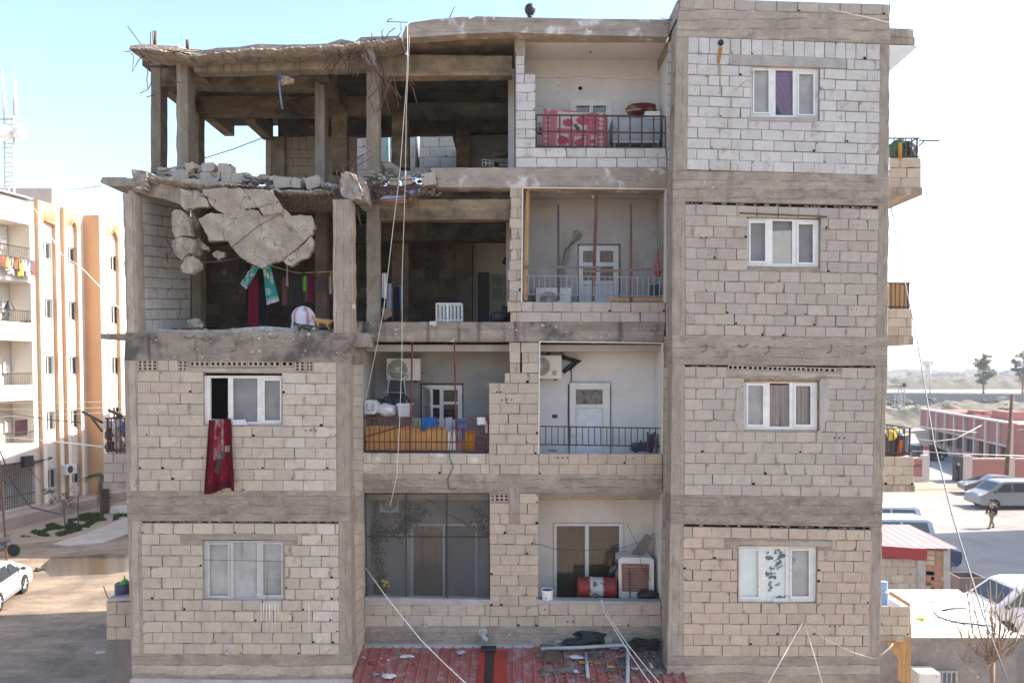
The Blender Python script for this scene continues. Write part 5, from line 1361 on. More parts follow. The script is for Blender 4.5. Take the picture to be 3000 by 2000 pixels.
for x0, y0, x1, y1, Yc, c_, nm, lb, cat in [
        (727, 812, 757, 955, 17.0, (.12, .008, .022), 'dress', 'dark crimson dress behind the smaller turquoise towel', 'dress'), (757, 815, 785, 960, 17.1, (.012, .012, .02), 'trousers', 'black trousers hanging between the two towels', 'trousers'),
        (824, 812, 844, 892, 17.2, (.13, .06, .065), 'shirt', 'dusky pink shirt first on the right hand line', 'shirt'), (844, 815, 862, 895, 17.25, (.05, .045, .04), 'shirt', 'dark patterned shirt second on the right hand line', 'shirt'),
        (864, 812, 884, 890, 17.2, (.03, .03, .04), 'jacket', 'black jacket on a hanger on the right hand line', 'jacket'), (886, 808, 899, 852, 17.1, (.13, .30, .02), 'shirt', 'bright green shirt on the right hand line', 'shirt'),
        (893, 810, 905, 885, 17.25, (.14, .11, .12), 'shirt', 'grey shirt half hidden behind the green one', 'shirt'), (902, 806, 921, 884, 17.2, (.14, .01, .05), 'dress', 'magenta dress at the right end of the line', 'dress'),
        (958, 810, 970, 860, 17.3, (.5, .5, .52), 'shirt', 'white garment beside the right hand column', 'shirt'), (963, 795, 974, 860, 17.4, (.35, .22, .03), 'scarf', 'mustard scarf beside the right hand column', 'scarf'),
        (838, 775, 844, 840, 17.0, (.4, .38, .38), 'scarf', 'thin striped scarf hanging above the dusky pink shirt', 'scarf'),
        (1112, 805, 1122, 845, 17.0, (.5, .015, .03), 'shirt', 'bright red shirt left of the white one', 'shirt'), (1118, 800, 1134, 875, 16.95, (.55, .55, .58), 'shirt', 'white shirt hung in the middle bay of the third storey', 'shirt'),
        (1131, 830, 1150, 905, 17.1, (.17, .17, .21), 'trousers', 'grey blue trousers next to the white shirt', 'trousers'), (1152, 840, 1172, 940, 17.2, (.01, .012, .02), 'coat', 'long black coat beside the inner column', 'coat'),
        (1167, 835, 1178, 910, 17.3, (.03, .12, .17), 'shirt', 'teal blue shirt behind the black coat', 'shirt')]:
    cloth(nm, ((x0 + 2, y0), (x1 - 2, y0), (x1, y1), (x0, y1 + rnd.uniform(-5, 5))), Yc, tuple(min(.6, v * 1.7) for v in c_), lb, cat, GC, nu=10, nv=10, folds=1.5, amp=.02, ph=x0)
b = MB(); b.tube([P(735, 780, 16.45), P(790, 778, 16.45), P(870, 800, 17.1), P(980, 795, 17.1)], .006, 5); one(b, 'clothes_line', M['cable_white'], 'clothes line sagging through the blown out room', 'clothes line')
b = MB(); b.tube([P(868, 790, 15.6), P(880, 797, 15.6), P(910, 803, 15.5), P(940, 792, 15.4), P(975, 760, 15.3)], .007, 5); one(b, 'cable', M['cable_black'], 'slack wire looping from the hanging slab to the right column', 'cable')
o_ = MB(); o_.blob(P(657, 796, 16.3), (.085, .03, .1), .3, 2, 1.5, 0, True, 2); one(o_, 'plastic_scrap', M['black'], 'shiny black plastic scrap hanging alone against the dark back wall', 'scrap')
ink = plain('black_spray_ink', (.03, .03, .035), .8)
for pts in ([(512, 810), (519, 809), (513, 822), (520, 822)], [(521, 822), (522, 812), (525, 820), (527, 812), (528, 822)], [(530, 812), (530, 822)], [(523, 838), (529, 834), (530, 844), (523, 848), (524, 856), (531, 854), (530, 842)], [(527, 858), (525, 880), (530, 895), (526, 915), (523, 925)]):
    b = MB(); b.tube([PXX(x, y, -7.30 + (x - 415) / 143 * .06) for x, y in pts], .011, 4); b.build('graffiti_stroke', ink, BLD)
b = MB()
c = P(888, 968, 15.75)
vs, fs, ts = [], [], []
nu, nv = 26, 16
for j in range(nv + 1):
    t = j / nv
    rad = (.225 * (1 - .12 * t) * math.sqrt(max(0, 1 - max(0, (t - .55) / .47) ** 2))) if t < 1 else .02
    for i in range(nu):
        a = i / nu * 6.283
        k = 1 + .08 * noise.noise(Vector((math.cos(a) * 2, math.sin(a) * 2, t * 4)))
        vs.append(c + Vector((math.cos(a) * rad * k * 1.1, math.sin(a) * rad * k * .8, t * .5)))
        st = (abs(a - 4.15) < .13 or abs(a - 5.35) < .13)
        ts.append((.5, .12, .2) if st else ((.3, .3, .38) if noise.noise(Vector((a * 5, t * 9, 2))) > .42 else (.66, .65, .68)))
for j in range(nv):
    for i in range(nu): fs.append([j * nu + i, j * nu + (i + 1) % nu, (j + 1) * nu + (i + 1) % nu, (j + 1) * nu + i])
b.add(vs, fs, 0, True, ts); one(b, 'sack', M['cloth'], 'stuffed white woven sack with two pink stripes', 'sack')
def skin_body(name, joints, edges, mat, label=None, cat=None, group=None, parent=None, sub=2):
    me = bpy.data.meshes.new(name); o = bpy.data.objects.new(name, me); col.objects.link(o)
    org = Vector(parent['_o']) if parent is not None else Vector(joints[0][0])
    me.from_pydata([Vector(j[0]) - org for j in joints], edges, [])
    md = o.modifiers.new('skin', 'SKIN'); md.use_smooth_shade = True
    sd = o.modifiers.new('sub', 'SUBSURF'); sd.levels = sd.render_levels = sub
    sv = me.skin_vertices[0].data if me.skin_vertices else None
    if sv is None:
        bm = bmesh.new(); bm.from_mesh(me); bm.verts.layers.skin.verify(); bm.to_mesh(me); bm.free(); sv = me.skin_vertices[0].data
    for i, j in enumerate(joints):
        rr_ = j[1]; sv[i].radius = (rr_, rr_) if not isinstance(rr_, tuple) else rr_
    sv[0].use_root = True
    dg = bpy.context.evaluated_depsgraph_get()
    me2 = bpy.data.meshes.new_from_object(o.evaluated_get(dg))
    o.modifiers.clear(); o.data = me2; me2.name = name
    me2.materials.clear(); me2.materials.append(mat)
    for p_ in me2.polygons: p_.use_smooth = True
    a = me2.color_attributes.new('tint', 'FLOAT_COLOR', 'POINT') if 'tint' not in me2.color_attributes else me2.color_attributes['tint']
    a.data.foreach_set('color', [1.0] * (len(me2.vertices) * 4))
    o['_o'] = tuple(org)
    if parent is not None: o.parent = parent
    else: o.location = org
    return tag(o, label, cat, group)
def cat(base, s, mat, label, face=-1, crouch=1.0, white=None):
    q = lambda x, y, z: Vector(base) + Vector((x * s * face, y * s, z * s))
    h = .20 * crouch
    J = [(q(0, 0, h), .062 * s), (q(.1, 0, h + .012), .06 * s), (q(.19, 0, h + .02), .055 * s), (q(.25, 0, h + .055), .04 * s), (q(.295, 0, h + .075), .048 * s), (q(.33, 0, h + .06), .03 * s),
         (q(-.07, 0, h), .06 * s), (q(-.13, 0, h + .01), .035 * s), (q(-.22, .01, h + .02), .018 * s), (q(-.32, .03, h - .04), .014 * s)]
    E = [(0, 1), (1, 2), (2, 3), (3, 4), (4, 5), (0, 6), (6, 7), (7, 8), (8, 9)]
    for sy in (-1, 1):
        k = len(J)
        J += [(q(.17, .035 * sy, h - .06), .026 * s), (q(.17, .04 * sy, h * .45), .017 * s), (q(.18, .04 * sy, .012), .016 * s), (q(.2, .04 * sy, .01), .015 * s)]
        E += [(2, k), (k, k + 1), (k + 1, k + 2), (k + 2, k + 3)]
        k = len(J)
        J += [(q(-.06, .04 * sy, h - .06), .04 * s), (q(-.03, .045 * sy, h * .5), .024 * s), (q(-.085, .045 * sy, h * .28), .015 * s), (q(-.075, .045 * sy, .012), .015 * s), (q(-.05, .045 * sy, .01), .015 * s)]
        E += [(6, k), (k, k + 1), (k + 1, k + 2), (k + 2, k + 3), (k + 3, k + 4)]
    o = skin_body('cat', J, E, mat, label, 'cat', 'cats on the third floor edge')
    b = MB()
    for sy in (-1, 1):
        c = q(.29, .026 * sy, h + .11)
        b.add([c + Vector((-.014 * s, 0, 0)), c + Vector((.014 * s, -.006 * s * sy, 0)), c + Vector((0, .014 * s * sy, 0)), c + Vector((0, .004 * s * sy, .04 * s))], [[0, 1, 3], [1, 2, 3], [2, 0, 3], [0, 2, 1]])
    b.build('ears', mat, o)
    b = MB()
    for sy in (-1, 1): b.blob(q(.325, .022 * sy, h + .082), (.008 * s, .008 * s, .008 * s), 0, 1)
    b.blob(q(.36, 0, h + .06), (.006 * s, .008 * s, .006 * s), 0, 1)
    b.build('eyes_and_nose', M['black'], o)
    return o
fur_o = surf('ginger_fur', (.42, .24, .10), .95, .3, 25, 90, (2, 2, 7), stain=(.6, .55, .48), stain_t=(.58, .66), stain_scale=7, bump=.3)
fur_t = surf('tabby_fur', (.12, .10, .085), .95, .3, 20, 60, stain=(.02, .018, .016), stain_t=(.46, .5), stain_scale=22, bump=.3)
zf = P(950, 967, 15.25).z
cat((P(955, 967, 15.22).x, 15.22, zf), .88, fur_o, 'ginger and white cat standing beside the sack', -1, .95)
cat((P(898, 970, 15.15).x, 15.15, zf - .03), .8, fur_t, 'dark tabby cat crouching in front of the sack', -1, .55)

lime = surf('lime_run', (.60, .56, .5), .9, .1, 6, 40, bump=0)
for x, y0, y1, w_ in ((765, 1766, 1840, 3), (772, 1766, 1815, 4), (781, 1766, 1862, 3), (790, 1768, 1830, 5), (797, 1766, 1890, 2), (806, 1766, 1845, 4), (815, 1768, 1810, 3), (905, 1766, 1875, 3), (972, 1768, 1850, 3)):
    b = MB(); b.pq([(x - w_ / 2, y0), (x + w_ / 2, y0), (x + w_ * .4, (y0 + y1) / 2), (x, y1), (x - w_ * .3, (y0 + y1) / 2)], YF - .0235, .003); b.build('lime_run', lime, BLD)
b = MB()
c0, c1 = P(1278, 890, 16.4), P(1352, 943, 16.4)
for x in [lerp(c0.x, c1.x, k / 7) for k in range(8)]:
    for y in (16.4, 16.75): b.bar((x, y, c1.z), (x, y, c0.z), .022)
for z in (c0.z, c1.z + .03):
    for y in (16.4, 16.75): b.bar((c0.x, y, z), (c1.x, y, z), .03)
    for x in (c0.x, c1.x): b.bar((x, 16.4, z), (x, 16.75, z), .03)
b.pbox(1308, 888, 1314, 944, 16.38, .02)
one(b, 'crib', M['upvc_dirty'], 'white barred crib standing on the open third floor', 'crib')
d_ = thing('door', P(1465, 945, 20.0), 'cream half glazed door in the dark back wall', 'door')
b = MB(); q = quad_fn((1434, 802), (1492, 803), (1492, 950), (1434, 950), 20.05); hs = holes_px(q, [(1442, 812, 1472, 837), (1480, 812, 1491, 837), (1442, 845, 1472, 877), (1480, 845, 1491, 877)])
holes_grid(b, q[0], hs, .03); b.build('frame', plain('cream_paint', (.36, .30, .19), .6), d_)
b = MB(); b.pbox(1440, 810, 1492, 880, 20.085, .01); b.build('pane', plain('green_pane', (.14, .15, .11), .4), d_)
b = MB(); b.pbox(1400, 798, 1432, 950, 20.04, .05); one(b, 'door', M['dark_steel'], 'dark metal door left of the cream half glazed one', 'door')
b = MB(); b.blob(P(1460, 930, 16.5), (.2, .18, .14), .35, 2, 1.6, 0, True, 2); b.blob(P(1480, 925, 16.6), (.12, .18, .22), .3, 2, 1.6, 0, True, 3); one(b, 'rubbish_bag', M['black'], 'black rubbish bag at the foot of the ragged block pier', 'bag')
b = MB(); b.pq([(1116, 905), (1143, 900), (1147, 925), (1126, 938)], 16.6, .12, tint=(.30, .2, .15)); one(b, 'bag', M['cloth'], 'brown bag hanging below the white shirt in the middle bay', 'bag')
b = MB(); b.tube([P(1480, 770, 18.5), P(1485, 760, 18.4)], .07, 10); one(b, 'loudspeaker', M['black'], 'small black speaker in the dark room beside the pier', 'speaker')
b = MB(); b.pq([(1258, 941), (1280, 941), (1278, 955), (1258, 952)], YR - .05, .03, tint=(.4, .4, .4)); one(b, 'board_scrap', M['paint'], 'pale board scrap lying over the third floor edge', 'board')
b = MB(); bl = quad_fn((1413, 466), (1446, 470), (1445, 488), (1412, 487), 17.0); hollow(b, bl[0], 0, 0, 1, 1, bl[2], bl[3], 3, 2, PAL['grey'][0]); one(b, 'hollow_block', [M['block'], M['hole']], 'hollow block lying on the top floor left of the white pier', 'block')
b = MB(); b.pbox(1448, 464, 1508, 476, 17.6, .4); b.pbox(1462, 478, 1510, 488, 17.4, .4); one(b, 'wooden_pallet', M['wood_grey'], 'grey boards stacked on the top floor beside the pier', 'boards')
b = MB(); b.blob(P(1470, 455, 17.8), (.2, .15, .1), .3, 2, 1.5); one(b, 'bundle', plain('brown_bundle', (.09, .05, .03)), 'brown bundle on the grey boards of the top floor', 'bundle')

def ac_unit(rect, Y, d, fan_c, fan_r, label, group='air conditioner units on the balcony walls', rot=0):
    x0, y0, x1, y1 = rect
    base = P((x0 + x1) / 2, y1, Y)
    t = thing('air_conditioner', base, label, 'air conditioner', group)
    b = MB(); b.pbox(x0, y0, x1, y1, Y, d); o = b.build('casing', M['ac'], t)
    b = MB(); c = P(*fan_c, Y - .004); r_ = fan_r * Y / F
    b.lathe(c, [(r_, 0), (r_, .003), (.02, .004)], 28, 0, (0, -1, 0)); b.build('fan_opening', plain('dark_grille', (.2, .19, .175), .6), t)
    b = MB()
    for k in range(5): b.tube([c + Vector((math.cos(q / 12 * math.pi) * r_ * (k + 1) / 5, -.02, math.sin(q / 12 * math.pi) * r_ * (k + 1) / 5)) for q in range(25)], .004, 4)
    for k in range(12):
        a = k / 12 * 3.1416; v = Vector((math.cos(a) * r_, 0, math.sin(a) * r_)); b.bar(c + Vector((0, -.022, 0)) - v, c + Vector((0, -.022, 0)) + v, .005)
    b.build('fan_guard', M['ac'], t)
    b = MB()
    for k in (.2, .8): b.pbox(lerp(x0, x1, k) - 3, y1, lerp(x0, x1, k) + 3, y1 + 5, Y + .02, d + .05)
    b.build('bracket', M['dark_steel'], t)
    return t
ac_unit((1133, 1050, 1231, 1114), YB1 - .42, .34, (1165, 1082), 29, 'dusty air conditioner on the left wall above a pushchair')
t = ac_unit((1568, 1041, 1645, 1109), YB - .4, .33, (1584, 1073), 27, 'white air conditioner half behind the block pier')
b = MB(); b.pbox(1618, 1085, 1631, 1099, YB - .405, .004); b.build('sticker', plain('brown_sticker', (.4, .28, .13)), t)
ac_unit((1112, 1448, 1168, 1500), YB1 - .4, .33, (1140, 1472), 24, 'grey air conditioner behind the mosquito net')
ac_unit((1570, 843, 1673, 890), YB - .42, .36, (1608, 880), 26, 'outdoor unit standing on the third storey balcony floor')
for pts, r_, lb in (([(1645, 1045, 17), (1700, 1060, 16.98), (1670, 1080, 17.0), (1690, 1055, 16.95), (1650, 1090, 17)], .05, 'tattered bundle of insulated pipes right of the half hidden air conditioner'),
                    ([(1232, 1115, 17.3), (1262, 1120, 17.3), (1268, 1100, 17.3), (1245, 1088, 17.3), (1232, 1095, 17.3)], .012, 'looped black pipe beside the dusty air conditioner'),
                    ([(1606, 1042, 17.05), (1612, 1030, 17.05), (1640, 1025, 17.05), (1655, 1045, 17.05)], .03, 'grey hose arching over the half hidden air conditioner'),
                    ([(1634, 848, 17.0), (1648, 790, 17.05), (1662, 730, 17.05), (1678, 708, 17.08), (1695, 690, 17.1)], .035, 'taped grey pipe climbing the third storey balcony wall')):
    b = MB(); b.tube([P(*p) for p in pts], r_, 7); one(b, 'pipe', surf('taped_pipe', (.24, .23, .22), .8, .35, 9) if 'tattered' not in lb else M['black'], lb, 'pipe')
b = MB(); b.blob(P(1692, 688, YB - .03), (.11, .05, .12), .5, 2, 2.5, 0, False, 1, .2); one(b, 'wall_break', M['rough_conc'], 'broken hole in the plaster where the taped pipe ends', 'broken hole')
b = MB(); b.tube([P(1674, 1072, YB - .03), P(1673, 1200, YB - .03), P(1672, 1330, YB - .03)], .01, 5); one(b, 'cable', M['cable_black'], 'cable running down beside the white panelled door', 'cable')
b = MB(); b.pbox(1618, 1214, 1633, 1224, YB - .015, .014); b.pbox(1622, 1216, 1629, 1222, YB - .02, .02, 0); one(b, 'light_switch', plain('dark_switch', (.05, .05, .05)), 'small dark switch plate left of the white panelled door', 'switch')
for x, y, Y_, lb in ((1730, 146, 16.7, 'brown ceiling lamp holder of the top balcony'), (1738, 572, 16.6, 'ceiling lamp holder of the third storey balcony'), (1737, 1007, 16.5, 'white ceiling lamp holder above the panelled door')):
    b = MB(); c = P(x, y, Y_); b.lathe(c, [(.05, .02), (.045, -.01), (.025, -.02), (.028, -.06), (.01, -.07)], 12); one(b, 'lamp_holder', plain('brown_holder', (.28, .16, .08)) if y < 200 else M['upvc_dirty'], lb, 'lamp holder', 'ceiling lamp holders')
for x, y, rr_ in ((1700, 259, .045), (1637, 228, .013), (1636, 251, .01), (1636, 271, .01)):
    b = MB(); b.lathe(P(x, y, YB - .003), [(rr_, 0), (rr_ * .9, .002)], 9, 0, (0, -1, 0)); b.build('hole_disc', M['hole'], BLD)  # flat dark discs painted for the shade in small wall holes
b = MB(); b.tube([P(x, y, YB - .001) for x, y in ((1565, 228), (1640, 229), (1715, 224), (1760, 232), (1800, 228), (1850, 236), (1900, 233), (1930, 240))], .004, 4); b.build('plaster_crack', M['plaster_grey'], BLD)
t = thing('cabinet', P(1860, 436, 16.6), 'battered grey metal cabinet on the top balcony under a striped bundle', 'cabinet')
b = MB(); b.pbox(1795, 346, 1934, 412, 16.55, .5); b.pbox(1798, 412, 1803, 440, 16.55, .5); b.pbox(1926, 412, 1931, 440, 16.55, .5)
b.build('body', surf('battered_grey_enamel', (.34, .35, .38), .5, .2, 3, 40, stain=(.13, .08, .06), stain_t=(.6, .68), stain_scale=4), t)
b = MB(); b.pbox(1796, 413, 1930, 418, 16.53, .03); b.build('bottom_rail', M['ac'], t)
def stripes(u, v): return [(.16, .02, .02), (.25, .17, .10), (.06, .03, .025), (.2, .05, .03)][int(u * 14 + v * 3) % 4]
b = MB(); bmv = MB(); bmv.blob(P(1879, 322, 16.75), (.36, .22, .13), .3, 3, 1.3, 0, True, 2)
ts = [stripes((p.x * 1.2 + p.z * 2) % 1, 0) for p in bmv.v]; b.add(bmv.v, bmv.f, 0, True, ts); one(b, 'rolled_rug', M['cloth'], 'striped brown and red rug bundle on the grey cabinet', 'rug')
b = MB(); b.pbox(1890, 326, 1934, 347, 16.5, .3, tint=(.68, .68, .70)); one(b, 'plastic_tub', M['paint'], 'white plastic tub at the right end of the grey cabinet', 'tub')
b = MB(); b.tube([P(1569, 307, 16.9), P(1600, 316, 16.3), P(1670, 330, 16.3), P(1780, 332, 16.3), P(1870, 320, 16.5), P(1935, 312, 16.9)], .005, 5); one(b, 'clothes_line', M['cable_white'], 'thin clothes line across the top balcony', 'clothes line')
b = MB()
r = random.Random(4)
for k in range(40):
    p0 = P(r.uniform(1573, 1588), 395, 16.5); b.tube([p0, p0 + Vector((r.uniform(-.1, .1), r.uniform(-.1, .1), r.uniform(.05, .2)))], .004, 3)
    b.blob(p0 + Vector((r.uniform(-.1, .1), r.uniform(-.1, .1), r.uniform(.0, .25))), (.018, .018, .014), .3, 1)
one(b, 'dried_plant', plain('dry_leaves', (.22, .17, .13), .9), 'dried potted plant at the left end of the top balcony', 'plant')
b = MB(); c = P(1926, 800, 16.3); b.lathe(c, [(.02, .45), (.03, .3), (.07, .1), (.085, .02), (.06, -.05), (.01, -.07)], 12, tint=(.38, .10, .09)); one(b, 'net_bag', M['cloth'], 'red net bag hanging at the right side of the third storey balcony', 'bag')
for x, lb in ((1913, 'left'), (1926, 'right')):
    b = MB(); b.pq([(x - 6, 836), (x + 5, 832), (x + 6, 868), (x - 8, 868)], 16.5, .06); one(b, 'boot', plain('dark_rubber', (.06, .055, .06)), 'dark rubber boot, %s one of the pair under the red net bag' % lb, 'boot', 'pair of dark boots')
t = thing('wooden_screen', P(1190, 1320, 16.25), 'yellow plank screen standing behind the dark red railing', 'screen')
b = MB()
for k in range(26):
    x = lerp(1072, 1308, k / 26); b.pbox(x, 1247 + rnd.uniform(-1, 1) + (k / 26) * 2, x + 8.6, 1318, 16.2 + rnd.uniform(0, .008), .02)
b.build('planks', surf('yellow_planks', (.50, .27, .09), .7, .25, 2, 40, (9, 9, 1), bump=.2), t)
b = MB(); b.pbox(1072, 1254, 1310, 1259, 16.185, .012); b.build('batten', M['wood'], t)
b = MB(); b.pbox(1310, 1264, 1342, 1318, 16.2, .25); one(b, 'gas_heater', M['ac'], 'white box standing right of the yellow planks', 'box')
t = thing('jerry_can', P(1085, 1215, 16.2), 'grey white jerry can at the left end of the balcony shelf', 'jerry can')
b = MB(); b.prism([P(1068, 1212, 16.15), P(1066, 1178, 16.15), P(1074, 1171, 16.15), P(1098, 1172, 16.15), P(1108, 1182, 16.15), P(1104, 1205, 16.15), P(1096, 1213, 16.15)], (0, .25, 0)); b.build('body', plain('cloudy_plastic', (.46, .47, .48), .4), t)
b = MB(); b.tube([P(1077, 1174, 16.2), P(1077, 1168, 16.2)], .03, 8); b.build('cap', M['black'], t); b = MB(); b.tube([P(1076, 1183, 16.14), P(1076, 1200, 16.12), P(1094, 1200, 16.12), P(1094, 1184, 16.14)], .015, 6); b.build('handle', M['grey_steel'], t)
b = MB(); b.blob(P(1132, 1200, 16.4), (.24, .2, .14), .35, 3, 1.7, 0, True, 6, tint=(.58, .58, .60)); one(b, 'plastic_bag', M['paint'], 'bulging white plastic bag between the jerry can and the tub', 'bag')
t = thing('storage_box', P(1183, 1220, 16.2), 'translucent lidded storage box right of the white bag', 'box')
b = MB(); b.pq([(1164, 1186), (1203, 1186), (1200, 1220), (1168, 1220)], 16.2, .3); b.build('body', plain('milky_plastic', (.40, .37, .40), .35), t); b = MB(); b.pbox(1161, 1182, 1206, 1187, 16.18, .34); b.build('lid', plain('milky_lid', (.5, .47, .49), .35), t)
t = thing('pushchair', P(1150, 1175, 16.8), 'folded dark pushchair stacked on top of the balcony clutter', 'pushchair')
b = MB()
for a, c_ in (((1140, 1110), (1130, 1180)), ((1182, 1112), (1192, 1180)), ((1140, 1085), (1140, 1112)), ((1198, 1100), (1182, 1120)), ((1125, 1150), (1195, 1150))): b.bar(P(*a, 16.7), P(*c_, 16.7), .02)
b.tube([P(1137, 1092, 16.7), P(1150, 1087, 16.65), P(1180, 1089, 16.65), P(1196, 1100, 16.7)], .016, 6); b.build('frame', M['grey_steel'], t)
b = MB(); b.pq([(1143, 1112), (1180, 1114), (1184, 1150), (1138, 1148)], 16.72, .06, tint=(.045, .045, .055)); b.pq([(1138, 1150), (1184, 1152), (1180, 1168), (1136, 1165)], 16.66, .1, tint=(.03, .03, .04)); b.build('seat', M['cloth'], t)
for x, y in ((1132, 1168), (1142, 1175), (1188, 1165), (1165, 1172)):
    b = MB(); b.lathe(P(x, y, 16.6), [(.05, 0), (.06, .01), (.06, .03), (.05, .04)], 12, 0, (0, -1, 0)); b.build('wheel', M['black'], t)
b = MB(); b.pbox(1090, 1170, 1200, 1186, 16.7, .5); one(b, 'crate', plain('dark_crate', (.04, .04, .05)), 'dark crate carrying the folded pushchair', 'crate')
GW = 'washing on the dark red railing'
for x0, y0, x1, y1, c_, nm, lb in ((1206, 1224, 1234, 1248, (.13, .14, .09), 'shirt', 'olive shirt first on the railing'), (1236, 1222, 1278, 1250, (.02, .09, .27), 'jacket', 'bright blue jacket draped over the railing'), (1234, 1224, 1246, 1262, (.02, .10, .29), 'sleeve_cloth', 'blue cloth strip hanging left of the blue jacket'),
                              (1286, 1222, 1302, 1250, (.22, .24, .30), 'trousers', 'small grey blue trousers on the railing'), (1305, 1222, 1326, 1262, (.24, .25, .31), 'trousers', 'long grey blue trousers on the railing'),
                              (1338, 1224, 1368, 1256, (.03, .035, .08), 'shirt', 'navy striped shirt on the railing'), (1396, 1222, 1422, 1246, (.56, .54, .54), 'shirt', 'white baby shirt with dark cuffs on the railing'), (1362, 1262, 1392, 1316, (.55, .22, .01), 'jacket', 'orange jacket hanging low inside the railing'),
                              (1348, 1296, 1362, 1316, (.48, .26, .03), 'cloth', 'yellow cloth beside the orange jacket'), (1420, 1232, 1430, 1266, (.5, .42, .4), 'cloth', 'pale cloth at the right end of the railing')):
    def pat(u, v, c_=c_, lb=lb):
        if 'navy' in lb: return c_ if int(v * 9) % 2 else (.12, .14, .25)
        if 'baby' in lb and v > .85: return (.08, .01, .01)
        return c_
    cloth(nm, ((x0 + 1, y0), (x1 - 1, y0), (x1, y1), (x0 + 2, y1 + 2)), YR + .04 if 'orange' not in lb and 'yellow' not in lb else YR + .3, pat, lb, 'laundry', GW, nu=12, nv=12, folds=2, amp=.02, ph=x0)
b = MB(); b.tube([P(1327, 1238, YR - .02), P(1322, 1275, YR - .03), P(1316, 1320, YR - .04), P(1318, 1345, YR - .05), P(1328, 1368, YR - .05), P(1312, 1400, YR - .05), P(1314, 1430, YR - .05), P(1330, 1433, YR - .05), P(1338, 1428, YR - .05)], .009, 5); one(b, 'cable', M['cable_black'], 'black wire trailing down the stained parapet below the navy shirt', 'cable')
t = thing('ride_on_toy', P(1880, 1324, 16.6), 'purple ride on toy car on the balcony beside the panelled door', 'toy car')
b = MB(); b.prism([P(1852, 1322, 16.5), P(1851, 1308, 16.5), P(1860, 1299, 16.5), P(1900, 1297, 16.5), P(1908, 1275, 16.5), P(1922, 1270, 16.5), P(1922, 1300, 16.5), P(1910, 1322, 16.5)], (0, .3, 0)); b.build('body', plain('purple_plastic', (.045, .025, .09), .35), t)
for x in (1862, 1905):
    b = MB(); b.lathe(P(x, 1318, 16.49), [(.04, 0), (.055, .01), (.055, .04), (.04, .05)], 14, 0, (0, -1, 0)); b.build('wheel', M['black'], t)
b = MB(); b.bar(P(1876, 1300, 16.6), P(1878, 1288, 16.55), .02); b.build('steering_handle', M['black'], t)
b = MB(); b.bar(P(1897, 1264, YR + .06), P(1899, 1324, YR + .06), .03); b.bar(P(1918, 1264, YR + .06), P(1923, 1324, YR + .06), .03); one(b, 'steel_posts', M['dark_steel'], 'pair of dark posts at the right end of the balcony railing', 'posts')
b = MB(); b.pbox(1608, 1318, 1632, 1322, 16.3, .1); one(b, 'board_scrap', M['wood_grey'], 'dark scrap of board on the floor at the left end of the balcony', 'board')
b = MB()
r = random.Random(21)
leafm = surf('dull_leaves', (.045, .06, .03), .8, .4, 12, 40, bump=0)
path = [(1107, 1660), (1108, 1620), (1104, 1580), (1120, 1565), (1150, 1560), (1190, 1545), (1215, 1520), (1250, 1498)]
def vine(path, n, spread, Y):
    pts = [P(x, y, Y) for x, y in path]
    b.tube(pts, .012, 5)
    for k in range(n):
        i = r.randrange(len(pts) - 1); p = pts[i].lerp(pts[i + 1], r.random()) + Vector((r.gauss(0, spread), r.gauss(0, spread * .6), r.gauss(0, spread)))
        s_ = r.uniform(.02, .045); a = r.uniform(0, 6.28); u = Vector((math.cos(a), r.uniform(-.5, .5), math.sin(a))) * s_; v_ = Vector((-math.sin(a), r.uniform(-.5, .5), math.cos(a))) * s_ * .7
        b.add([p - u, p - v_, p + u, p + v_], [[0, 1, 2, 3]])
vine(path, 240, .07, 16.9); vine([(1160, 1560), (1190, 1530), (1205, 1500), (1230, 1505)], 200, .1, 16.9); vine([(1095, 1530), (1105, 1560), (1110, 1575)], 90, .08, 16.9)
one(b, 'climbing_plant', leafm, 'climbing plant trained across the netted balcony', 'plant')
b = MB(); vine([(1395, 1490), (1408, 1510), (1412, 1540), (1420, 1565)], 90, .08, 16.9); one(b, 'climbing_plant', leafm, 'sparse creeper at the upper right of the netted balcony', 'plant')
b = MB(); b.tube([P(1225, 1488, 16.95), P(1256, 1465, 16.95), P(1310, 1505, 16.95), P(1430, 1568, 16.8)], .03, 6); one(b, 'branch', M['wood_grey'], 'bent pole slanting across the wall behind the net', 'pole')
t = thing('flower_pot', P(1115, 1752, 16.4), 'dark flower pot with yellow blooms behind the net', 'flower pot')
b = MB(); b.lathe(P(1115, 1752, 16.4), [(.13, 0), (.16, .3), (.17, .3)], 14); b.build('pot', M['black'], t)
b = MB()
for k in range(60):
    p = P(1115, 1712, 16.4); a = r.uniform(0, 6.28); q = p + Vector((math.cos(a) * r.uniform(.05, .22), math.sin(a) * .15, r.uniform(.15, .5))); b.tube([p, p.lerp(q, .6) + Vector((0, 0, .05)), q], [.008, .006, .002], 4)
b.build('leaves', leafm, t)
b = MB()
for x, y in ((1121, 1700), (1128, 1708), (1134, 1706), (1138, 1716), (1126, 1714), (1138, 1744), (1134, 1740), (1130, 1703)): b.blob(P(x, y, 16.22), (.035, .03, .03), .4, 2)
b.build('flowers', plain('yellow_petals', (.55, .42, .02)), t)
t = thing('bucket', P(1603, 1762, YR + .1), 'white plastic bucket at the left end of the parapet', 'bucket')
c = P(1603, 1762, YR + .1)
b = MB(); b.lathe(c, [(.118, 0), (.128, .22), (.14, .225), (.142, .26), (.135, .27), (.128, .262), (.125, .2)], 20); b.build('body', plain('white_bucket', (.66, .64, .62), .4), t)
b = MB(); b.lathe(c + Vector((0, 0, .245)), [(.125, 0), (.01, .002)], 16); b.build('contents', M['black'], t)
t = thing('oil_drum', P(1747, 1758, 16.5), 'red oil drum with a white band lying on its side', 'drum')
c = P(1692, 1719, 16.6); L = P(1804, 1719, 16.6).x - c.x
b = MB()
prof = []
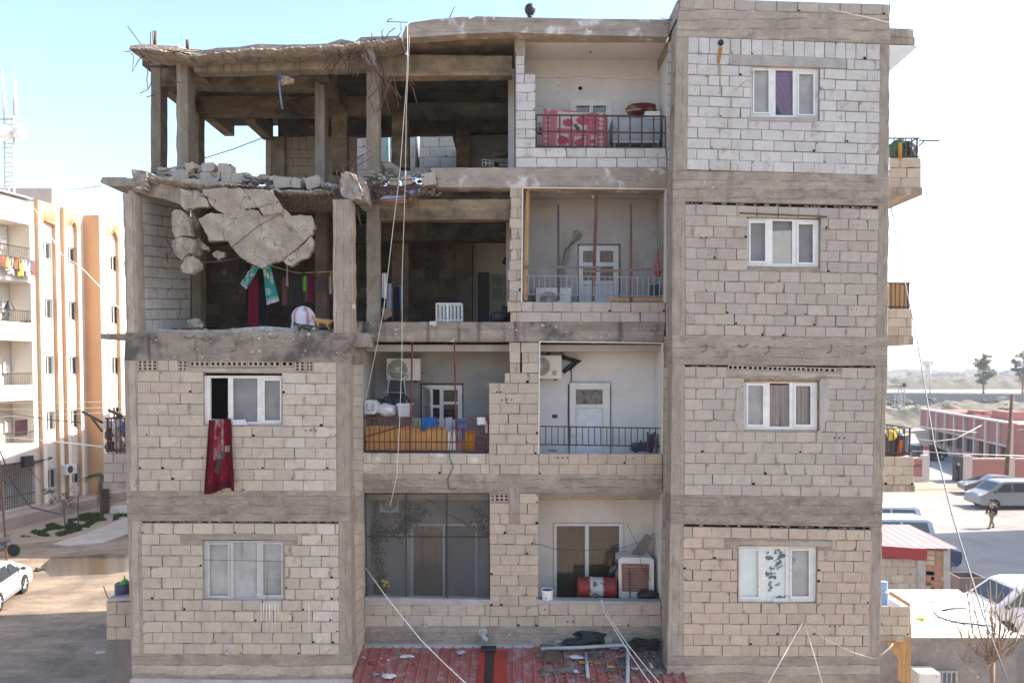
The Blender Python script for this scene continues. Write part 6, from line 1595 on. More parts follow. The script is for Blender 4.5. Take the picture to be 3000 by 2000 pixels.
for k in range(25):
    u = k / 24; rb = .222 + (.008 if k in (8, 9, 16, 17) else 0) - (.02 if k in (0, 24) else 0); prof.append((rb, u * L))
b.lathe(c, prof, 24, 0, (1, 0, 0))
ts = [((.30, .035, .028) if not (.33 < (v.x - c.x) / L < .64) else (.52, .5, .47)) for v in b.v]
b.t = ts; b.build('shell', surf('chipped_paint', (1, 1, 1), .6, .2, 4, 30, tint=True, stain=(.06, .03, .022), stain_t=(.55, .62), stain_scale=6), t)
b = MB(); b.pbox(1690, 1752, 1755, 1757, 16.35, .4); b.build('cradle', M['rust'], t)
t = thing('air_cooler', P(1864, 1756, 16.6), 'white evaporative air cooler with red brown louvres', 'air cooler')
b = MB(); b.pq([(1812, 1638), (1822, 1632), (1908, 1633), (1916, 1640), (1916, 1758), (1814, 1756)], 16.5, .55); b.build('body', M['ac'], t)
b = MB(); b.pq([(1821, 1650), (1902, 1652), (1900, 1734), (1822, 1731)], 16.48, .02); b.build('grille_frame', surf('red_brown_frame', (.27, .10, .075), .6, .2), t)
for k in range(9):
    b = MB(); y = 1658 + k * 8.2; b.prism([P(1828, y, 16.475), P(1892, y + .5, 16.475), P(1892, y + 4.5, 16.44), P(1828, y + 4, 16.44)], (0, .02, 0)); b.build('louvre', plain('dusty_louvre', (.34, .22, .18), .6), t)
b = MB(); b.bar(P(1844, 1668, 16.42), P(1846, 1756, 16.42), .02); b.build('prop', M['rust'], t)
b = MB(); b.pq([(1846, 1630), (1894, 1564), (1914, 1575), (1880, 1630)], 16.75, .04); one(b, 'board', M['wood_grey'], 'grey plank leaning on the air cooler', 'plank')
b = MB(); b.blob(P(1898, 1742, 16.35), (.24, .15, .11), .35, 3, 1.8, 0, True, 3); one(b, 'rubbish_bag', M['black'], 'black bag lying at the foot of the air cooler', 'bag')
film = glass_mat('clear_film', (.75, .72, .7))
b = MB(); b.tube([P(1812, 1640, 16.6), P(1800, 1655, 16.6), P(1790, 1690, 16.6), P(1800, 1688, 16.6)], [.05, .09, .05, .01], 8); one(b, 'plastic_sheet', film, 'clear plastic sheet bunched left of the air cooler', 'sheet')
b = MB(); b.tube([P(1578, 1592, 16.8), P(1625, 1608, 16.75), P(1700, 1612, 16.7), P(1820, 1605, 16.7), P(1880, 1585, 16.75), P(1917, 1562, 17)], .006, 5); one(b, 'clothes_line', M['cable_black'], 'thin line sagging in front of the sliding glass door', 'clothes line')
b = MB(); b.tube([P(1837, 1532, 17.1), P(1848, 1560, 16.9), P(1866, 1592, 16.7), P(1880, 1660, 16.4), P(1908, 1700, 16.4)], .006, 5); one(b, 'cable', M['cable_black'], 'wire dropping from the wall onto the air cooler', 'cable')
b = MB(); b.tube([P(1918, 1562, 16.9), P(1926, 1566, 16.5), P(1930, 1640, 16.3), P(1932, 1752, 16.2)], .008, 5); one(b, 'cable', M['cable_white'], 'pale wire running down the right side wall of the lowest balcony', 'cable')
b = MB(); b.blob(P(2630, 440, 17.5), (.22, .2, .22), .4, 3, 2, 0, True, 1, tint=(.05, .13, .09)); one(b, 'bag', M['cloth'], 'green and black bag on the upper right side balcony', 'bag')
b = MB(); b.blob(P(2660, 442, 17.4), (.2, .2, .22), .3, 3, 2, 0, True, 2); one(b, 'rubbish_bag', M['black'], 'black bag on the upper right side balcony', 'bag')
cloth('cloth', ((2632, 418), (2642, 418), (2643, 468), (2634, 464)), 16.9, (.5, .2, .04), 'orange cloth hung over the upper right balcony railing', 'cloth', nu=6, nv=8, amp=.01)
b = MB(); b.bar(P(2692, 411, 17), P(2752, 413, 17), .025); b.bar(P(2692, 428, 17), P(2708, 413, 17), .02); one(b, 'clothes_bracket', M['dark_steel'], 'dark bracket sticking out from the upper right balcony', 'bracket')
b = MB(); b.pbox(2604, 826, 2664, 906, 17.3, .03); one(b, 'plywood_panel', M['wood'], 'wavy grained plywood panel behind the middle right balcony bars', 'panel')
b = MB(); c = P(2622, 1336, 17.5); b.lathe(c, [(.26, 0), (.27, .5), (.25, .52), (.1, .54)], 16); one(b, 'water_barrel', plain('navy_plastic', (.02, .022, .05), .4), 'navy barrel on the lower right side balcony', 'barrel')
b = MB(); b.blob(P(2612, 1275, 17.2), (.11, .1, .12), .3, 2, 1.5, 0, True, 1, tint=(.6, .42, .05)); b.blob(P(2622, 1262, 17.25), (.12, .1, .09), .3, 2, 1.5, 0, True, 5, tint=(.62, .5, .25)); one(b, 'toy_bundle', M['paint'], 'yellow bundle perched on the navy barrel', 'bundle')
cloth('cloth', ((2634, 1290), (2645, 1288), (2640, 1336), (2628, 1336)), 17.12, (.6, .13, .03), 'orange cloth beside the navy barrel', 'cloth', nu=6, nv=8, amp=.015)
GB = 'bags stuffed behind the left side balcony bars'
for x, y, rx, rz, c_, lb in ((315, 1243, .10, .10, (.55, .53, .54), 'white round bag with a blue mark, upper left behind the bars'), (344, 1240, .12, .11, (.6, .58, .58), 'white bag at the top middle behind the bars'), (343, 1265, .10, .11, (.4, .36, .32), 'grey beige bag below the top white one'),
                          (322, 1272, .10, .13, (.035, .035, .035), 'black crumpled bag on the left behind the bars'), (324, 1305, .12, .10, (.04, .04, .04), 'black bag at the lower left behind the bars'), (338, 1284, .08, .085, (.5, .45, .4), 'pale round bundle in the centre behind the bars'),
                          (350, 1306, .11, .12, (.42, .34, .25), 'tan sack at the bottom behind the bars'), (363, 1258, .07, .16, (.05, .16, .3), 'bright blue bag at the right behind the bars')):
    b = MB(); b.blob(P(x, y, 16.75), (rx, rx, rz), .35, 3, 2, 0, True, int(x), tint=c_); one(b, 'bag', M['paint'], lb, 'bag', GB)
b = MB(); b.bar(P(242, 1206, 17.5), P(298, 1236, 16.6), .05); b.bar(P(268, 1222, 17.2), P(298, 1262, 16.6), .04); b.bar(P(318, 1201, 16.9), P(358, 1218, 16.5), .05); one(b, 'steel_bracket', M['rust'], 'rusty bracket sticking out left of the barred balcony', 'bracket')
t = thing('block_pier', P(346, 2060, 15.6), 'block pier with a rendered foot left of the building', 'pier')
block_wall('blocks', ((312, 1762), (384, 1760), (386, 1872), (314, 1872)), 15.55, 3, .4, 'pinky', 401, holes=0, parent=t)
b = MB(); b.prism([P(312, 1775, 15.57), P(384, 1772, 15.57), P(387, 2100, 15.57), P(312, 2100, 15.57)], (0, .6, 0)); b.build('rendered_foot', surf('dark_render', (.19, .165, .145), .95, .25, 2), t)
b = MB(); b.prism([P(312, 1762, 15.5), P(384, 1758, 15.5), P(384, 1748, 15.5), P(316, 1752, 15.5)], (0, .7, 0)); b.build('cap', M['render'], t)
t = thing('water_barrel', P(362, 1752, 15.8), 'ribbed navy barrel with a green funnel on the block pier', 'barrel')
c = P(362, 1754, 15.85); prof = []
for k in range(21): prof.append((.165 + (.006 if k in (3, 6, 9, 12) else 0), k / 20 * .33))
b = MB(); b.lathe(c, prof + [(.15, .345), (.1, .33)], 20); b.build('drum', plain('faded_navy_plastic', (.05, .05, .085), .45), t)
b = MB(); b.lathe(c + Vector((.03, 0, .33)), [(.10, 0), (.09, .03), (.03, .09), (.012, .1), (.012, .16)], 14); b.build('funnel', plain('green_plastic', (.04, .30, .04), .4), t)
b = MB(); b.bar(P(303, 1716, 15.7), P(318, 1756, 15.7), .014); one(b, 'stick', M['rust'], 'thin rusty stick leaning from the block pier', 'stick')
b = MB(); b.tube([P(281, 1912, 15.7), P(313, 1908, 15.7)], .03, 8); one(b, 'drain_pipe', M['grey_steel'], 'short galvanised spout on the left of the block pier', 'pipe')

z0 = P(1500, 1892, YR).z
RZ = lambda y: z0 + .02 - (YR - .1 - y) * .21
t = thing('sheet_roof', (0, 15.2, 3.5), 'faded red ribbed metal roof between the two wings', 'roof')
b = MB()
xs = []
xl, xr = P(1070, 1900, YR).x, P(1945, 1900, YR).x
x = xl; prof = []
while x < xr:
    prof += [(x, 0), (x + .16, 0), (x + .172, .035), (x + .198, .035), (x + .21, 0)]; x += .21
ys = [YR - .1, 15.4, 14.6, 13.8]
vs = [Vector((px_, y, RZ(y) + h)) for y in ys for px_, h in prof]
n = len(prof)
fs = [[j * n + i, j * n + i + 1, (j + 1) * n + i + 1, (j + 1) * n + i] for j in range(len(ys) - 1) for i in range(n - 1)]
b.add(vs, fs)
redroof = surf('faded_red_sheet', (.27, .085, .07), .55, .18, 1.5, 50, stain=(.32, .22, .21), stain_t=(.52, .66), stain_scale=5, spots=(.30, .2, .19), spots_t=(.64, .72), spots_scale=16, bump=.1)
b.build('sheeting', redroof, t)
b = MB(); b.box((xl, YR - .14, z0 - .02), (P(1566, 1890, YR).x, YR - .02, z0 + .07)); b.build('mortar_flashing', M['render'], t)
b = MB(); xx = P(1432, 1920, 15.7).x
b.box((xx - .13, 13.8, RZ(13.8) - .05), (xx + .16, YR - .14, RZ(13.8) - .04)); b.build('gutter_bed', M['black'], t)
b = MB(); 
for dx, w_ in ((-.2, .13), (.12, .26)): 
    b.add([Vector((xx + dx, YR - .3, RZ(YR - .3) + .041)), Vector((xx + dx + w_, YR - .3, RZ(YR - .3) + .041)), Vector((xx + dx + w_, 13.8, RZ(13.8) + .041)), Vector((xx + dx, 13.8, RZ(13.8) + .041))], [[0, 1, 2, 3]])
    b.add([Vector((xx + dx, YR - .3, RZ(YR - .3) + .0)), Vector((xx + dx, YR - .3, RZ(YR - .3) + .041)), Vector((xx + dx, 13.8, RZ(13.8) + .041)), Vector((xx + dx, 13.8, RZ(13.8)))], [[0, 1, 2, 3]])
b.build('ridge_strip', surf('glossy_red_strip', (.28, .03, .02), .3, .2, 5, 40, bump=0), t)
b = MB(); b.add([Vector((xx - .07, YR - .15, RZ(YR - .15) + .046)), Vector((xx + .10, YR - .15, RZ(YR - .15) + .046)), Vector((xx + .10, 13.8, RZ(13.8) + .046)), Vector((xx - .05, 13.8, RZ(13.8) + .046))], [[0, 1, 2, 3]]); b.build('tar_channel', plain('tar_black', (.02, .018, .02), .3), t)
b = MB(); b.box((xx - .16, YR - .35, RZ(YR - .3) + .05), (xx + .15, YR - .15, RZ(YR - .2) + .07)); b.build('tar_cap', M['black'], t)
def on_roof(px, py):
    y = 15.9
    for _ in range(12):
        p = P(px, py, y)
        d = ray(px, py); tt = (z0 + .02 - .21 * (YR - .1) - C0.z + .21 * C0.y) / (d.z - .21 * d.y)
        p = C0 + d * tt; break
    return p + Vector((0, 0, .02))
GL = 'litter on the red sheet roof'
r = random.Random(5)
def scrap(px, py, s_, c_, lb, flat=.35, sx=1.0, nm='litter_scrap', ctg='litter', grp=GL):
    b = MB(); b.blob(on_roof(px, py) + Vector((0, 0, s_ * flat * .8)), (s_ * sx, s_ * .8, s_ * flat), .7, 2, 2.2, 0, False, int(px * 3), .3, tint=c_); return one(b, nm, M['paint'], lb, ctg, grp)
scrap(1196, 1926, .10, (.55, .52, .48), 'larger crumpled white plastic scrap near the middle left of the red roof', .3, 1.6)
scrap(1140, 1985, .12, (.55, .53, .48), 'white crumpled wrapper at the lower left of the red roof', .3, 1.4)
scrap(1350, 1916, .09, (.32, .33, .34), 'silvery foil scrap right of the white cable on the red roof', .4, 1.2)
scrap(1212, 1950, .06, (.18, .03, .02), 'dark red wrapper below the larger white plastic scrap', .5, .6)
scrap(1090, 1946, .07, (.32, .05, .05), 'red plastic cup near the left edge of the red roof', .6)
scrap(1066, 1930, .035, (.35, .3, .5), 'lilac ball of paper at the left edge of the red roof', .8)
scrap(1117, 1934, .035, (.5, .12, .15), 'pink scrap left of the peach one on the red roof', .6)
scrap(1138, 1937, .035, (.55, .33, .24), 'peach coloured scrap on the red roof', .6)
scrap(1170, 1920, .035, (.05, .25, .2), 'green bottle cap beside the larger white plastic scrap', .6)
scrap(1103, 1978, .07, (.28, .28, .3), 'flat grey scrap left of the white wrapper on the red roof', .15)
scrap(1176, 1895, .03, (.5, .1, .1), 'small red scrap near the top of the red roof', .6)
scrap(1129, 1900, .04, (.2, .2, .32), 'bluish scrap near the top left of the red roof', .6)
scrap(1280, 1896, .035, (.22, .24, .36), 'blue grey scrap near the top middle of the red roof', .6)
for k in range(34):
    px, py = r.uniform(1085, 1420), r.uniform(1895, 1998)
    scrap(px, py, r.uniform(.008, .02), r.choice([(.5, .5, .48), (.45, .42, .4), (.3, .3, .3), (.4, .38, .3)]), 'speck of pale litter lying on the red sheet roof', .5)
b = MB()
for k in range(420):
    px = r.triangular(1560, 1945, 1900); py = r.uniform(1880, 2000) if r.random() < .45 else r.uniform(1880, 1930)
    p = on_roof(px, py); s_ = r.uniform(.008, .035)
    b.blob(p, (s_ * 1.3, s_ * 1.3, s_ * .6), .5, 1, 1.8, 0, False, k, .3, tint=r.choice([g3(.5), g3(.3), g3(.8), (.5, .45, .4), (.9, .85, .8), g3(.2)]))
for k in range(60):
    px, py = r.uniform(1570, 1940), r.uniform(1888, 1975)
    b.blob(on_roof(px, py) - Vector((0, 0, .02)), (r.uniform(.08, .2), r.uniform(.1, .25), .03), .5, 2, 1.8, 0, False, k, .2, tint=g3(r.uniform(.3, .5)))
tag(b.build('dirt', debris), 'dark dirt and small rubbish heaped on the right of the red sheet roof', 'dirt', kind='stuff')
scrap(1722, 1888, .26, (.018, .018, .02), 'large black rubbish bag lying against the wall on the roof', .62, 1.5, 'rubbish_bag', 'bag', None)
scrap(1668, 1893, .14, (.03, .03, .04), 'smaller dark bag left of the large black rubbish bag', .7, 1.2, 'rubbish_bag', 'bag', None)
scrap(1634, 1884, .12, (.36, .31, .26), 'beige crumpled sack left of the dark bags', .7, 1.1, 'sack', 'sack', None)
scrap(1640, 1903, .12, (.4, .38, .38), 'torn white cloth below the beige sack', .25, 1.5, 'cloth', 'cloth', None)
scrap(1885, 1905, .26, (.02, .02, .022), 'black rubbish bags piled in the right corner of the roof', .5, 1.4, 'rubbish_bag', 'bag', None)
scrap(1915, 1885, .12, (.02, .02, .022), 'black bag end poking out behind the brown board', .7, 1.1, 'rubbish_bag', 'bag', None)
scrap(1800, 1900, .09, (.3, .34, .42), 'pale blue plastic scrap behind the bend of the pipe', .3, 1.5)
scrap(1688, 1930, .11, (.58, .57, .58), 'white paper scrap under the long grey pipe', .25, 1.6)
scrap(1712, 1944, .07, (.42, .24, .03), 'ochre plastic scrap crossing the short grey pipe', .3, 1.6)
scrap(1790, 1956, .05, (.42, .35, .03), 'curved yellow scrap right of the short grey pipe', .3, 1.8)
scrap(1750, 1946, .05, (.42, .22, .03), 'orange brown scrap between the two upright pipes', .3, 1.5)
scrap(1687, 1972, .06, (.4, .39, .38), 'grey white wad of paper left of the short pipe', .5)
scrap(1860, 1962, .07, (.36, .35, .36), 'grey cloth scrap between the white ropes', .3, 1.4)
p = on_roof(1620, 1945); b = MB(); b.prism([p + Vector((-.22, 0, .03)), p + Vector((.16, 0, .02)), p + Vector((.14, .0, .14)), p + Vector((-.15, 0, .17))], (.02, .25, .02)); one(b, 'board', surf('dark_board', (.10, .065, .045), .9, .3), 'dark brown board lying on the roof left of the pipes', 'board')
p = on_roof(1880, 1890); b = MB(); b.box(p + Vector((-.2, -.05, .1)), p + Vector((.2, .06, .13))); one(b, 'board', M['wood'], 'short brown board on the black bags in the corner', 'board')
p = on_roof(1785, 1890); b = MB(); b.box(p + Vector((-.1, 0, 0)), p + Vector((.06, .15, .15))); one(b, 'broken_block', block_old, 'broken grey block right of the large black rubbish bag', 'block')
b = MB(); b.box(on_roof(1900, 1940), on_roof(1910, 1962) + Vector((.02, 0, .03))); one(b, 'litter_scrap', M['upvc_dirty'], 'white strip lying at the right of the ropes', 'litter')
b = MB(); up_ = Vector((0, 0, .1)); b.tube([on_roof(1585, 1916) + up_, on_roof(1700, 1912) + up_, on_roof(1822, 1905) + up_, on_roof(1835, 1908) + up_, on_roof(1840, 1920) + up_, on_roof(1838, 2020) + up_], .036, 10); one(b, 'pipe', M['pvc'], 'long grey pipe lying across the roof and turning down at its right end', 'pipe')
b = MB(); b.tube([on_roof(1717, 1922) + Vector((0, 0, .05)), on_roof(1722, 1994) + Vector((0, 0, .05))], .034, 10); one(b, 'pipe', M['pvc'], 'short grey pipe lying below the long one', 'pipe')

M['stay'] = plain('stay_cable', (.2, .19, .18), .6)
def cable(pts, r_, mat, label, nm='cable', ctg='cable', group=None):
    b = MB(); b.tube([P(*p) for p in pts], r_ * .72, 6); return one(b, nm, M[mat], label, ctg, group)
cable([(1194, 70, 15.6), (1194, 150, 15.5), (1192, 230, 15.5), (1182, 360, 15.5), (1172, 500, 15.5), (1150, 680, 15.6), (1125, 900, 15.7), (1105, 1010, 15.8), (1070, 1175, 16.0)], .009, 'cable_white', 'white cable falling from the roof edge, left of the pair')
cable([(1200, 105, 15.6), (1196, 200, 15.5), (1190, 330, 15.5), (1188, 500, 15.5), (1184, 640, 15.6), (1178, 800, 15.7), (1178, 960, 15.8), (1178, 1040, 15.9), (1170, 1250, 15.9), (1163, 1390, 15.8), (1150, 1450, 15.8), (1143, 1482, 15.8)], .008, 'cable_white', 'white cable falling from the roof edge, right of the pair')
cable([(1072, 1664, 15.9), (1130, 1745, 15.5), (1230, 1870, 14.9), (1300, 1940, 14.5), (1375, 2010, 14.0)], .014, 'cable_white', 'pale rope running from the netted balcony down across the red roof', 'rope', 'rope')
cable([(1760, 1756, 15.9), (1775, 1800, 15.7), (1830, 1890, 15.2), (1880, 1965, 14.7), (1915, 2015, 14.4)], .011, 'cable_white', 'left one of two ropes tied at the parapet below the oil drum', 'rope', 'rope', 'ropes tied below the oil drum')
cable([(1762, 1756, 15.9), (1790, 1815, 15.7), (1840, 1888, 15.2), (1900, 1962, 14.7), (1945, 2015, 14.4)], .011, 'cable_white', 'right one of two ropes tied at the parapet below the oil drum', 'rope', 'rope', 'ropes tied below the oil drum')
cable([(2352, 1822, 14.98), (2310, 1895, 14.7), (2245, 2010, 14.3)], .016, 'cable_white', 'thick twisted rope running down left from a ring in the right wing', 'rope', 'rope', 'ropes from the ring in the right wing')
cable([(2356, 1822, 14.98), (2380, 1900, 14.7), (2412, 2010, 14.3)], .010, 'cable_white', 'thinner rope running straight down from the ring in the right wing', 'rope', 'rope', 'ropes from the ring in the right wing')
cable([(2356, 1822, 14.98), (2420, 1872, 14.9), (2500, 1910, 14.9), (2572, 1932, 15.0)], .006, 'cable_white', 'thin line from the ring to the corner of the right wing', 'rope', 'rope', 'ropes from the ring in the right wing')
cable([(2370, 6, 15.2), (2460, 35, 14.9), (2560, 55, 14.9), (2640, 78, 14.95), (2800, 130, 14.5), (3010, 255, 13.5)], .008, 'cable_white', 'white cable crossing the roof beam of the right wing and leaving to the right')
cable([(2608, 0, 15.2), (2605, 45, 15.2)], .012, 'cable_black', 'thin upright pole at the right corner of the roof', 'pole', 'pole')
cable([(2610, 605, 17.5), (2652, 830, 16.4), (2688, 1000, 15.2), (2735, 1290, 13.4), (2790, 1510, 12.0), (2880, 1800, 10.4), (2962, 2020, 9.3)], .016, 'stay', 'thick grey stay cable slanting down the right side of the building')
cable([(1960, 1000, 15.9), (1945, 1015, 15.9), (1944, 1030, 15.95)], .01, 'cable_black', 'short black wire curling out at the edge of the right wing')
cable([(1978, 60, 15.3), (1940, 55, 15.8), (1935, 52, 16)], .009, 'cable_black', 'short wire bridging the middle roof edge and the right wing')
def ground_mat(name, base, var=.2, wet=None, rough=.95):
    return surf(name, base, rough, var, .35, 8, stain=wet, stain_t=(.55, .68), stain_scale=.22, bump=.3, bump_scale=6, bumpd=.03)
dust = ground_mat('dusty_earth', (.31, .245, .185), .16)
def sheet(name, pts, mat, kind='structure', th=0, label=None):
    b = MB()
    if th: b.prism([Vector(p) for p in pts], (0, 0, -th))
    else: b.poly(pts)
    o = b.build(name, mat); return tag(o, label, kind=kind)
b = MB()
xs_ = [-3500, -400, -120, -60, -30, 0, 30, 60, 120, 200, 400, 900, 3500]; ys_ = [-60, 0, 20, 40, 60, 90, 130, 180, 260, 400, 800, 1600, 4500]
vs = [Vector((x, y, 0)) for y in ys_ for x in xs_]; n = len(xs_)
b.add(vs, [[j * n + i, j * n + i + 1, (j + 1) * n + i + 1, (j + 1) * n + i] for j in range(len(ys_) - 1) for i in range(n - 1)])
tag(b.build('ground', dust), kind='structure')
road_l = surf('muddy_street', (.265, .20, .145), .8, .3, .7, 9, (1, 3.2, 1), stain=(.13, .10, .078), stain_t=(.46, .6), stain_scale=.45, spots=(.3, .25, .2), spots_t=(.62, .68), spots_scale=1.6, bump=.3, bump_scale=8)
sheet('street', [G(-300, 1600, .004), G(60, 1592, .004), G(395, 1560, .004), Vector((-8, G(395, 1560).y, .004)), Vector((-8, 8, .004)), Vector((-34, 8, .004))], road_l)
water = surf('puddle_water', (.07, .055, .042), .14, .2, 2, 20, bump=.02, spec=.6)
sheet('puddle', [G(x, y, .009) for x, y in ((118, 1660), (150, 1632), (230, 1628), (300, 1622), (390, 1624), (392, 1668), (330, 1680), (240, 1684), (150, 1688))], water)
sheet('footpath', [G(x, y, .12) for x, y in ((152, 1592), (205, 1597), (300, 1588), (395, 1555), (395, 1505), (250, 1562))], surf('pale_concrete_path', (.40, .35, .31), .9, .12, 1, 20, bump=.2), th=.2)
sheet('footpath', [G(x, y, .1) for x, y in ((320, 1502), (395, 1502), (395, 1478), (325, 1480))], surf('pale_concrete_slab', (.42, .38, .35), .9, .12, 1, 20, bump=.2), th=.15)
grass_m = surf('grass_blades', (.045, .085, .02), .9, .5, 3, 30, bump=0)
b = MB(); r = random.Random(3)
def in_poly(x, y, q):
    c = False
    for i in range(len(q)):
        (x1, y1), (x2, y2) = q[i], q[i - 1]
        if (y1 > y) != (y2 > y) and x < (x2 - x1) * (y - y1) / (y2 - y1) + x1: c = not c
    return c
gq = [(60, 1573), (115, 1546), (200, 1517), (260, 1502), (372, 1502), (372, 1515), (290, 1535), (230, 1556), (180, 1570)]
cnt = 0
while cnt < 5200:
    x, y = r.uniform(55, 375), r.uniform(1498, 1575)
    if not in_poly(x, y, gq) or noise.noise(Vector((x * .03, y * .08, 0))) < -.08: continue
    p = G(x, y); a = r.uniform(0, 6.28); h = r.uniform(.05, .16); u = Vector((math.cos(a), math.sin(a), 0)) * .03
    b.add([p - u, p + u, p + Vector((r.uniform(-.08, .08), r.uniform(-.08, .08), h))], [[0, 1, 2]]); cnt += 1
tag(b.build('grass', grass_m), 'short green grass in the bed beside the left street', 'grass', kind='stuff')
waste = surf('stony_waste_ground', (.215, .18, .14), .95, .25, .08, 2, stain=(.12, .11, .085), stain_t=(.48, .6), stain_scale=.05, bump=.3, bump_scale=2)
sheet('terrain', [Vector((-900, 112, .006)), Vector((1500, 112, .006)), Vector((3400, 4400, .006)), Vector((-3400, 4400, .006))], waste)
lot = surf('compacted_lot', (.27, .245, .225), .92, .12, .5, 10, (1, 2.5, 1), stain=(.19, .17, .155), stain_t=(.5, .68), stain_scale=.3, bump=.2, bump_scale=6)
sheet('parking_lot', [Vector((8, 26, .004)), Vector((60, 26, .004)), Vector((70, 58, .004)), Vector((8, 58, .004))], lot)
yard = surf('school_yard_paving', (.25, .25, .26), .92, .1, .5, 10, bump=.2)
sheet('school_yard', [Vector((20, 64.5, .004)), Vector((52, 64.5, .004)), Vector((55, 110, .004)), Vector((30, 110, .004))], yard)
sheet('far_road', [Vector((40, 285, .15)), Vector((400, 285, .15)), Vector((400, 318, .15)), Vector((40, 318, .15))], surf('pale_road', (.36, .34, .32), .9, .06, .1, 2, bump=0))
hillm = surf('grey_earth_bank', (.135, .122, .1), .95, .22, .05, .8, stain=(.11, .11, .09), stain_t=(.45, .6), stain_scale=.08, bump=.6, bump_scale=.9, bumpd=.4)
def bank(name, x0, x1, y0, y1, h, seed, nx=60, ny=14, mat=hillm, rough=.5):
    b = MB(); vs = []
    for j in range(ny + 1):
        for i in range(nx + 1):
            x, y = lerp(x0, x1, i / nx), lerp(y0, y1, j / ny)
            e = min(1, min(j, ny - j) / ny * 3.2) * min(1, min(i, nx - i) / nx * 12)
            z = e * h * (.75 + rough * noise.noise(Vector((x * .22 + seed, y * .2, seed))) + .35 * rough * noise.noise(Vector((x * .8, y * .8, seed))))
            vs.append(Vector((x, y, max(-.1, z) if e > 0 else -.3)))
    b.add(vs, [[j * (nx + 1) + i, j * (nx + 1) + i + 1, (j + 1) * (nx + 1) + i + 1, (j + 1) * (nx + 1) + i] for j in range(ny) for i in range(nx)], 0, True)
    return tag(b.build(name, mat), kind='structure')
bank('embankment', 60, 420, 330, 348, 5, 1, 220)
bank('embankment', 150, 520, 470, 492, 4.4, 2, 220)
bank('embankment', 270, 640, 760, 790, 4.5, 5, 160)
scrubm = surf('scrubby_slope', (.17, .145, .115), .95, .25, .15, 2, stain=(.09, .095, .065), stain_t=(.46, .56), stain_scale=.5, bump=.5, bump_scale=2, bumpd=.2)
bank('hill', 52, 92, 118, 136, 3.2, 7, 110, 16, scrubm)
bank('hill', 84, 190, 150, 172, 2.6, 9, 140, 12, scrubm)
bank('hill', 95, 150, 108, 135, 2.2, 12, 40, 12, surf('reddish_mound', (.24, .15, .115), .95, .3, .3, 2, bump=.4))
b = MB(); 
for k in range(900):
    x, y = r.uniform(53, 190), r.uniform(108, 260); s_ = r.uniform(.2, .9)
    b.blob((x, y, r.uniform(.2, 2.6) if 118 < y < 136 or 150 < y < 172 else .1), (s_ * 1.5, s_ * 1.5, s_ * .7), .6, 1, 2, 0, False, k, .3, tint=r.choice([(.11, .115, .075), (.17, .16, .12), (.3, .27, .22)]))
tag(b.build('scrub', surf('scrub_tufts', (1, 1, 1), .95, .2, 2, 8, tint=True, bump=0)), 'grey green scrub and stones dotted over the waste ground', 'scrub', kind='stuff')
b = MB(); p0, p1 = Vector((88, 196, 0)), Vector((132, 186, 0)); b.prism([p0, p1, p1 + Vector((0, 0, 3)), p0 + Vector((0, 0, 3))], (0, .3, 0)); one(b, 'boundary_wall', surf('grey_far_wall', (.25, .24, .23), .9, .1, .3, 3, bump=0), 'long grey wall crossing the waste ground behind the school', 'wall')
r = random.Random(17); fm = [plain('pale_far_wall', (.5, .47, .43)), plain('tan_far_wall', (.42, .36, .3)), plain('blue_far_roof', (.3, .38, .42))]
for k in range(26):
    px = r.uniform(2600, 3040); Y = r.uniform(620, 1100); x = (px - 1500) * Y / F; w_ = r.uniform(8, 22); h = r.uniform(3, 6.5)
    b = MB(); m_ = r.choice([0, 0, 1, 1, 2]); b.box((x, Y, 0), (x + w_, Y + 10, h)); b.box((x + w_ * .3, Y - .1, .2), (x + w_ * .3 + 1.2, Y + .1, 2.4), 1); b.box((x - .2, Y - .2, h), (x + w_ + .2, Y + 10.2, h + .3), 2)
    one(b, 'distant_house', [fm[m_], M['dark_room'], fm[1]], 'small pale flat roofed house far off on the horizon', 'house', 'houses along the horizon')
for px, h, Y in ((2718, 17, 800),):
    x = (px - 1500) * Y / F; b = MB(); b.lathe((x, Y, 0), [(3.5, 0), (3, h * .6), (6, h * .7), (6.5, h * .95), (2, h)], 14); one(b, 'water_tower', fm[0], 'water tower on the horizon at the right', 'tower')

g0, g1 = G(0, 1534), G(251, 1474)
ld_ = (g1 - g0); ld_.z = 0; ld_.normalize()
ln_ = Vector((ld_.y, -ld_.x, 0))             # outwards, towards the street
if ln_.x < 0: ln_ = -ln_
def LBP(px, py, off=0.0):
    d = ray(px, py); q = g0 + ln_ * off
    t = (q - C0).dot(ln_) / d.dot(ln_)
    return C0 + d * t
def LS(px, off=0.0, py=1075): return (LBP(px, py, off) - g0).dot(ld_)
def LW(s, z, off=0.0): return g0 + ld_ * s + ln_ * off + Vector((0, 0, z))
def LZ(px, py, off=0.0): return LBP(px, py, off).z
LB = thing('apartment_block', g0, 'sunlit cream and orange apartment block with tall arched bays across the street', 'building')
cream = surf('cream_render', (.62, .56, .49), .9, .07, .5, 10, stain=(.42, .36, .3), stain_t=(.62, .8), stain_scale=.4, bump=.1)
orange = surf('orange_render', (.60, .36, .19), .9, .08, .5, 10, stain=(.40, .25, .16), stain_t=(.64, .8), stain_scale=.5, bump=.1)
peach = surf('pale_cream_render', (.76, .71, .64), .9, .06, .5, 10, stain=(.66, .56, .44), stain_t=(.6, .8), stain_scale=.4, bump=.1)
brownr = surf('brown_render', (.33, .19, .13), .9, .1, .5, 10, bump=.1)
ZT = LZ(101, 594)
s_b0 = LS(98)
fW = lambda u, v, d=0.0: LW(u, v, -d)
wins = []
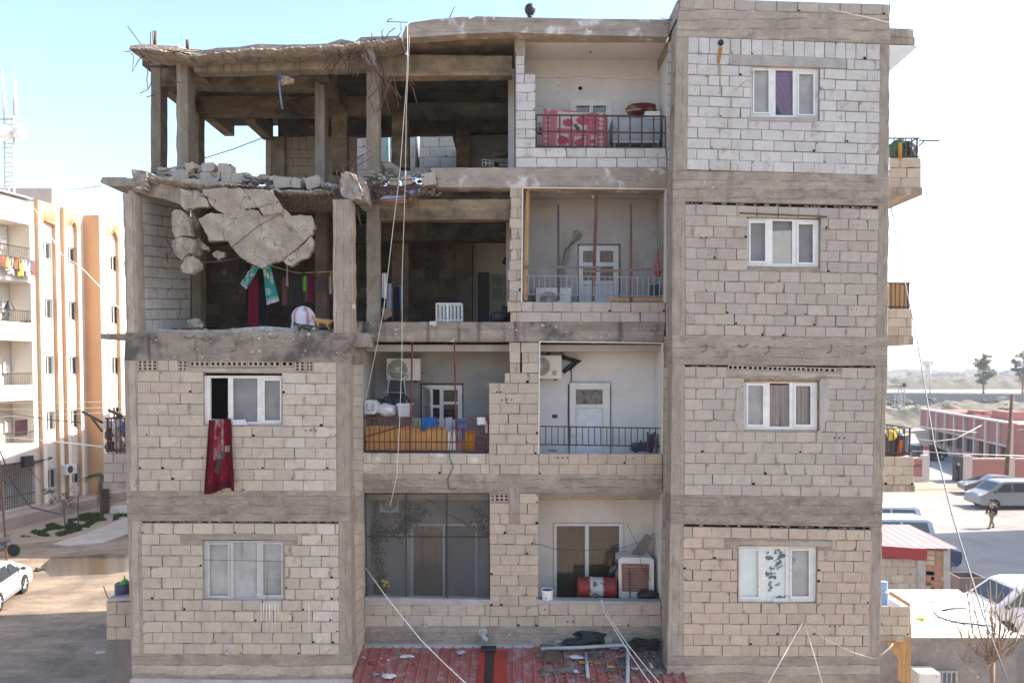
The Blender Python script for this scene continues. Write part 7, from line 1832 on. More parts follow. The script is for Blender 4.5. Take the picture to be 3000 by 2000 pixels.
zr_ = [(LZ(149, 763), LZ(149, 712)), (LZ(149, 935), LZ(149, 876)), (LZ(149, 1100), LZ(149, 1043)), (LZ(150, 1262), LZ(150, 1205)), (LZ(150, 1432), LZ(150, 1372))]
bays = [(122, 182), (196, 243), (320, 362)]
bs = []
for a, c in bays: bs.append((LS(a, .26), LS(c, .26)))
dpane = plain('dark_pane', (.045, .05, .055), .08, spec=.6)
hl = []
for wa, wb in ((122, 150), (194, 220), (322, 344)):
    for z0_, z1_ in zr_: hl.append((LS(wa, 0, 735), z0_, LS(wb, 0, 735), z1_))
ops = [(LZ(70, 760), LZ(70, 655)), (LZ(70, 945), LZ(70, 826)), (LZ(70, 1128), LZ(70, 998)), (LZ(70, 1300), LZ(70, 1172)), (LZ(70, 1484), LZ(70, 1350))]
s_o = LS(96)
for z0_, z1_ in ops: hl.append((-14.0, z0_, s_o, z1_, 1.6))
mb = MB(); s_end = LS(372)
holes_grid(mb, fW, hl, .16, 0, None, (-16, s_end), (0, ZT))
mb.build('street_wall', cream, LB)
mb = MB()
mb.prism([LW(-16, 0, -1.65), LW(s_end, 0, -1.65), LW(s_end, ZT, -1.65), LW(-16, ZT, -1.65)], -ln_ * 9)
mb.prism([LW(-16, ZT - .2, -.1), LW(s_end, ZT - .2, -.1), LW(s_end, ZT, -.1), LW(-16, ZT, -.1)], -ln_ * 1.6)
mb.build('rear_block', cream, LB)
wpx = [(122, 150), (194, 220), (322, 344)]
BO = .26
for (sa, sb), (wa, wb) in zip(bs, wpx):         # projecting arched bays
    w_ = sb - sa; zsp = LZ(149, 660)
    ia, ib = sa + w_ * .19, sa + w_ * .82
    cx_ = (ia + ib) / 2; ra = (ib - ia) / 2; zt_ = ZT + .15
    arc = [(cx_ - ra * math.cos(t * math.pi / 14), zsp + ra * 1.5 * math.sin(t * math.pi / 14)) for t in range(15)]
    mb = MB()
    mb.poly([LW(u, v, BO) for u, v in [(sa, 0), (ia, 0), (ia, zsp), (sa, zsp)]]); mb.poly([LW(u, v, BO) for u, v in [(ib, 0), (sb, 0), (sb, zsp), (ib, zsp)]])
    tp = [(sa, zsp)] + arc + [(sb, zsp), (sb, zt_), (sa, zt_)]
    bm = bmesh.new(); f_ = bm.faces.new([bm.verts.new(LW(u, v, BO)) for u, v in tp]); bmesh.ops.triangulate(bm, faces=[f_])
    bm.verts.index_update(); mb.add([v.co.copy() for v in bm.verts], [[v.index for v in f.verts] for f in bm.faces], 1); bm.free()
    pts = [(sa, 0), (ia, 0)] + arc + [(ib, 0), (sb, 0), (sb, zt_), (sa, zt_)]
    n = len(pts)
    for i in range(n):
        (u1, v1), (u2, v2) = pts[i], pts[(i + 1) % n]
        mb.add([LW(u1, v1, BO), LW(u2, v2, BO), LW(u2, v2, .002), LW(u1, v1, .002)], [[0, 1, 2, 3]], 1)
    mb.build('arched_bay', [peach, orange], LB)
    for z0_, z1_ in zr_:
        wm = MB(); h0, h1 = LS(wa, 0, 735), LS(wb, 0, 735)
        holes_grid(wm, lambda u, v, d=0.0: LW(u, v, -.1 - d), [(lerp(h0, h1, .06), z0_ + .1, lerp(h0, h1, .46), z1_ - .1), (lerp(h0, h1, .54), z0_ + .1, lerp(h0, h1, .94), z1_ - .1)], .04, 0, None, (h0, h1), (z0_, z1_))
        wf = wm.build('window', M['upvc'], LB)
        wm = MB(); wm.add([LW(h0, z0_, -.15), LW(h1, z0_, -.15), LW(h1, z1_, -.15), LW(h0, z1_, -.15)], [[0, 1, 2, 3]]); wm.build('pane', dpane, wf)
for k, (z0_, z1_) in enumerate(ops):           # balcony rooms
    for sd0, sd1, dz in ((LS(64, -1.6), LS(86, -1.6), 1.95), (LS(8, -1.6), LS(24, -1.6), 1.5)):
        if sd1 - sd0 < .3: continue
        wm = MB(); zb = z0_ - .1 if dz > 1.8 else z0_ + .7
        wm.prism([LW(sd0, zb, -1.5), LW(sd1, zb, -1.5), LW(sd1, z0_ + dz, -1.5), LW(sd0, z0_ + dz, -1.5)], -ln_ * .08)
        wf = wm.build('balcony_door', M['upvc'], LB)
        for a_, c_ in ((.14, .44), (.56, .86)):
            wm = MB(); wm.prism([LW(lerp(sd0, sd1, a_), zb + .7, -1.48), LW(lerp(sd0, sd1, c_), zb + .7, -1.48), LW(lerp(sd0, sd1, c_), z0_ + dz - .15, -1.48), LW(lerp(sd0, sd1, a_), z0_ + dz - .15, -1.48)], -ln_ * .015); wm.build('pane', M['dark_room'], wf)
    wm = MB()
    if k < 4:
        hgt = .75
        for s_ in [x * .14 - 5 for x in range(int((s_o + 5) / .14))]: wm.bar(LW(s_, z0_, -.05), LW(s_, z0_ + hgt, -.05), .025)
        wm.bar(LW(-5, z0_ + hgt, -.05), LW(s_o, z0_ + hgt, -.05), .04)
    else:
        for s_ in [x * .17 - 5 for x in range(int((s_o + 5) / .17))]: wm.bar(LW(s_, z0_, -.02), LW(s_, z1_, -.02), .03)
        for z_ in (z0_ + .15, z0_ + .8, z1_ - .1): wm.bar(LW(-5, z_, -.02), LW(s_o, z_, -.02), .035)
        for s_ in (-4, -1.6, .8):
            wm.bar(LW(s_, z0_ + 1.4, 0), LW(s_ + 1.2, z1_ - .2, 0), .03); wm.bar(LW(s_ + 1.2, z1_ - .2, 0), LW(s_ + 2.4, z0_ + 1.4, 0), .03)
    wm.build('balcony_railing' if k < 4 else 'window_grille', M['dark_steel'], LB)
sa = LS(252)
def px_of(p):
    d = p - C0; return PX + F * d.dot(RGT) / d.dot(FWD)
pr_ = .2
while px_of(LW(sa, 9, pr_)) < 297 and pr_ < 4: pr_ += .05
b = MB(); b.prism([LW(sa, 0, 0), LW(sa + .6, 0, 0), LW(sa + .6, ZT, 0), LW(sa, ZT, 0)], ln_ * pr_); b.build('stair_tower', orange, LB)
b = MB(); b.prism([LW(sa + .02, 0, pr_ + .003), LW(sa + .6, 0, pr_ + .003), LW(sa + .6, ZT, pr_ + .003), LW(sa + .02, ZT, pr_ + .003)], ln_ * .02); b.build('tower_face', peach, LB)
b = MB(); b.pbox(-60, 551, 152, 625, LBP(150, 600, -3).y + 1, 5); b.build('roof_room', surf('brown_grey_render', (.36, .3, .27), .9, .1), LB)
b = MB(); b.prism([LW(-16, 0, 0), LW(s_end, 0, 0), LW(s_end, .65, 0), LW(-16, .65, 0)], ln_ * 1.9); b.build('plinth', surf('plinth_concrete', (.36, .28, .24), .92, .15, 1, 12, bump=.2), LB)
b = MB(); b.prism([LW(-16, ZT + .05, -.2), LW(s_b0, ZT + .05, -.2), LW(s_b0, ZT + .12, .25), LW(-16, ZT + .12, .25)], (0, 0, .08)); b.build('roof_flashing', M['grey_steel'], LB)
t = thing('air_conditioner', LBP(193, 1388, .5), 'white air conditioner on the arched bay of the block across the street', 'air conditioner')
s0, z0_ = LS(178, .5, 1388), LZ(193, 1388, .5)
b = MB(); b.prism([LW(s0, z0_, .5), LW(s0 + 1.0, z0_, .5), LW(s0 + 1.0, z0_ + .65, .5), LW(s0, z0_ + .65, .5)], ln_ * .4); b.build('casing', M['ac'], t)
b = MB(); b.lathe(LW(s0 + .4, z0_ + .33, .9), [(.25, 0), (.22, .02)], 18, 0, ln_); b.build('fan_opening', M['black'], t)
r = random.Random(31)
GQ = 'laundry on the balcony across the street'
zc = LZ(60, 757, .4)
for k, (px, c_, nm) in enumerate([(9, (.20, .08, .05), 'rust brown'), (17, (.45, .25, .12), 'tan'), (23, (.30, .25, .2), 'beige grey'), (30, (.5, .5, .55), 'pale striped'), (34, (.04, .05, .07), 'dark'), (43, (.45, .10, .03), 'orange'), (48, (.05, .05, .06), 'charcoal'), (60, (.6, .45, .05), 'yellow'), (69, (.65, .65, .65), 'white'), (66, (.05, .06, .12), 'navy'), (80, (.3, .32, .36), 'blue grey'), (86, (.12, .12, .14), 'slate'), (93, (.22, .08, .07), 'dark red patterned')]):
    s_ = LS(px, .4, 760); hh = r.uniform(.7, 1.3); zt_ = zc - .002 * k
    b = MB(); pts = [LW(s_ - .22, zt_, .4), LW(s_ + .22, zt_, .4), LW(s_ + .25, zt_ - hh, .42), LW(s_ + .05, zt_ - hh * .9, .5), LW(s_ - .2, zt_ - hh * .95, .4)]
    b.prism(pts, -ln_ * .03, tint=c_); one(b, 'garment', M['cloth'], nm + ' garment on the laundry line of the block across the street', 'laundry', GQ)
b = MB(); b.tube([LW(LS(-4, .4, 750), zc, .4), LW(LS(103, .4, 757), zc, .4)], .015, 4); one(b, 'clothes_line', M['cable_black'], 'laundry line across the top balcony of the block over the street', 'clothes line')
def chair(px, py, label):
    z_ = ops[1][0] - .35; s_ = LS(px, -.3, py); t = thing('chair', LW(s_, z_, -.3), label, 'chair', 'dark chairs on the balcony across the street')
    b = MB(); b.prism([LW(s_ - .25, z_ + .45, -.55), LW(s_ + .25, z_ + .45, -.55), LW(s_ + .25, z_ + .45, -.05), LW(s_ - .25, z_ + .45, -.05)], (0, 0, .04)); b.build('seat', M['black'], t)
    b = MB(); b.tube([LW(s_ + .22, z_ + .45, -.5), LW(s_ + .3, z_ + .9, -.5), LW(s_ + .36, z_ + 1.05, -.3), LW(s_ + .3, z_ + .9, -.1), LW(s_ + .22, z_ + .45, -.1)], .03, 6)
    for q in (-.4, -.3, -.2): b.bar(LW(s_ + .23, z_ + .47, q), LW(s_ + .33, z_ + .98, q), .03)
    b.build('backrest', M['black'], t)
    for a_ in (-.22, .22):
        for q in (-.5, -.1): b = MB(); b.bar(LW(s_ + a_, z_ + .45, q), LW(s_ + a_ * 1.15, z_, q), .035); b.build('leg', M['black'], t)
chair(78, 915, 'dark chair nearest to the arched bays on the balcony over the street'); chair(6, 915, 'dark chair nearest to the left picture edge on the balcony over the street')
b = MB(); b.lathe(LW(LS(27, -.3, 905), LZ(27, 908, -.3), -.3), [(.35, 0), (.05, .6), (.02, .62)], 10); one(b, 'parasol', M['black'], 'folded dark parasol on the balcony between the two chairs', 'parasol')
cloth('curtain', ((43, 1232), (79, 1228), (79, 1274), (43, 1278)), LBP(60, 1250, -.9).y, lambda u, v: [(.12, .06, .07), (.22, .12, .12), (.08, .05, .08)][int(u * 9 + v * 13) % 3], 'dark flowered curtain in the second floor balcony over the street', 'curtain', nu=16, nv=12, folds=4)
b = MB(); s_ = LS(80, .2, 1360); z_ = LZ(80, 1358, .2); b.prism([LW(s_ - .35, z_ - .2, .05), LW(s_ + .35, z_ - .2, .05), LW(s_ + .35, z_ + .5, .05), LW(s_ - .35, z_ + .5, .05)], ln_ * .3); b.bar(LW(s_ + .3, z_, .2), LW(s_ + 2.0, z_ + .15, .2), .12); one(b, 'steel_bracket', M['black'], 'dark metal box and arm on the wall above the barred ground floor', 'bracket')
t = thing('antenna_mast', LBP(28, 560, -3), 'lattice antenna mast with two white dishes on the left roof', 'antenna')
Ym = LBP(28, 560, -3).y
b = MB()
for x in (14, 42): b.bar(P(x, 575, Ym), P(x - 2, 290, Ym), .1)
b.bar(P(26, 575, Ym + .6), P(26, 340, Ym + .6), .1)
for k, y in enumerate(range(350, 560, 14)): b.bar(P(14, y, Ym), P(42, y + 3 * (1 if k % 2 else -1), Ym), .05)
b.bar(P(-4, 350, Ym), P(44, 350, Ym), .08)
b.build('lattice', M['grey_steel'], t)
for x, y0, y1 in ((10, 290, 205), (45, 295, 217)):
    b = MB(); b.tube([P(x, y0 + 40, Ym), P(x, y0, Ym), P(x - 2, y1, Ym)], [.11, .1, .04], 6); b.build('whip_aerial', M['upvc'], t)
for x, y, rr_, ax in ((15, 392, .5, (.5, -.86, 0)), (53, 388, .42, (1, -.2, 0))):
    b = MB(); b.lathe(P(x, y, Ym - .3), [(rr_ * .3, -.1), (rr_, 0), (rr_, .35), (rr_ * .6, .45), (.02, .5)], 20, 0, ax); b.build('dish', M['upvc'], t)

def plain_building(x0, x1, y0, y1, h, label):
    t = thing('apartment_block', ((x0 + x1) / 2, (y0 + y1) / 2, 0), label, 'building', None)
    b = MB(); b.box((x0, y0, 0), (x1, y1, h)); b.box((x0 - .2, y0 - .2, h), (x1 + .2, y1 + .2, h + .5)); b.build('walls', cream, t)
    for z in range(1, int(h), 3):
        for i in range(int((x1 - x0) / 3)):
            b = MB(); xx = x0 + 1 + i * 3; b.box((xx, y0 - .06, z), (xx + 1.3, y0 + .1, z + 1.3)); b.build('window', plain('dark_pane', (.05, .05, .06), .1), t)
    return t
plain_building(-16.2, 4, 41.5, 66, 16.6, 'block standing behind the damaged building')
plain_building(40, 56, 33.5, 46.5, 17, 'block standing beside the parking lot beyond the right edge')

bark = surf('bark', (.16, .12, .09), .95, .3, 6, 40, bump=.5)
def leafmat(name, c): return surf(name, c, .8, .45, .9, 6, bump=0)
def tree(loc, h, crown, mat, label, nleaf, leaf, seed, cat='tree', trunk_r=.2, branches=7, group=None, name='tree'):
    r = random.Random(seed); t = thing(name, loc, label, cat, group); L = Vector(loc)
    b = MB(); top = L + Vector((r.uniform(-.3, .3), 0, h * .62)); b.tube([L, L.lerp(top, .5) + Vector((r.uniform(-.15, .15) * trunk_r * 4, 0, 0)), top], [trunk_r, trunk_r * .75, trunk_r * .4], 8)
    cl_ = []
    for k in range(branches):
        s_ = L.lerp(top, r.uniform(.45, 1)); (cx_, cz, rx, rz) = crown[k % len(crown)]
        e = L + Vector((cx_ + r.uniform(-rx, rx) * .6, r.uniform(-rx, rx) * .6, cz + r.uniform(-rz, rz) * .6)); b.tube([s_, s_.lerp(e, .5) + Vector((0, 0, .1 * h * .3)), e], [trunk_r * .35, trunk_r * .2, trunk_r * .07], 5); cl_.append(e)
    b.build('trunk', bark, t)
    b = MB()
    for (cx_, cz, rx, rz) in crown:
        m = int(nleaf / len(crown)); cls = [Vector((r.gauss(0, .45) * rx, r.gauss(0, .45) * rx, r.gauss(0, .45) * rz)) for _ in range(max(6, m // 40))]
        for k in range(m):
            cc = r.choice(cls); p = L + Vector((cx_, 0, cz)) + cc + Vector((r.gauss(0, .2) * rx, r.gauss(0, .2) * rx, r.gauss(0, .17) * rz))
            a, e = r.uniform(0, 6.28), r.uniform(-1, 1); u = Vector((math.cos(a), math.sin(a), e)).normalized() * leaf * r.uniform(.6, 1.3); w_ = u.cross(Vector((r.uniform(-1, 1), r.uniform(-1, 1), 1))).normalized() * leaf * .4
            b.add([p - u, p - w_, p + u, p + w_], [[0, 1, 2, 3]])
    b.build('crown', mat, t)
    return t
euc = leafmat('eucalyptus_leaves', (.21, .215, .13))
p = Vector(((2882 - 1500) * 250 / F, 250, 0))
tree(p, 14, [(-.2, 12.4, 1.9, 1.6), (.7, 10.2, 2.3, 1.8), (-1.0, 10.2, 1.9, 1.5), (0, 7.4, 2.4, 1.9), (1.2, 7.6, 2, 1.5), (.3, 4.8, 1.4, 1.2)], euc, 'rounded eucalyptus standing alone by the far road', 2600, .42, 3, trunk_r=.35)
p = Vector(((2996 - 1500) * 240 / F, 240, 0))
tree(p, 15, [(0, 13.5, 1.6, 1.6), (-2.2, 10.8, 1.7, 1.2), (.5, 10.5, 2.2, 1.5), (-1, 7.5, 1.9, 1.4), (-2.2, 8.9, 1.2, .9), (1.5, 7.8, 2, 2)], euc, 'feathery dark tree at the right edge by the far road', 2200, .4, 5, trunk_r=.35)
olive = leafmat('olive_leaves', (.07, .085, .05))
GT = 'young trees in the bed beside the left street'
tree(G(192, 1548), 2.9, [(0, 2.2, .7, .5), (-.5, 1.6, .6, .4), (.4, 1.5, .7, .4), (-.9, 2.2, .4, .3)], olive, 'young olive tree in front of the arched bay', 420, .075, 7, trunk_r=.05, branches=9, group=GT)
tree(G(230, 1545), 3.0, [(0, 2.4, .4, .6), (.2, 1.2, .4, .5)], olive, 'nearly leafless sapling right of the young olive', 26, .06, 9, trunk_r=.04, branches=10, group=GT)
t = thing('palm_tree', G(307, 1502), 'small palm with a skirt of dead brown fronds', 'palm'); L = G(307, 1502); r = random.Random(2)
b = MB(); b.tube([L, L + Vector((0, 0, 2.4))], [.3, .2], 10); b.build('trunk', bark, t)
b = MB(); b2 = MB()
for k in range(34):
    a = r.uniform(0, 6.28); dead = k > 12; o_ = b2 if dead else b
    st = L + Vector((0, 0, r.uniform(1.5, 2.4) if dead else 2.4)); ln2 = r.uniform(.6, .9) if dead else r.uniform(1.2, 1.7)
    pts = [st + Vector((math.cos(a) * ln2 * q * (.55 if dead else 1), math.sin(a) * ln2 * q * (.55 if dead else 1), (-1.5 * q * q if dead else .9 * q - 1.1 * q * q))) for q in (0, .25, .5, .75, 1)]
    o_.tube(pts, [.03, .03, .025, .015, .004], 4)
    for q in range(12):
        i = min(3, q // 3); p = pts[i].lerp(pts[i + 1], (q % 3) / 3); sd = Vector((-math.sin(a), math.cos(a), 0)) * .3
        for sg in (-1, 1): o_.add([p, p + Vector((0, 0, .025)), p + sd * sg + Vector((math.cos(a) * .15, math.sin(a) * .15, -.15))], [[0, 1, 2]])
b.build('fronds', leafmat('palm_fronds', (.08, .10, .045)), t); b2.build('dead_fronds', leafmat('dead_fronds', (.13, .09, .065)), t)
tree(G(296, 1522), 3.3, [(0, 2.8, .3, .5)], olive, 'bare reddish sapling left of the small palm', 14, .05, 12, trunk_r=.07, branches=7, group=GT)
def bare_tree(base, tips, label, r0=.05):
    t = thing('bare_tree', base, label, 'tree'); b = MB(); r = random.Random(6); B = Vector(base)
    hub = B + Vector((0, 0, 1.35)); b.tube([B, hub], [r0 * 1.3, r0], 8)
    for tx in tips:
        e = P(*tx); m = hub.lerp(e, .45) + Vector(((e.x - hub.x) * .22, 0, -.12)); b.tube([hub, hub.lerp(m, .5), m, e], [r0 * .75, r0 * .5, r0 * .3, .008], 6)
        for k in range(3):
            q = m.lerp(e, r.uniform(0, .8)); b.tube([q, q + Vector((r.uniform(-.25, .25), r.uniform(-.2, .2), r.uniform(.15, .6)))], [.012, .003], 4)
            q = hub.lerp(m, r.uniform(.2, 1)); b.tube([q, q + Vector((r.uniform(-.3, .3), r.uniform(-.3, .3), r.uniform(.1, .8)))], [.014, .004], 4)
    b.build('branches', surf('twig_bark', (.27, .19, .13), .9, .3), t)
Yt = 16.5
hb = P(2908, 1935, Yt)
bare_tree((hb.x, Yt, hb.z - 1.35), [(2785, 1785, Yt), (2830, 1712, Yt - .3), (2845, 1730, Yt + .4), (2920, 1700, Yt), (2880, 1760, Yt + .5), (2960, 1720, Yt), (2985, 1690, Yt), (2795, 1910, Yt - .3), (2840, 1860, Yt), (3010, 1770, Yt), (2995, 1860, Yt - .4), (2930, 1760, Yt + .3), (2860, 1990, Yt - .4), (2900, 1700, Yt + .3), (3000, 1710, Yt)], 'bare leafless tree in front of the white sheet roof')

t = thing('workshop', P(2780, 2000, 20), 'low grey walled workshop under a white corrugated sheet roof', 'shed')
zf_ = P(2700, 1863, 20).z; zb_ = P(2700, 1725, 24.2).z
b = MB(); vs = []; n = 0
xl, xr = 9.0, P(2990, 1862, 20).x
ks = int((24.2 - 20) / .035)
for j in range(ks + 1):
    y = lerp(19.9, 24.2, j / ks); z = lerp(zf_, zb_, j / ks) + .012 * math.sin(j * 1.57)
    vs += [Vector((xl, y, z)), Vector((lerp(xr, P(2806, 1722, 24.2).x, max(0, (j / ks - .1) / .9)), y, z))]
b.add(vs, [[2 * j, 2 * j + 1, 2 * j + 3, 2 * j + 2] for j in range(ks)]); b.build('sheet_roof', surf('white_sheet_metal', (.62, .61, .58), .5, .08, .8, 12, stain=(.4, .34, .28), stain_t=(.62, .8), stain_scale=.8, bump=0), t)
b = MB(); b.box((xl, 20.05, 0), (xr - .05, 24, zf_ - .03)); b.box((xr - .05, 20.4, 0), (xr + 5, 20.6, zf_ - .1)); b.build('wall', surf('dark_cement_wall', (.235, .205, .185), .95, .25, .9, 12, stain=(.33, .3, .28), stain_t=(.58, .7), stain_scale=1, bump=.3), t)
b = MB(); q = quad_fn((2686, 1963), (2806, 1963), (2806, 2050), (2686, 2050), 20.02); holes_grid(b, q[0], [(.06, .08, .46, 1), (.54, .08, .94, 1)], .06, 0)
for k in range(9): b.bar(q[0](.05 + k * .112, 0, -.02), q[0](.05 + k * .112, 1, -.02), .025)
o = b.build('window', M['grey_steel'], t); b = MB(); b.pbox(2686, 1963, 2806, 2050, 20.045, .004); b.build('pane', plain('blue_grey_pane', (.16, .18, .2), .2), o)
b = MB(); c = P(2725, 1975, 19.4); b.prism([c + Vector((-.3, 0, -1)), c + Vector((.3, 0, -1)), c + Vector((.27, 0, .02)), c + Vector((-.27, 0, .02))], (0, .5, 0)); one(b, 'water_tank', M['upvc_dirty'], 'pale square tank in front of the barred workshop window', 'tank')
for pts, m_, lb in (([(2720, 1768, 22.7), (2780, 1760, 22.8), (2830, 1752, 23.2)], 'green', 'pale green strip lying across the white sheet roof'), ([(2735, 1795, 21.8), (2750, 1810, 21.4), (2800, 1825, 21.0), (2870, 1832, 20.8), (2910, 1836, 20.7)], 'cable_black', 'dark cable curving over the white sheet roof'), ([(2760, 1790, 22), (2790, 1784, 22.2), (2830, 1783, 22.2)], 'cable_black', 'thin dark rod on the white sheet roof')):
    b = MB(); b.tube([P(*p) + Vector((0, 0, .03)) for p in pts], .022, 6); one(b, 'strip' if m_ == 'green' else 'cable', plain('pale_green', (.3, .5, .42)) if m_ == 'green' else M[m_], lb, 'cable')
b = MB(); b.blob(P(2700, 1814, 21.3) + Vector((0, 0, .03)), (.12, .1, .05), .6, 2, 2, 0, False, 1, .3, tint=(.6, .45, .02)); one(b, 'litter_scrap', M['paint'], 'yellow scrap lying on the white sheet roof', 'litter')
b = MB(); b.pq([(2666, 1772), (2670, 1850), (2668, 2010), (2655, 2005), (2630, 1990), (2634, 1930), (2608, 1900), (2600, 1880), (2655, 1876), (2655, 1800)], 17.3, .03); one(b, 'plywood_panel', M['wood'], 'brown torn plywood hanging below the lowest right balcony', 'panel')
b = MB(); b.pq([(2596, 1770), (2602, 1735), (2612, 1732), (2668, 1768), (2666, 1775)], 18.6, .03); one(b, 'plywood_panel', M['wood'], 'brown plywood lining inside the lowest right balcony', 'panel')
b = MB(); b.tube([P(2576, 1920, 15.0), P(2590, 1910, 14.9), P(2605, 1898, 14.9), P(2616, 1884, 14.9)], .014, 6); one(b, 'rope', M['cable_white'], 'short rope end sticking out of the lower right corner', 'rope')
b = MB(); b.lathe(P(2588, 1772, 17.4), [(.1, 0), (.11, .32), (.1, .33), (.085, .36), (.085, .55)], 12); one(b, 'bottle', plain('blue_white_plastic', (.22, .32, .5), .4), 'blue and clear bottle on the lowest right balcony', 'bottle')
t = thing('shed', P(2680, 1700, 29), 'block shed with a faded red metal roof and fascia', 'shed')
xa, xb_ = 13.0, P(2784, 1612, 29).x
zf2, zb2 = P(2700, 1604, 28.8).z, P(2650, 1536, 31.6).z
b = MB(); vs = []
for j in range(2):
    for i in range(41):
        x = lerp(xa, P(2802, 1612, 28.8).x if not j else P(2662, 1540, 31.6).x, i / 40); vs.append(Vector((x, 28.7 if not j else 31.6, (zf2 if not j else zb2) + (.012 if i % 4 < 2 else 0))))
b.add(vs, [[i, i + 1, 42 + i, 41 + i] for i in range(40)]); b.build('sheet_roof', surf('sun_faded_red_sheet', (.40, .21, .20), .5, .08, .8, 10, bump=0), t)
b = MB(); b.prism([P(2580, 1598, 28.68), P(2717, 1608, 28.68), P(2715, 1642, 28.68), P(2580, 1631, 28.68)], (0, .03, 0)); b.build('fascia', surf('deep_red_sheet', (.26, .03, .035), .45, .1), t)
block_wall('wall', ((2560, 1634), (2690, 1636), (2690, 1850), (2560, 1850)), 28.9, 9, .45, 'beige', 501, holes=0, parent=t)
b = MB(); b.box((xa, 29.0, 0), (xb_, 31.5, zf2 - .08)); b.pbox(2688, 1636, 2712, 1850, 28.86, .2); b.pbox(2764, 1612, 2784, 1850, 28.86, .3); b.build('pillar', M['render'], t)
b = MB(); r = random.Random(4); q = quad_fn((2711, 1610), (2765, 1613), (2765, 1850), (2711, 1850), 28.9); holes_grid(b, q[0], [], 0, 2)
for j in range(16):
    for i in range(-1, 2):
        a_ = max(0, (i + .5 * (j % 2)) / 2 * 1.1); c_ = min(1, a_ + .48)
        if c_ - a_ < .15 or r.random() < .12: continue
        block_face(b, q[0], a_ + .02, j / 16 + .006, c_, (j + 1) / 16 - .006, q[2], q[3], r, .01, r.choice([(.50, .19, .09), (.47, .22, .12), (.55, .38, .22), (.5, .2, .1)]))
b.build('brick_panel', [M['block'], M['hole'], M['mortar_grey']], t)
b = MB(); xq = P(2810, 1695, 30.5).x; zq = P(2810, 1692, 30.5).z; w_ = 1.1
holes_grid(b, lambda u, v, d=0.0: Vector((xq + u * w_, 30.5 + v * .9, zq - d)), [(.07, .07, .93, .93)], .9, 0)
for k in range(4):
    A = [(0, 0), (1, 0), (1, 1), (0, 1)]; u, v = A[k], A[(k + 1) % 4]; b.add([(xq + u[0] * w_, 30.5 + u[1] * .9, zq), (xq + v[0] * w_, 30.5 + v[1] * .9, zq), (xq + v[0] * w_, 30.5 + v[1] * .9, 0), (xq + u[0] * w_, 30.5 + u[1] * .9, 0)], [[0, 1, 2, 3]])
one(b, 'waste_bin', plain('brown_steel', (.17, .13, .12), .8), 'open topped brown metal bin behind the white sheet roof', 'bin')

pink = surf('pink_render', (.36, .165, .145), .9, .08, .4, 6, stain=(.34, .15, .13), stain_t=(.6, .8), bump=.1)
beige = surf('beige_trim', (.50, .43, .39), .9, .06, .4, 6, bump=0)
cA, cB = Vector((P(2968, 1245, 68).x, 68, 0)), Vector((P(2702, 1203, 92).x, 92, 0))
SH = 4.5
t = thing('school', cA, 'long low pink school building with beige pilasters', 'building')
sd = (cB - cA).normalized(); sn = Vector((-sd.y, sd.x, 0)); sn = sn if sn.dot(C0 - cA) > 0 else -sn
SL_ = (cB - cA).length
SW = lambda u, v, d=0.0: cA + sd * u - sn * d + Vector((0, 0, v))
hs = []; nb = 9
for k in range(nb):
    u0, u1 = SL_ * k / nb, SL_ * (k + 1) / nb
    hs.append((u0 + .9, .05, u1 - .7, 2.35) if k == 2 else (u0 + .55, 1.05, u1 - .35, 2.3))
b = MB(); holes_grid(b, SW, hs, .2, 0, None, (0, SL_), (0, SH)); b.build('wall', pink, t)
for h_ in hs:
    b = MB(); holes_grid(b, lambda u, v, d=0.0: SW(u, v, .12 + d), [(h_[0] + .1, h_[1] + .1, (h_[0] + h_[2]) / 2 - .05, h_[3] - .1), ((h_[0] + h_[2]) / 2 + .05, h_[1] + .1, h_[2] - .1, h_[3] - .1)], .04, 0, None, (h_[0], h_[2]), (h_[1], h_[3])); wf = b.build('window' if h_[1] > .5 else 'door', M['dark_steel'], t)
    b = MB(); b.add([SW(h_[0], h_[1], .17), SW(h_[2], h_[1], .17), SW(h_[2], h_[3], .17), SW(h_[0], h_[3], .17)], [[0, 1, 2, 3]]); b.build('pane', plain('grey_pane', (.10, .105, .11), .2), wf)
for k in range(nb + 1):
    u = SL_ * k / nb; b = MB(); b.prism([SW(u - .18, 0, -.01), SW(u + .18, 0, -.01), SW(u + .18, SH, -.01), SW(u - .18, SH, -.01)], sn * .22); b.build('pilaster', beige, t)
for k in range(3, nb):
    u0, u1 = SL_ * k / nb + .18, SL_ * (k + 1) / nb - .18; b = MB(); b.prism([SW(u0, 0, -.005), SW(u1, 0, -.005), SW(u1, 1.0, -.005)], sn * .03); b.build('painted_triangle', beige, t)
b = MB(); b.prism([SW(-.2, SH, -.3), SW(SL_ + .2, SH, -.3), SW(SL_ + .2, SH + .18, -.3), SW(-.2, SH + .18, -.3)], -sn * .6); b.prism([SW(0, 2.45, -.3), SW(SL_, 2.45, -.3), SW(SL_, 2.6, -.3), SW(0, 2.6, -.3)], -sn * .29); b.build('cornice', beige, t)
b = MB(); b.prism([cA + sn * .0, cA + Vector((30, -3, 0)), cA + Vector((30, -3, SH)), cA + Vector((0, 0, SH))], (.4, .6, 0)); b.build('end_wall', pink, t)
b = MB(); b.prism([SW(0, SH - .5, .3), SW(SL_, SH - .5, .3), SW(SL_, SH - .5, 9), SW(0, SH - .5, 26)], (0, 0, .1)); b.build('roof', beige, t)
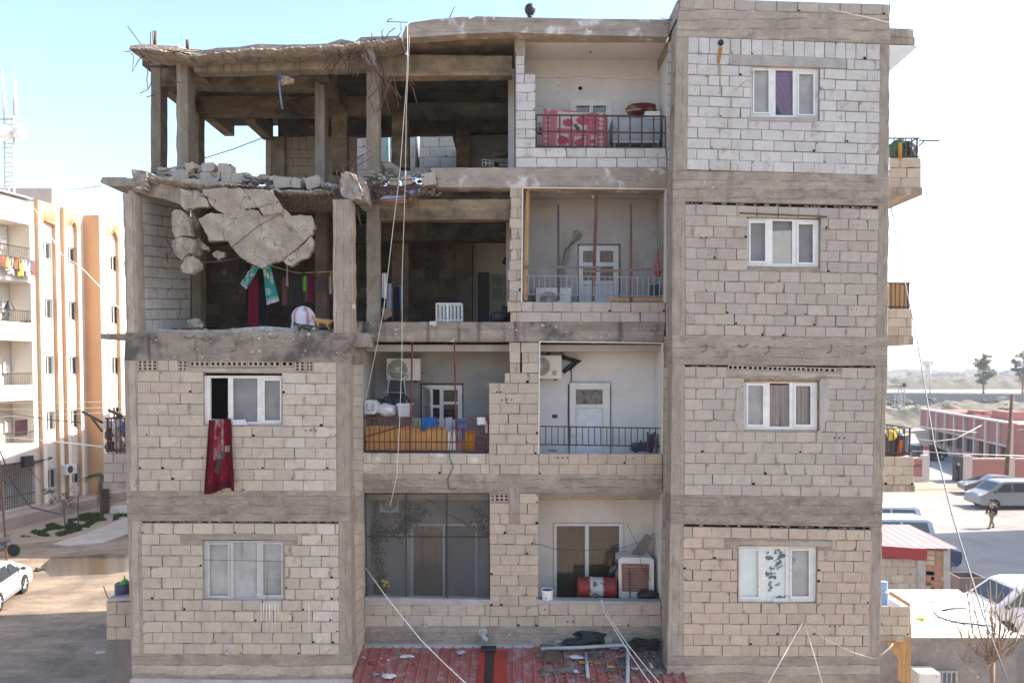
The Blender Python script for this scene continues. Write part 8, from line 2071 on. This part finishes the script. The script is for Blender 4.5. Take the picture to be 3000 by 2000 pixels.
for (x0, y0, x1, y1, Y) in ((2790, 1203, 2890, 1222, 88), (2830, 1208, 2902, 1228, 84), (2902, 1204, 2936, 1232, 82), (2945, 1212, 2985, 1240, 80), (2920, 1218, 2932, 1238, 78), (2980, 1206, 3040, 1245, 78)):
    b = MB(); b.prism([Vector((P(x0, 0, Y).x, Y, SH - .45)), Vector((P(x1, 0, Y).x, Y, SH - .45)), Vector((P(x1, 0, Y).x, Y, P(x1, y0, Y).z)), Vector((P(x0, 0, Y).x, Y, P(x0, y0, Y).z))], (0, 2.5, 0)); b.build('roof_parapet', pink, t)
b = MB(); b.prism([P(2672, 1262, 82), P(2715, 1258, 82), P(2728, 1295, 82), P(2720, 1298, 82), P(2706, 1270, 82), P(2672, 1270, 82)], (0, 2, 0)); b.build('canopy', beige, t)
def yard_wall(x0, x1, Y, label, gate=None, graf=False):
    t = thing('boundary_wall', ((x0 + x1) / 2, Y, 0), label, 'wall', 'school boundary walls')
    b = MB(); b.box((x0, Y, .45), (x1, Y + .2, 1.9)); b.build('panel', pink, t)
    b = MB(); b.box((x0 - .05, Y - .08, 0), (x1 + .05, Y + .28, .45)); b.build('base', beige, t); b = MB(); b.box((x0, Y - .06, 1.9), (x1, Y + .26, 2.05)); b.build('coping', beige, t)
    n_ = max(1, int((x1 - x0) / 3))
    for k in range(n_ + 1):
        x = lerp(x0, x1, k / n_)
        if (gate == 'r' and k == 0 and False): continue
        b = MB(); b.box((x - .3, Y - .1, 0), (x + .3, Y + .3, 2.25 if k in (0, n_) else 2.1)); b.build('post', beige, t)
    if graf:
        for k in range(5):
            b = MB(); xx = x0 + .6 + k * .3; b.tube([(xx, Y - .015, 1.2 + .1 * (k % 2)), (xx + .12, Y - .015, 1.45), (xx + .2, Y - .015, 1.25), (xx + .3, Y - .015, 1.5)], .025, 4); b.build('graffiti', plain('black_spray', (.05, .04, .05)), t)
yard_wall(P(2683, 0, 64).x, P(2738, 0, 64).x, 64, 'short pink wall with dark graffiti left of the school gate', graf=True)
yard_wall(P(2866, 0, 63.5).x, P(3120, 0, 63.5).x, 63.5, 'long pink wall right of the school gate')
b = MB(); b.box((P(2850, 0, 63.7).x, 63.7, 0), (P(2854, 0, 63.7).x, 65.2, 2.1)); one(b, 'gate', M['dark_steel'], 'dark metal gate leaf folded back against the pink wall', 'gate')
t = thing('gate_post', P(2716, 1325, 70), 'red and white striped barrier post in the school yard', 'post')
for k in range(6):
    b = MB(); x = P(2716, 1325, 70).x; b.box((x - .2, 70, k * .4), (x + .2, 70.3, k * .4 + .4)); b.build('band', plain('barrier_red', (.3, .05, .05)) if k % 2 else M['upvc'], t)
def pole(px, y0, y1, Y, r_, mat, label, nm='utility_pole', lean=0):
    b = MB(); p0, p1 = P(px, y1, Y), P(px + lean, y0, Y); p0.z = 0; b.tube([p0, p1], [r_, r_ * .75], 8); return one(b, nm, mat, label, 'pole')
pole(2946, 1155, 1405, 61, .17, surf('rusty_pole', (.15, .09, .065), .9, .4, 3, stain=(.4, .35, .3), stain_t=(.62, .7), stain_scale=5), 'brown wooden utility pole in front of the pink wall', lean=20)
pole(2725, 1065, 1135, 280, .22, M['grey_steel'], 'tall pale lamp post beside the far road', 'lamp_post')
t = thing('pylon', (P(2662, 0, 128).x, 128, 0), 'lattice steel pylon on the slope left of the school', 'pylon'); b = MB(); xp = P(2662, 0, 128).x
for dx in (-.5, .5): b.bar((xp + dx * 1.3, 128, 0), (xp + dx, 128, 6.5), .12); b.bar((xp + dx * 1.3, 129, 0), (xp + dx, 129, 6.5), .12)
for k in range(13): b.bar((xp - .55, 128, k * .5), (xp + .55, 128, k * .5 + .5), .06); b.bar((xp + .55, 128, k * .5), (xp - .55, 128, k * .5 + .5), .06)
b.build('lattice', M['grey_steel'], t); b = MB(); b.bar((xp - 2, 128, 6.4), (xp + 1, 128, 6.4), .15); b.blob((xp + .5, 128, 6.7), (.3, .3, .35), .2, 2); b.build('crossarm', M['dark_steel'], t)
for pts, lb in (([(2674, 1284, 66), (2740, 1292, 66), (2800, 1285, 66), (2875, 1245, 68)], 'pale wire sagging across the front of the school'), ([(2672, 1250, 66), (2760, 1256, 66), (2860, 1266, 66)], 'upper straight wire in front of the school'), ([(2672, 1320, 60), (2800, 1328, 60), (3010, 1335, 60)], 'thin wire above the school yard wall')):
    b = MB(); b.tube([P(*p) for p in pts], .022, 4); one(b, 'wire', M['cable_white'], lb, 'wire')

gl_dark = plain('car_glass', (.03, .035, .04), .06, spec=.7)
tyre = plain('tyre_rubber', (.025, .025, .026), .85); rimm = plain('alloy_rim', (.5, .5, .5), .35, .6)
lampm = plain('headlamp', (.6, .6, .62), .1, spec=.7); redl = plain('tail_lamp', (.35, .02, .02), .2)
def vehicle(name, prof, belt, roof_in, L, W, wheels, rw, paint, loc, rot, label, cat, group=None, wins=(), lower=None):
    """prof: closed side outline (x, z) from the rear round to the front; x forward"""
    t = thing(name, loc, label, cat, group); t['_o'] = (0, 0, 0)
    b = MB(); n = len(prof); ring = []
    zt = max(z for _, z in prof)
    def yy(z, e): return (W / 2) * (1 - (roof_in * max(0, (z - belt) / (zt - belt)) ** 1.2)) * e
    rows = []
    for sgn, e in ((-1, .93), (-1, 1), (1, 1), (1, .93)):
        cx_ = sum(p[0] for p in prof) / n; cz = sum(p[1] for p in prof) / n
        k_ = .965 if e < 1 else 1
        rows.append([Vector((cx_ + (x - cx_) * (1.0 if e < 1 else .985), sgn * yy(z, 1.0 if e == 1 else .93), cz + (z - cz) * (1.0 if e < 1 else .975))) for x, z in prof])
    order = [rows[1], rows[0], rows[3], rows[2]]
    vs = [p for rw_ in order for p in rw_]; fs = []
    for q in range(3):
        for i in range(n): i2 = (i + 1) % n; fs.append([q * n + i, q * n + i2, (q + 1) * n + i2, (q + 1) * n + i])
    fs.append(list(range(n))[::-1]); fs.append([3 * n + i for i in range(n)])
    bm = bmesh.new(); bv = [bm.verts.new(v) for v in vs]
    for f in fs: bm.faces.new([bv[i] for i in f])
    bmesh.ops.triangulate(bm, faces=[f for f in bm.faces if len(f.verts) > 4]); bmesh.ops.recalc_face_normals(bm, faces=bm.faces); bm.verts.index_update()
    b.add([v.co.copy() for v in bm.verts], [[v.index for v in f.verts] for f in bm.faces], 0, False); bm.free(); b.build('body', paint, t)
    for pts in wins:
        for sg in (-1, 1):
            b = MB(); q = [Vector((x, sg * (yy(z, 1) + .006), z)) for x, z in pts]; b.prism(q, (0, -sg * .012, 0)); b.build('side_window', gl_dark, t)
    for wx in wheels:
        for sg in (-1, 1):
            b = MB(); c = Vector((wx, sg * (W / 2 - .2), rw)); ax = (0, sg, 0); b.lathe(c, [(rw * .6, 0), (rw, .02), (rw, .18), (rw * .9, .215), (rw * .64, .21)], 20, 0, ax); wh = b.build('wheel', tyre, t)
            b = MB(); b.lathe(c, [(rw * .64, .19), (rw * .6, .205), (rw * .2, .19), (.02, .21)], 20, 0, ax)
            for k in range(5): a_ = k * 1.2566; b.bar(c + Vector((0, sg * .205, 0)), c + Vector((math.cos(a_) * rw * .62, sg * .205, math.sin(a_) * rw * .62)), .05)
            b.build('rim', rimm, wh)
            b = MB(); b.lathe(c + Vector((0, sg * .17, 0)), [(rw * 1.13, 0), (rw * 1.12, .035)], 20, 0, ax); b.build('wheel_arch', M['black'], t)
    xm = max(x for x, _ in prof); xn = min(x for x, _ in prof)
    zf = belt - .22
    for sg in (-1, 1):
        b = MB(); b.blob((xm - .22, sg * (W / 2 - .28), zf), (.2, .2, .1), 0, 2); b.build('headlight', lampm, t)
        b = MB(); b.blob((xn + .06, sg * (W / 2 - .16), zf + .12), (.08, .12, .14), 0, 2); b.build('tail_light', redl, t)
        b = MB(); b.blob((wins[0][-1][0] + .12 if wins else 0, sg * (W / 2 + .1), belt + .08), (.09, .11, .08), 0, 2); b.build('mirror', M['black'], t)
    if lower:
        b = MB(); b.box((xn + .4, -W / 2 - .004, rw * .75), (xm - .4, W / 2 + .004, rw * 1.15)); b.build('sill', lower, t)
    for i in range(n):
        (x1, z1), (x2, z2) = prof[i], prof[(i + 1) % n]
        if min(z1, z2) >= belt - .06 and abs(z1 - z2) > .25:
            d = Vector((z1 - z2, 0, x2 - x1)).normalized(); d = d if d.x * (1 if (x1 + x2) > (xm + xn) else -1) > 0 else -d
            w1, w2 = yy(z1, .82), yy(z2, .82); a_ = Vector((lerp(x1, x2, .12), 0, lerp(z1, z2, .12))) + d * .012; c_ = Vector((lerp(x1, x2, .9), 0, lerp(z1, z2, .9))) + d * .012
            b = MB(); b.prism([a_ + Vector((0, -w1, 0)), a_ + Vector((0, w1, 0)), c_ + Vector((0, w2, 0)), c_ + Vector((0, -w2, 0))], -d * .01); b.build('windscreen' if d.x > 0 else 'rear_window', gl_dark, t)
    t.rotation_euler = (0, 0, rot); t['_o'] = tuple(loc)
    return t
SUV = ([(-2.2, .45), (-2.25, .8), (-2.15, 1.12), (-1.75, 1.62), (-1.3, 1.7), (.1, 1.68), (.4, 1.6), (1.05, 1.12), (1.9, .98), (2.2, .8), (2.25, .45), (2.1, .3), (-2.05, .3)], 1.08, .22)
VAN = ([(-2.5, .4), (-2.52, 1.0), (-2.4, 1.75), (-2.2, 1.88), (.7, 1.9), (1.0, 1.82), (1.75, 1.2), (2.3, 1.0), (2.5, .75), (2.52, .4), (2.3, .28), (-2.3, .28)], 1.15, .16)
SED = ([(-2.2, .45), (-2.25, .78), (-2.2, 1.0), (-1.6, 1.05), (-1.05, 1.42), (-.6, 1.46), (.2, 1.45), (.95, 1.0), (1.9, .86), (2.18, .7), (2.2, .42), (2.0, .28), (-2.0, .28)], .98, .25)
suvw = ([(-.15, 1.12), (-.1, 1.58), (.2, 1.56), (.8, 1.16), (.8, 1.12)], [(-1.1, 1.12), (-1.1, 1.6), (-.25, 1.6), (-.22, 1.12)], [(-1.8, 1.14), (-1.55, 1.52), (-1.2, 1.58), (-1.2, 1.12)])
vanw = ([(.35, 1.2), (.35, 1.74), (.85, 1.72), (1.4, 1.24), (1.4, 1.2)], [(-.75, 1.2), (-.75, 1.76), (.22, 1.76), (.22, 1.2)], [(-2.2, 1.22), (-2.1, 1.72), (-.88, 1.76), (-.88, 1.2)])
sedw = ([(-.2, 1.02), (-.2, 1.38), (.15, 1.37), (.62, 1.05), (.6, 1.02)], [(-1.05, 1.04), (-.85, 1.32), (-.32, 1.38), (-.32, 1.02)])
def paintm(n_, c, rg=.25): return plain(n_, c, rg, spec=.5, var=.04)
gw = G(72, 1735)
hd = (G(72, 1735) - G(0, 1790)); hang = math.atan2(hd.y, hd.x)
suv_c = Vector((gw.x, gw.y, 0)) - Vector((math.cos(hang), math.sin(hang), 0)) * 1.35 + Vector((-math.sin(hang), math.cos(hang), 0)) * .9
vehicle('parked_car', *SUV, 4.5, 1.85, (-1.35, 1.35), .37, paintm('white_car_paint', (.72, .72, .72)), suv_c, hang, 'white car driving off the left edge of the muddy street', 'car', wins=suvw, lower=plain('grey_sill', (.2, .2, .2)))
def at(px, Y): return Vector(((px - 1500) * Y / F, Y, 0))
vehicle('parked_van', *VAN, 5.0, 1.9, (-1.5, 1.5), .34, paintm('silver_paint', (.24, .24, .25), .35), at(2862, 52) + Vector((2.5, .3, 0)), math.pi, 'silver people carrier parked on the lot beyond the walking man', 'van', wins=vanw)
vehicle('parked_car', *SED, 4.4, 1.75, (-1.35, 1.35), .31, paintm('grey_car_paint', (.13, .13, .135), .3), at(2852, 57) + Vector((2.0, .6, 0)), math.pi * .93, 'grey saloon half hidden behind the silver people carrier', 'car', wins=sedw)
vehicle('parked_van', *VAN, 5.0, 1.9, (-1.5, 1.5), .34, paintm('pale_blue_paint', (.45, .49, .53), .3), at(2724, 39.5) + Vector((-2.55, 0, 0)), math.pi, 'pale blue van with dark side glass behind the red roofed shed', 'van', wins=vanw)
vehicle('parked_van', *VAN, 5.0, 1.9, (-1.5, 1.5), .34, paintm('white_van_paint', (.66, .66, .68), .3), at(2680, 43.0) + Vector((-2.4, 0, 0)), math.pi, 'white van seen roof only behind the pale blue one', 'van', wins=vanw)
vehicle('parked_car', *SED, 4.4, 1.75, (-1.35, 1.35), .32, paintm('dark_blue_paint', (.025, .045, .10), .25), at(2829, 35.5) + Vector((-2.2, .85, 0)), math.pi, 'dark blue saloon with its tail sticking out behind the shed', 'car', wins=sedw)
vehicle('parked_van', *VAN, 5.0, 1.9, (-1.5, 1.5), .34, paintm('bright_white_paint', (.74, .74, .74), .3), at(2876, 26.6) + Vector((2.55, .95, 0)), math.pi, 'bright white van beside the white sheet roof at the right edge', 'van', wins=vanw)
vehicle('parked_car', *SUV, 4.5, 1.85, (-1.35, 1.35), .37, paintm('black_car_paint', (.03, .033, .04), .25), at(2712, 79), .35, 'black car parked in the school yard by the striped post', 'car', wins=suvw)
vehicle('parked_car', *SED, 4.4, 1.75, (-1.35, 1.35), .31, paintm('sky_blue_paint', (.25, .4, .5), .3), at(2680, 82), .35, 'light blue car parked at the left of the school yard', 'car', wins=sedw)
t = thing('motorcycle', G(6, 1628), 'motorcycle parked at the left edge behind the white car', 'motorcycle'); c = G(6, 1628)
for dx in (-.65, .6): b = MB(); b.lathe(c + Vector((dx, -.05, .31)), [(.22, 0), (.31, .01), (.31, .09), (.22, .1)], 18, 0, (0, 1, 0)); b.build('wheel', tyre, t)
b = MB(); b.blob(c + Vector((-.05, 0, .8)), (.55, .14, .16), .2, 2); b.blob(c + Vector((-.02, 0, .45)), (.28, .14, .2), .2, 2); b.bar(c + Vector((.6, 0, .31)), c + Vector((.35, 0, 1.05)), .05); b.bar(c + Vector((-.65, 0, .31)), c + Vector((-.2, 0, .6)), .05); b.build('frame', plain('grey_motorcycle', (.16, .15, .15), .4), t)
b = MB(); b.tube([c + Vector((.3, -.35, 1.1)), c + Vector((.36, 0, 1.05)), c + Vector((.3, .35, 1.1))], .018, 6); b.build('handlebar', M['dark_steel'], t)
b = MB(); b.tube([G(20, 1640) + Vector((0, 0, 0)), LBP(-2, 1350, 3.5)], .05, 6); one(b, 'utility_pole', M['rust'], 'thin rusty pole at the left edge behind the white car', 'pole')
b = MB(); b.blob(G(112, 1670), (.3, .25, .12), .6, 2, 2, 0, False, 3, .2); one(b, 'rubbish_bag', M['black'], 'dark rubbish bundle on the street in front of the white car', 'bag')
for pts, m_, rr_, lb in (([(-10, 1203, 40), (60, 1215, 38), (150, 1230, 34), (240, 1237, 32)], 'cable_black', .02, 'dark cable crossing the lower floors of the block over the street'), ([(-10, 1278, 40), (100, 1287, 34), (200, 1297, 28), (300, 1308, 20)], 'cable_white', .022, 'thick pale cable running to the left side balcony'),
                         ([(-10, 1180, 40), (200, 1178, 36), (365, 1176, 30)], 'cable_white', .014, 'upper of three thin pale wires over the left street'), ([(-10, 1198, 40), (200, 1197, 36), (365, 1192, 30)], 'cable_white', .014, 'middle of three thin pale wires over the left street'), ([(-10, 1220, 40), (200, 1213, 36), (365, 1206, 30)], 'cable_white', .014, 'lowest of three thin pale wires over the left street'),
                         ([(0, 1320, 40), (40, 1420, 40), (90, 1485, 40), (180, 1506, 42)], 'cable_black', .035, 'thick black cable looping down in front of the barred ground floor'), ([(100, 610, 40), (180, 745, 36), (240, 785, 33), (290, 838, 30), (350, 905, 27)], 'cable_white', .018, 'pale wire slanting down across the arched bays'),
                         ([(190, 558, 25), (240, 552, 22), (296, 545, 16.5)], 'cable_black', .008, 'thin wire reaching the broken balcony plate on the left'), ([(590, 467, 20), (690, 435, 20), (780, 400, 20.4)], 'cable_black', .012, 'thin wire crossing the gap of the open top floor')):
    b = MB(); b.tube([P(*p) for p in pts], rr_, 5); one(b, 'wire', M[m_], lb, 'wire')

skin = plain('skin', (.36, .22, .15), .6)
def person(loc, h, face, stride, label, top, legs, robe=None, scarf=None, hairc=(.02, .016, .014)):
    s = h / 1.75; a = face; fx, fy = math.cos(a), math.sin(a)
    q = lambda f, l, z: Vector(loc) + Vector((f * fx - l * fy, f * fy + l * fx, z)) * s
    st = stride
    J = [(q(0, 0, .95), .14 * s), (q(.0, 0, 1.15), .13 * s), (q(.01, 0, 1.36), .16 * s), (q(.03, 0, 1.5), .055 * s), (q(.05, 0, 1.6), .085 * s), (q(.055, 0, 1.68), .09 * s)]
    E = [(0, 1), (1, 2), (2, 3), (3, 4), (4, 5)]
    for sg in (-1, 1):
        k = len(J); f2 = st * sg
        J += [(q(0, .09 * sg, .88), .10 * s), (q(.12 * f2 + .03, .1 * sg, .5), .065 * s), (q(.28 * f2, .1 * sg, .09), .045 * s), (q(.28 * f2 + .14, .1 * sg, .045), .04 * s)]; E += [(0, k), (k, k + 1), (k + 1, k + 2), (k + 2, k + 3)]
        k = len(J)
        J += [(q(0, .19 * sg, 1.4), .062 * s), (q(-.1 * f2, .24 * sg, 1.12), .045 * s), (q(-.02 - .12 * f2 + .08, .23 * sg, .88), .034 * s), (q(.02 - .12 * f2 + .08, .22 * sg, .79), .036 * s)]; E += [(2, k), (k, k + 1), (k + 1, k + 2), (k + 2, k + 3)]
    o = skin_body('person', J, E, skin, label, 'person')
    def shell(name, idx, mat, grow, ext=None):
        Js = [(J[i][0], J[i][1] + grow) for i in idx]; mp = {i: k for k, i in enumerate(idx)}
        Es = [(mp[x], mp[y]) for x, y in E if x in mp and y in mp]
        skin_body(name, Js, Es, mat, parent=o)
    shell('jacket', [1, 2, 0, 10, 11, 12, 18, 19, 20] if not robe else [1, 2, 0, 10, 11, 12, 18, 19, 20], top, .018 * s)
    if robe:
        b = MB(); vs = []; fs = []; nn = 16
        for z, rx in ((.12, .24), (.5, .22), (.95, .2), (1.2, .19)):
            for k in range(nn): an = k / nn * 6.283; vs.append(q(rx * .75 * math.cos(an), rx * math.sin(an), z))
        for j in range(3):
            for k in range(nn): fs.append([j * nn + k, j * nn + (k + 1) % nn, (j + 1) * nn + (k + 1) % nn, (j + 1) * nn + k])
        b.add(vs, fs, 0, True); b.build('robe', robe, o)
    else:
        shell('trousers', [0, 6, 7, 8, 14, 15, 16], legs, .014 * s)
        for sg, (i1, i2) in zip((-1, 1), ((8, 9), (16, 17))): b = MB(); b.tube([J[i1][0] - Vector((0, 0, .03 * s)), J[i2][0]], [.055 * s, .05 * s], 8); b.build('shoe', M['black'], o)
    if scarf:
        b = MB(); b.blob(q(.02, 0, 1.64), (.13 * s, .13 * s, .15 * s), .1, 2); b.blob(q(-.05, 0, 1.42), (.2 * s, .22 * s, .14 * s), .15, 2); b.build('headscarf', scarf, o)
    else:
        b = MB(); b.blob(q(.03, 0, 1.71), (.1 * s, .095 * s, .085 * s), .05, 2); b.build('hair', plain('dark_hair', hairc, .8), o)
    b = MB(); b.blob(q(.15, 0, 1.63), (.02 * s, .018 * s, .025 * s), 0, 1)
    for sg in (-1, 1): b.blob(q(.13, .035 * sg, 1.665), (.012 * s, .014 * s, .01 * s), 0, 1)
    b.build('face_features', plain('face_shadow', (.2, .12, .085), .6), o)
    return o
keff = surf('red_white_check', (.55, .3, .3), .9, .3, 30, 60, stain=(.62, .55, .53), stain_t=(.5, .56), stain_scale=14, bump=0)
blk = plain('black_cloth', (.018, .017, .02), .95)
person(at(2818, 64.3) + Vector((0, 0, .0)), 1.78, R(60), .15, 'person in a black robe and red checked headscarf walking into the school gate', blk, None, robe=blk, scarf=keff)
person(at(2915, 45.4), 1.72, R(195), 1, 'person in a dark jacket and khaki trousers walking across the lot', plain('dark_jacket', (.02, .02, .026), .9), plain('khaki_cloth', (.26, .19, .12), .95))

hz = bpy.data.materials.new('thin_haze'); hz.use_nodes = True; nt = hz.node_tree; nt.nodes.clear()
oo = N(nt, 'ShaderNodeOutputMaterial'); pv = N(nt, 'ShaderNodeVolumePrincipled'); pv.inputs['Color'].default_value = (.92, .94, .97, 1); pv.inputs['Density'].default_value = .00032
nt.links.new(pv.outputs[0], oo.inputs['Volume'])
b = MB(); b.box((-5200, -400, -1.5), (5200, 6000, 32)); tag(b.build('haze', hz), kind='stuff')
for o in bpy.data.objects:
    if '_o' in o: del o['_o']
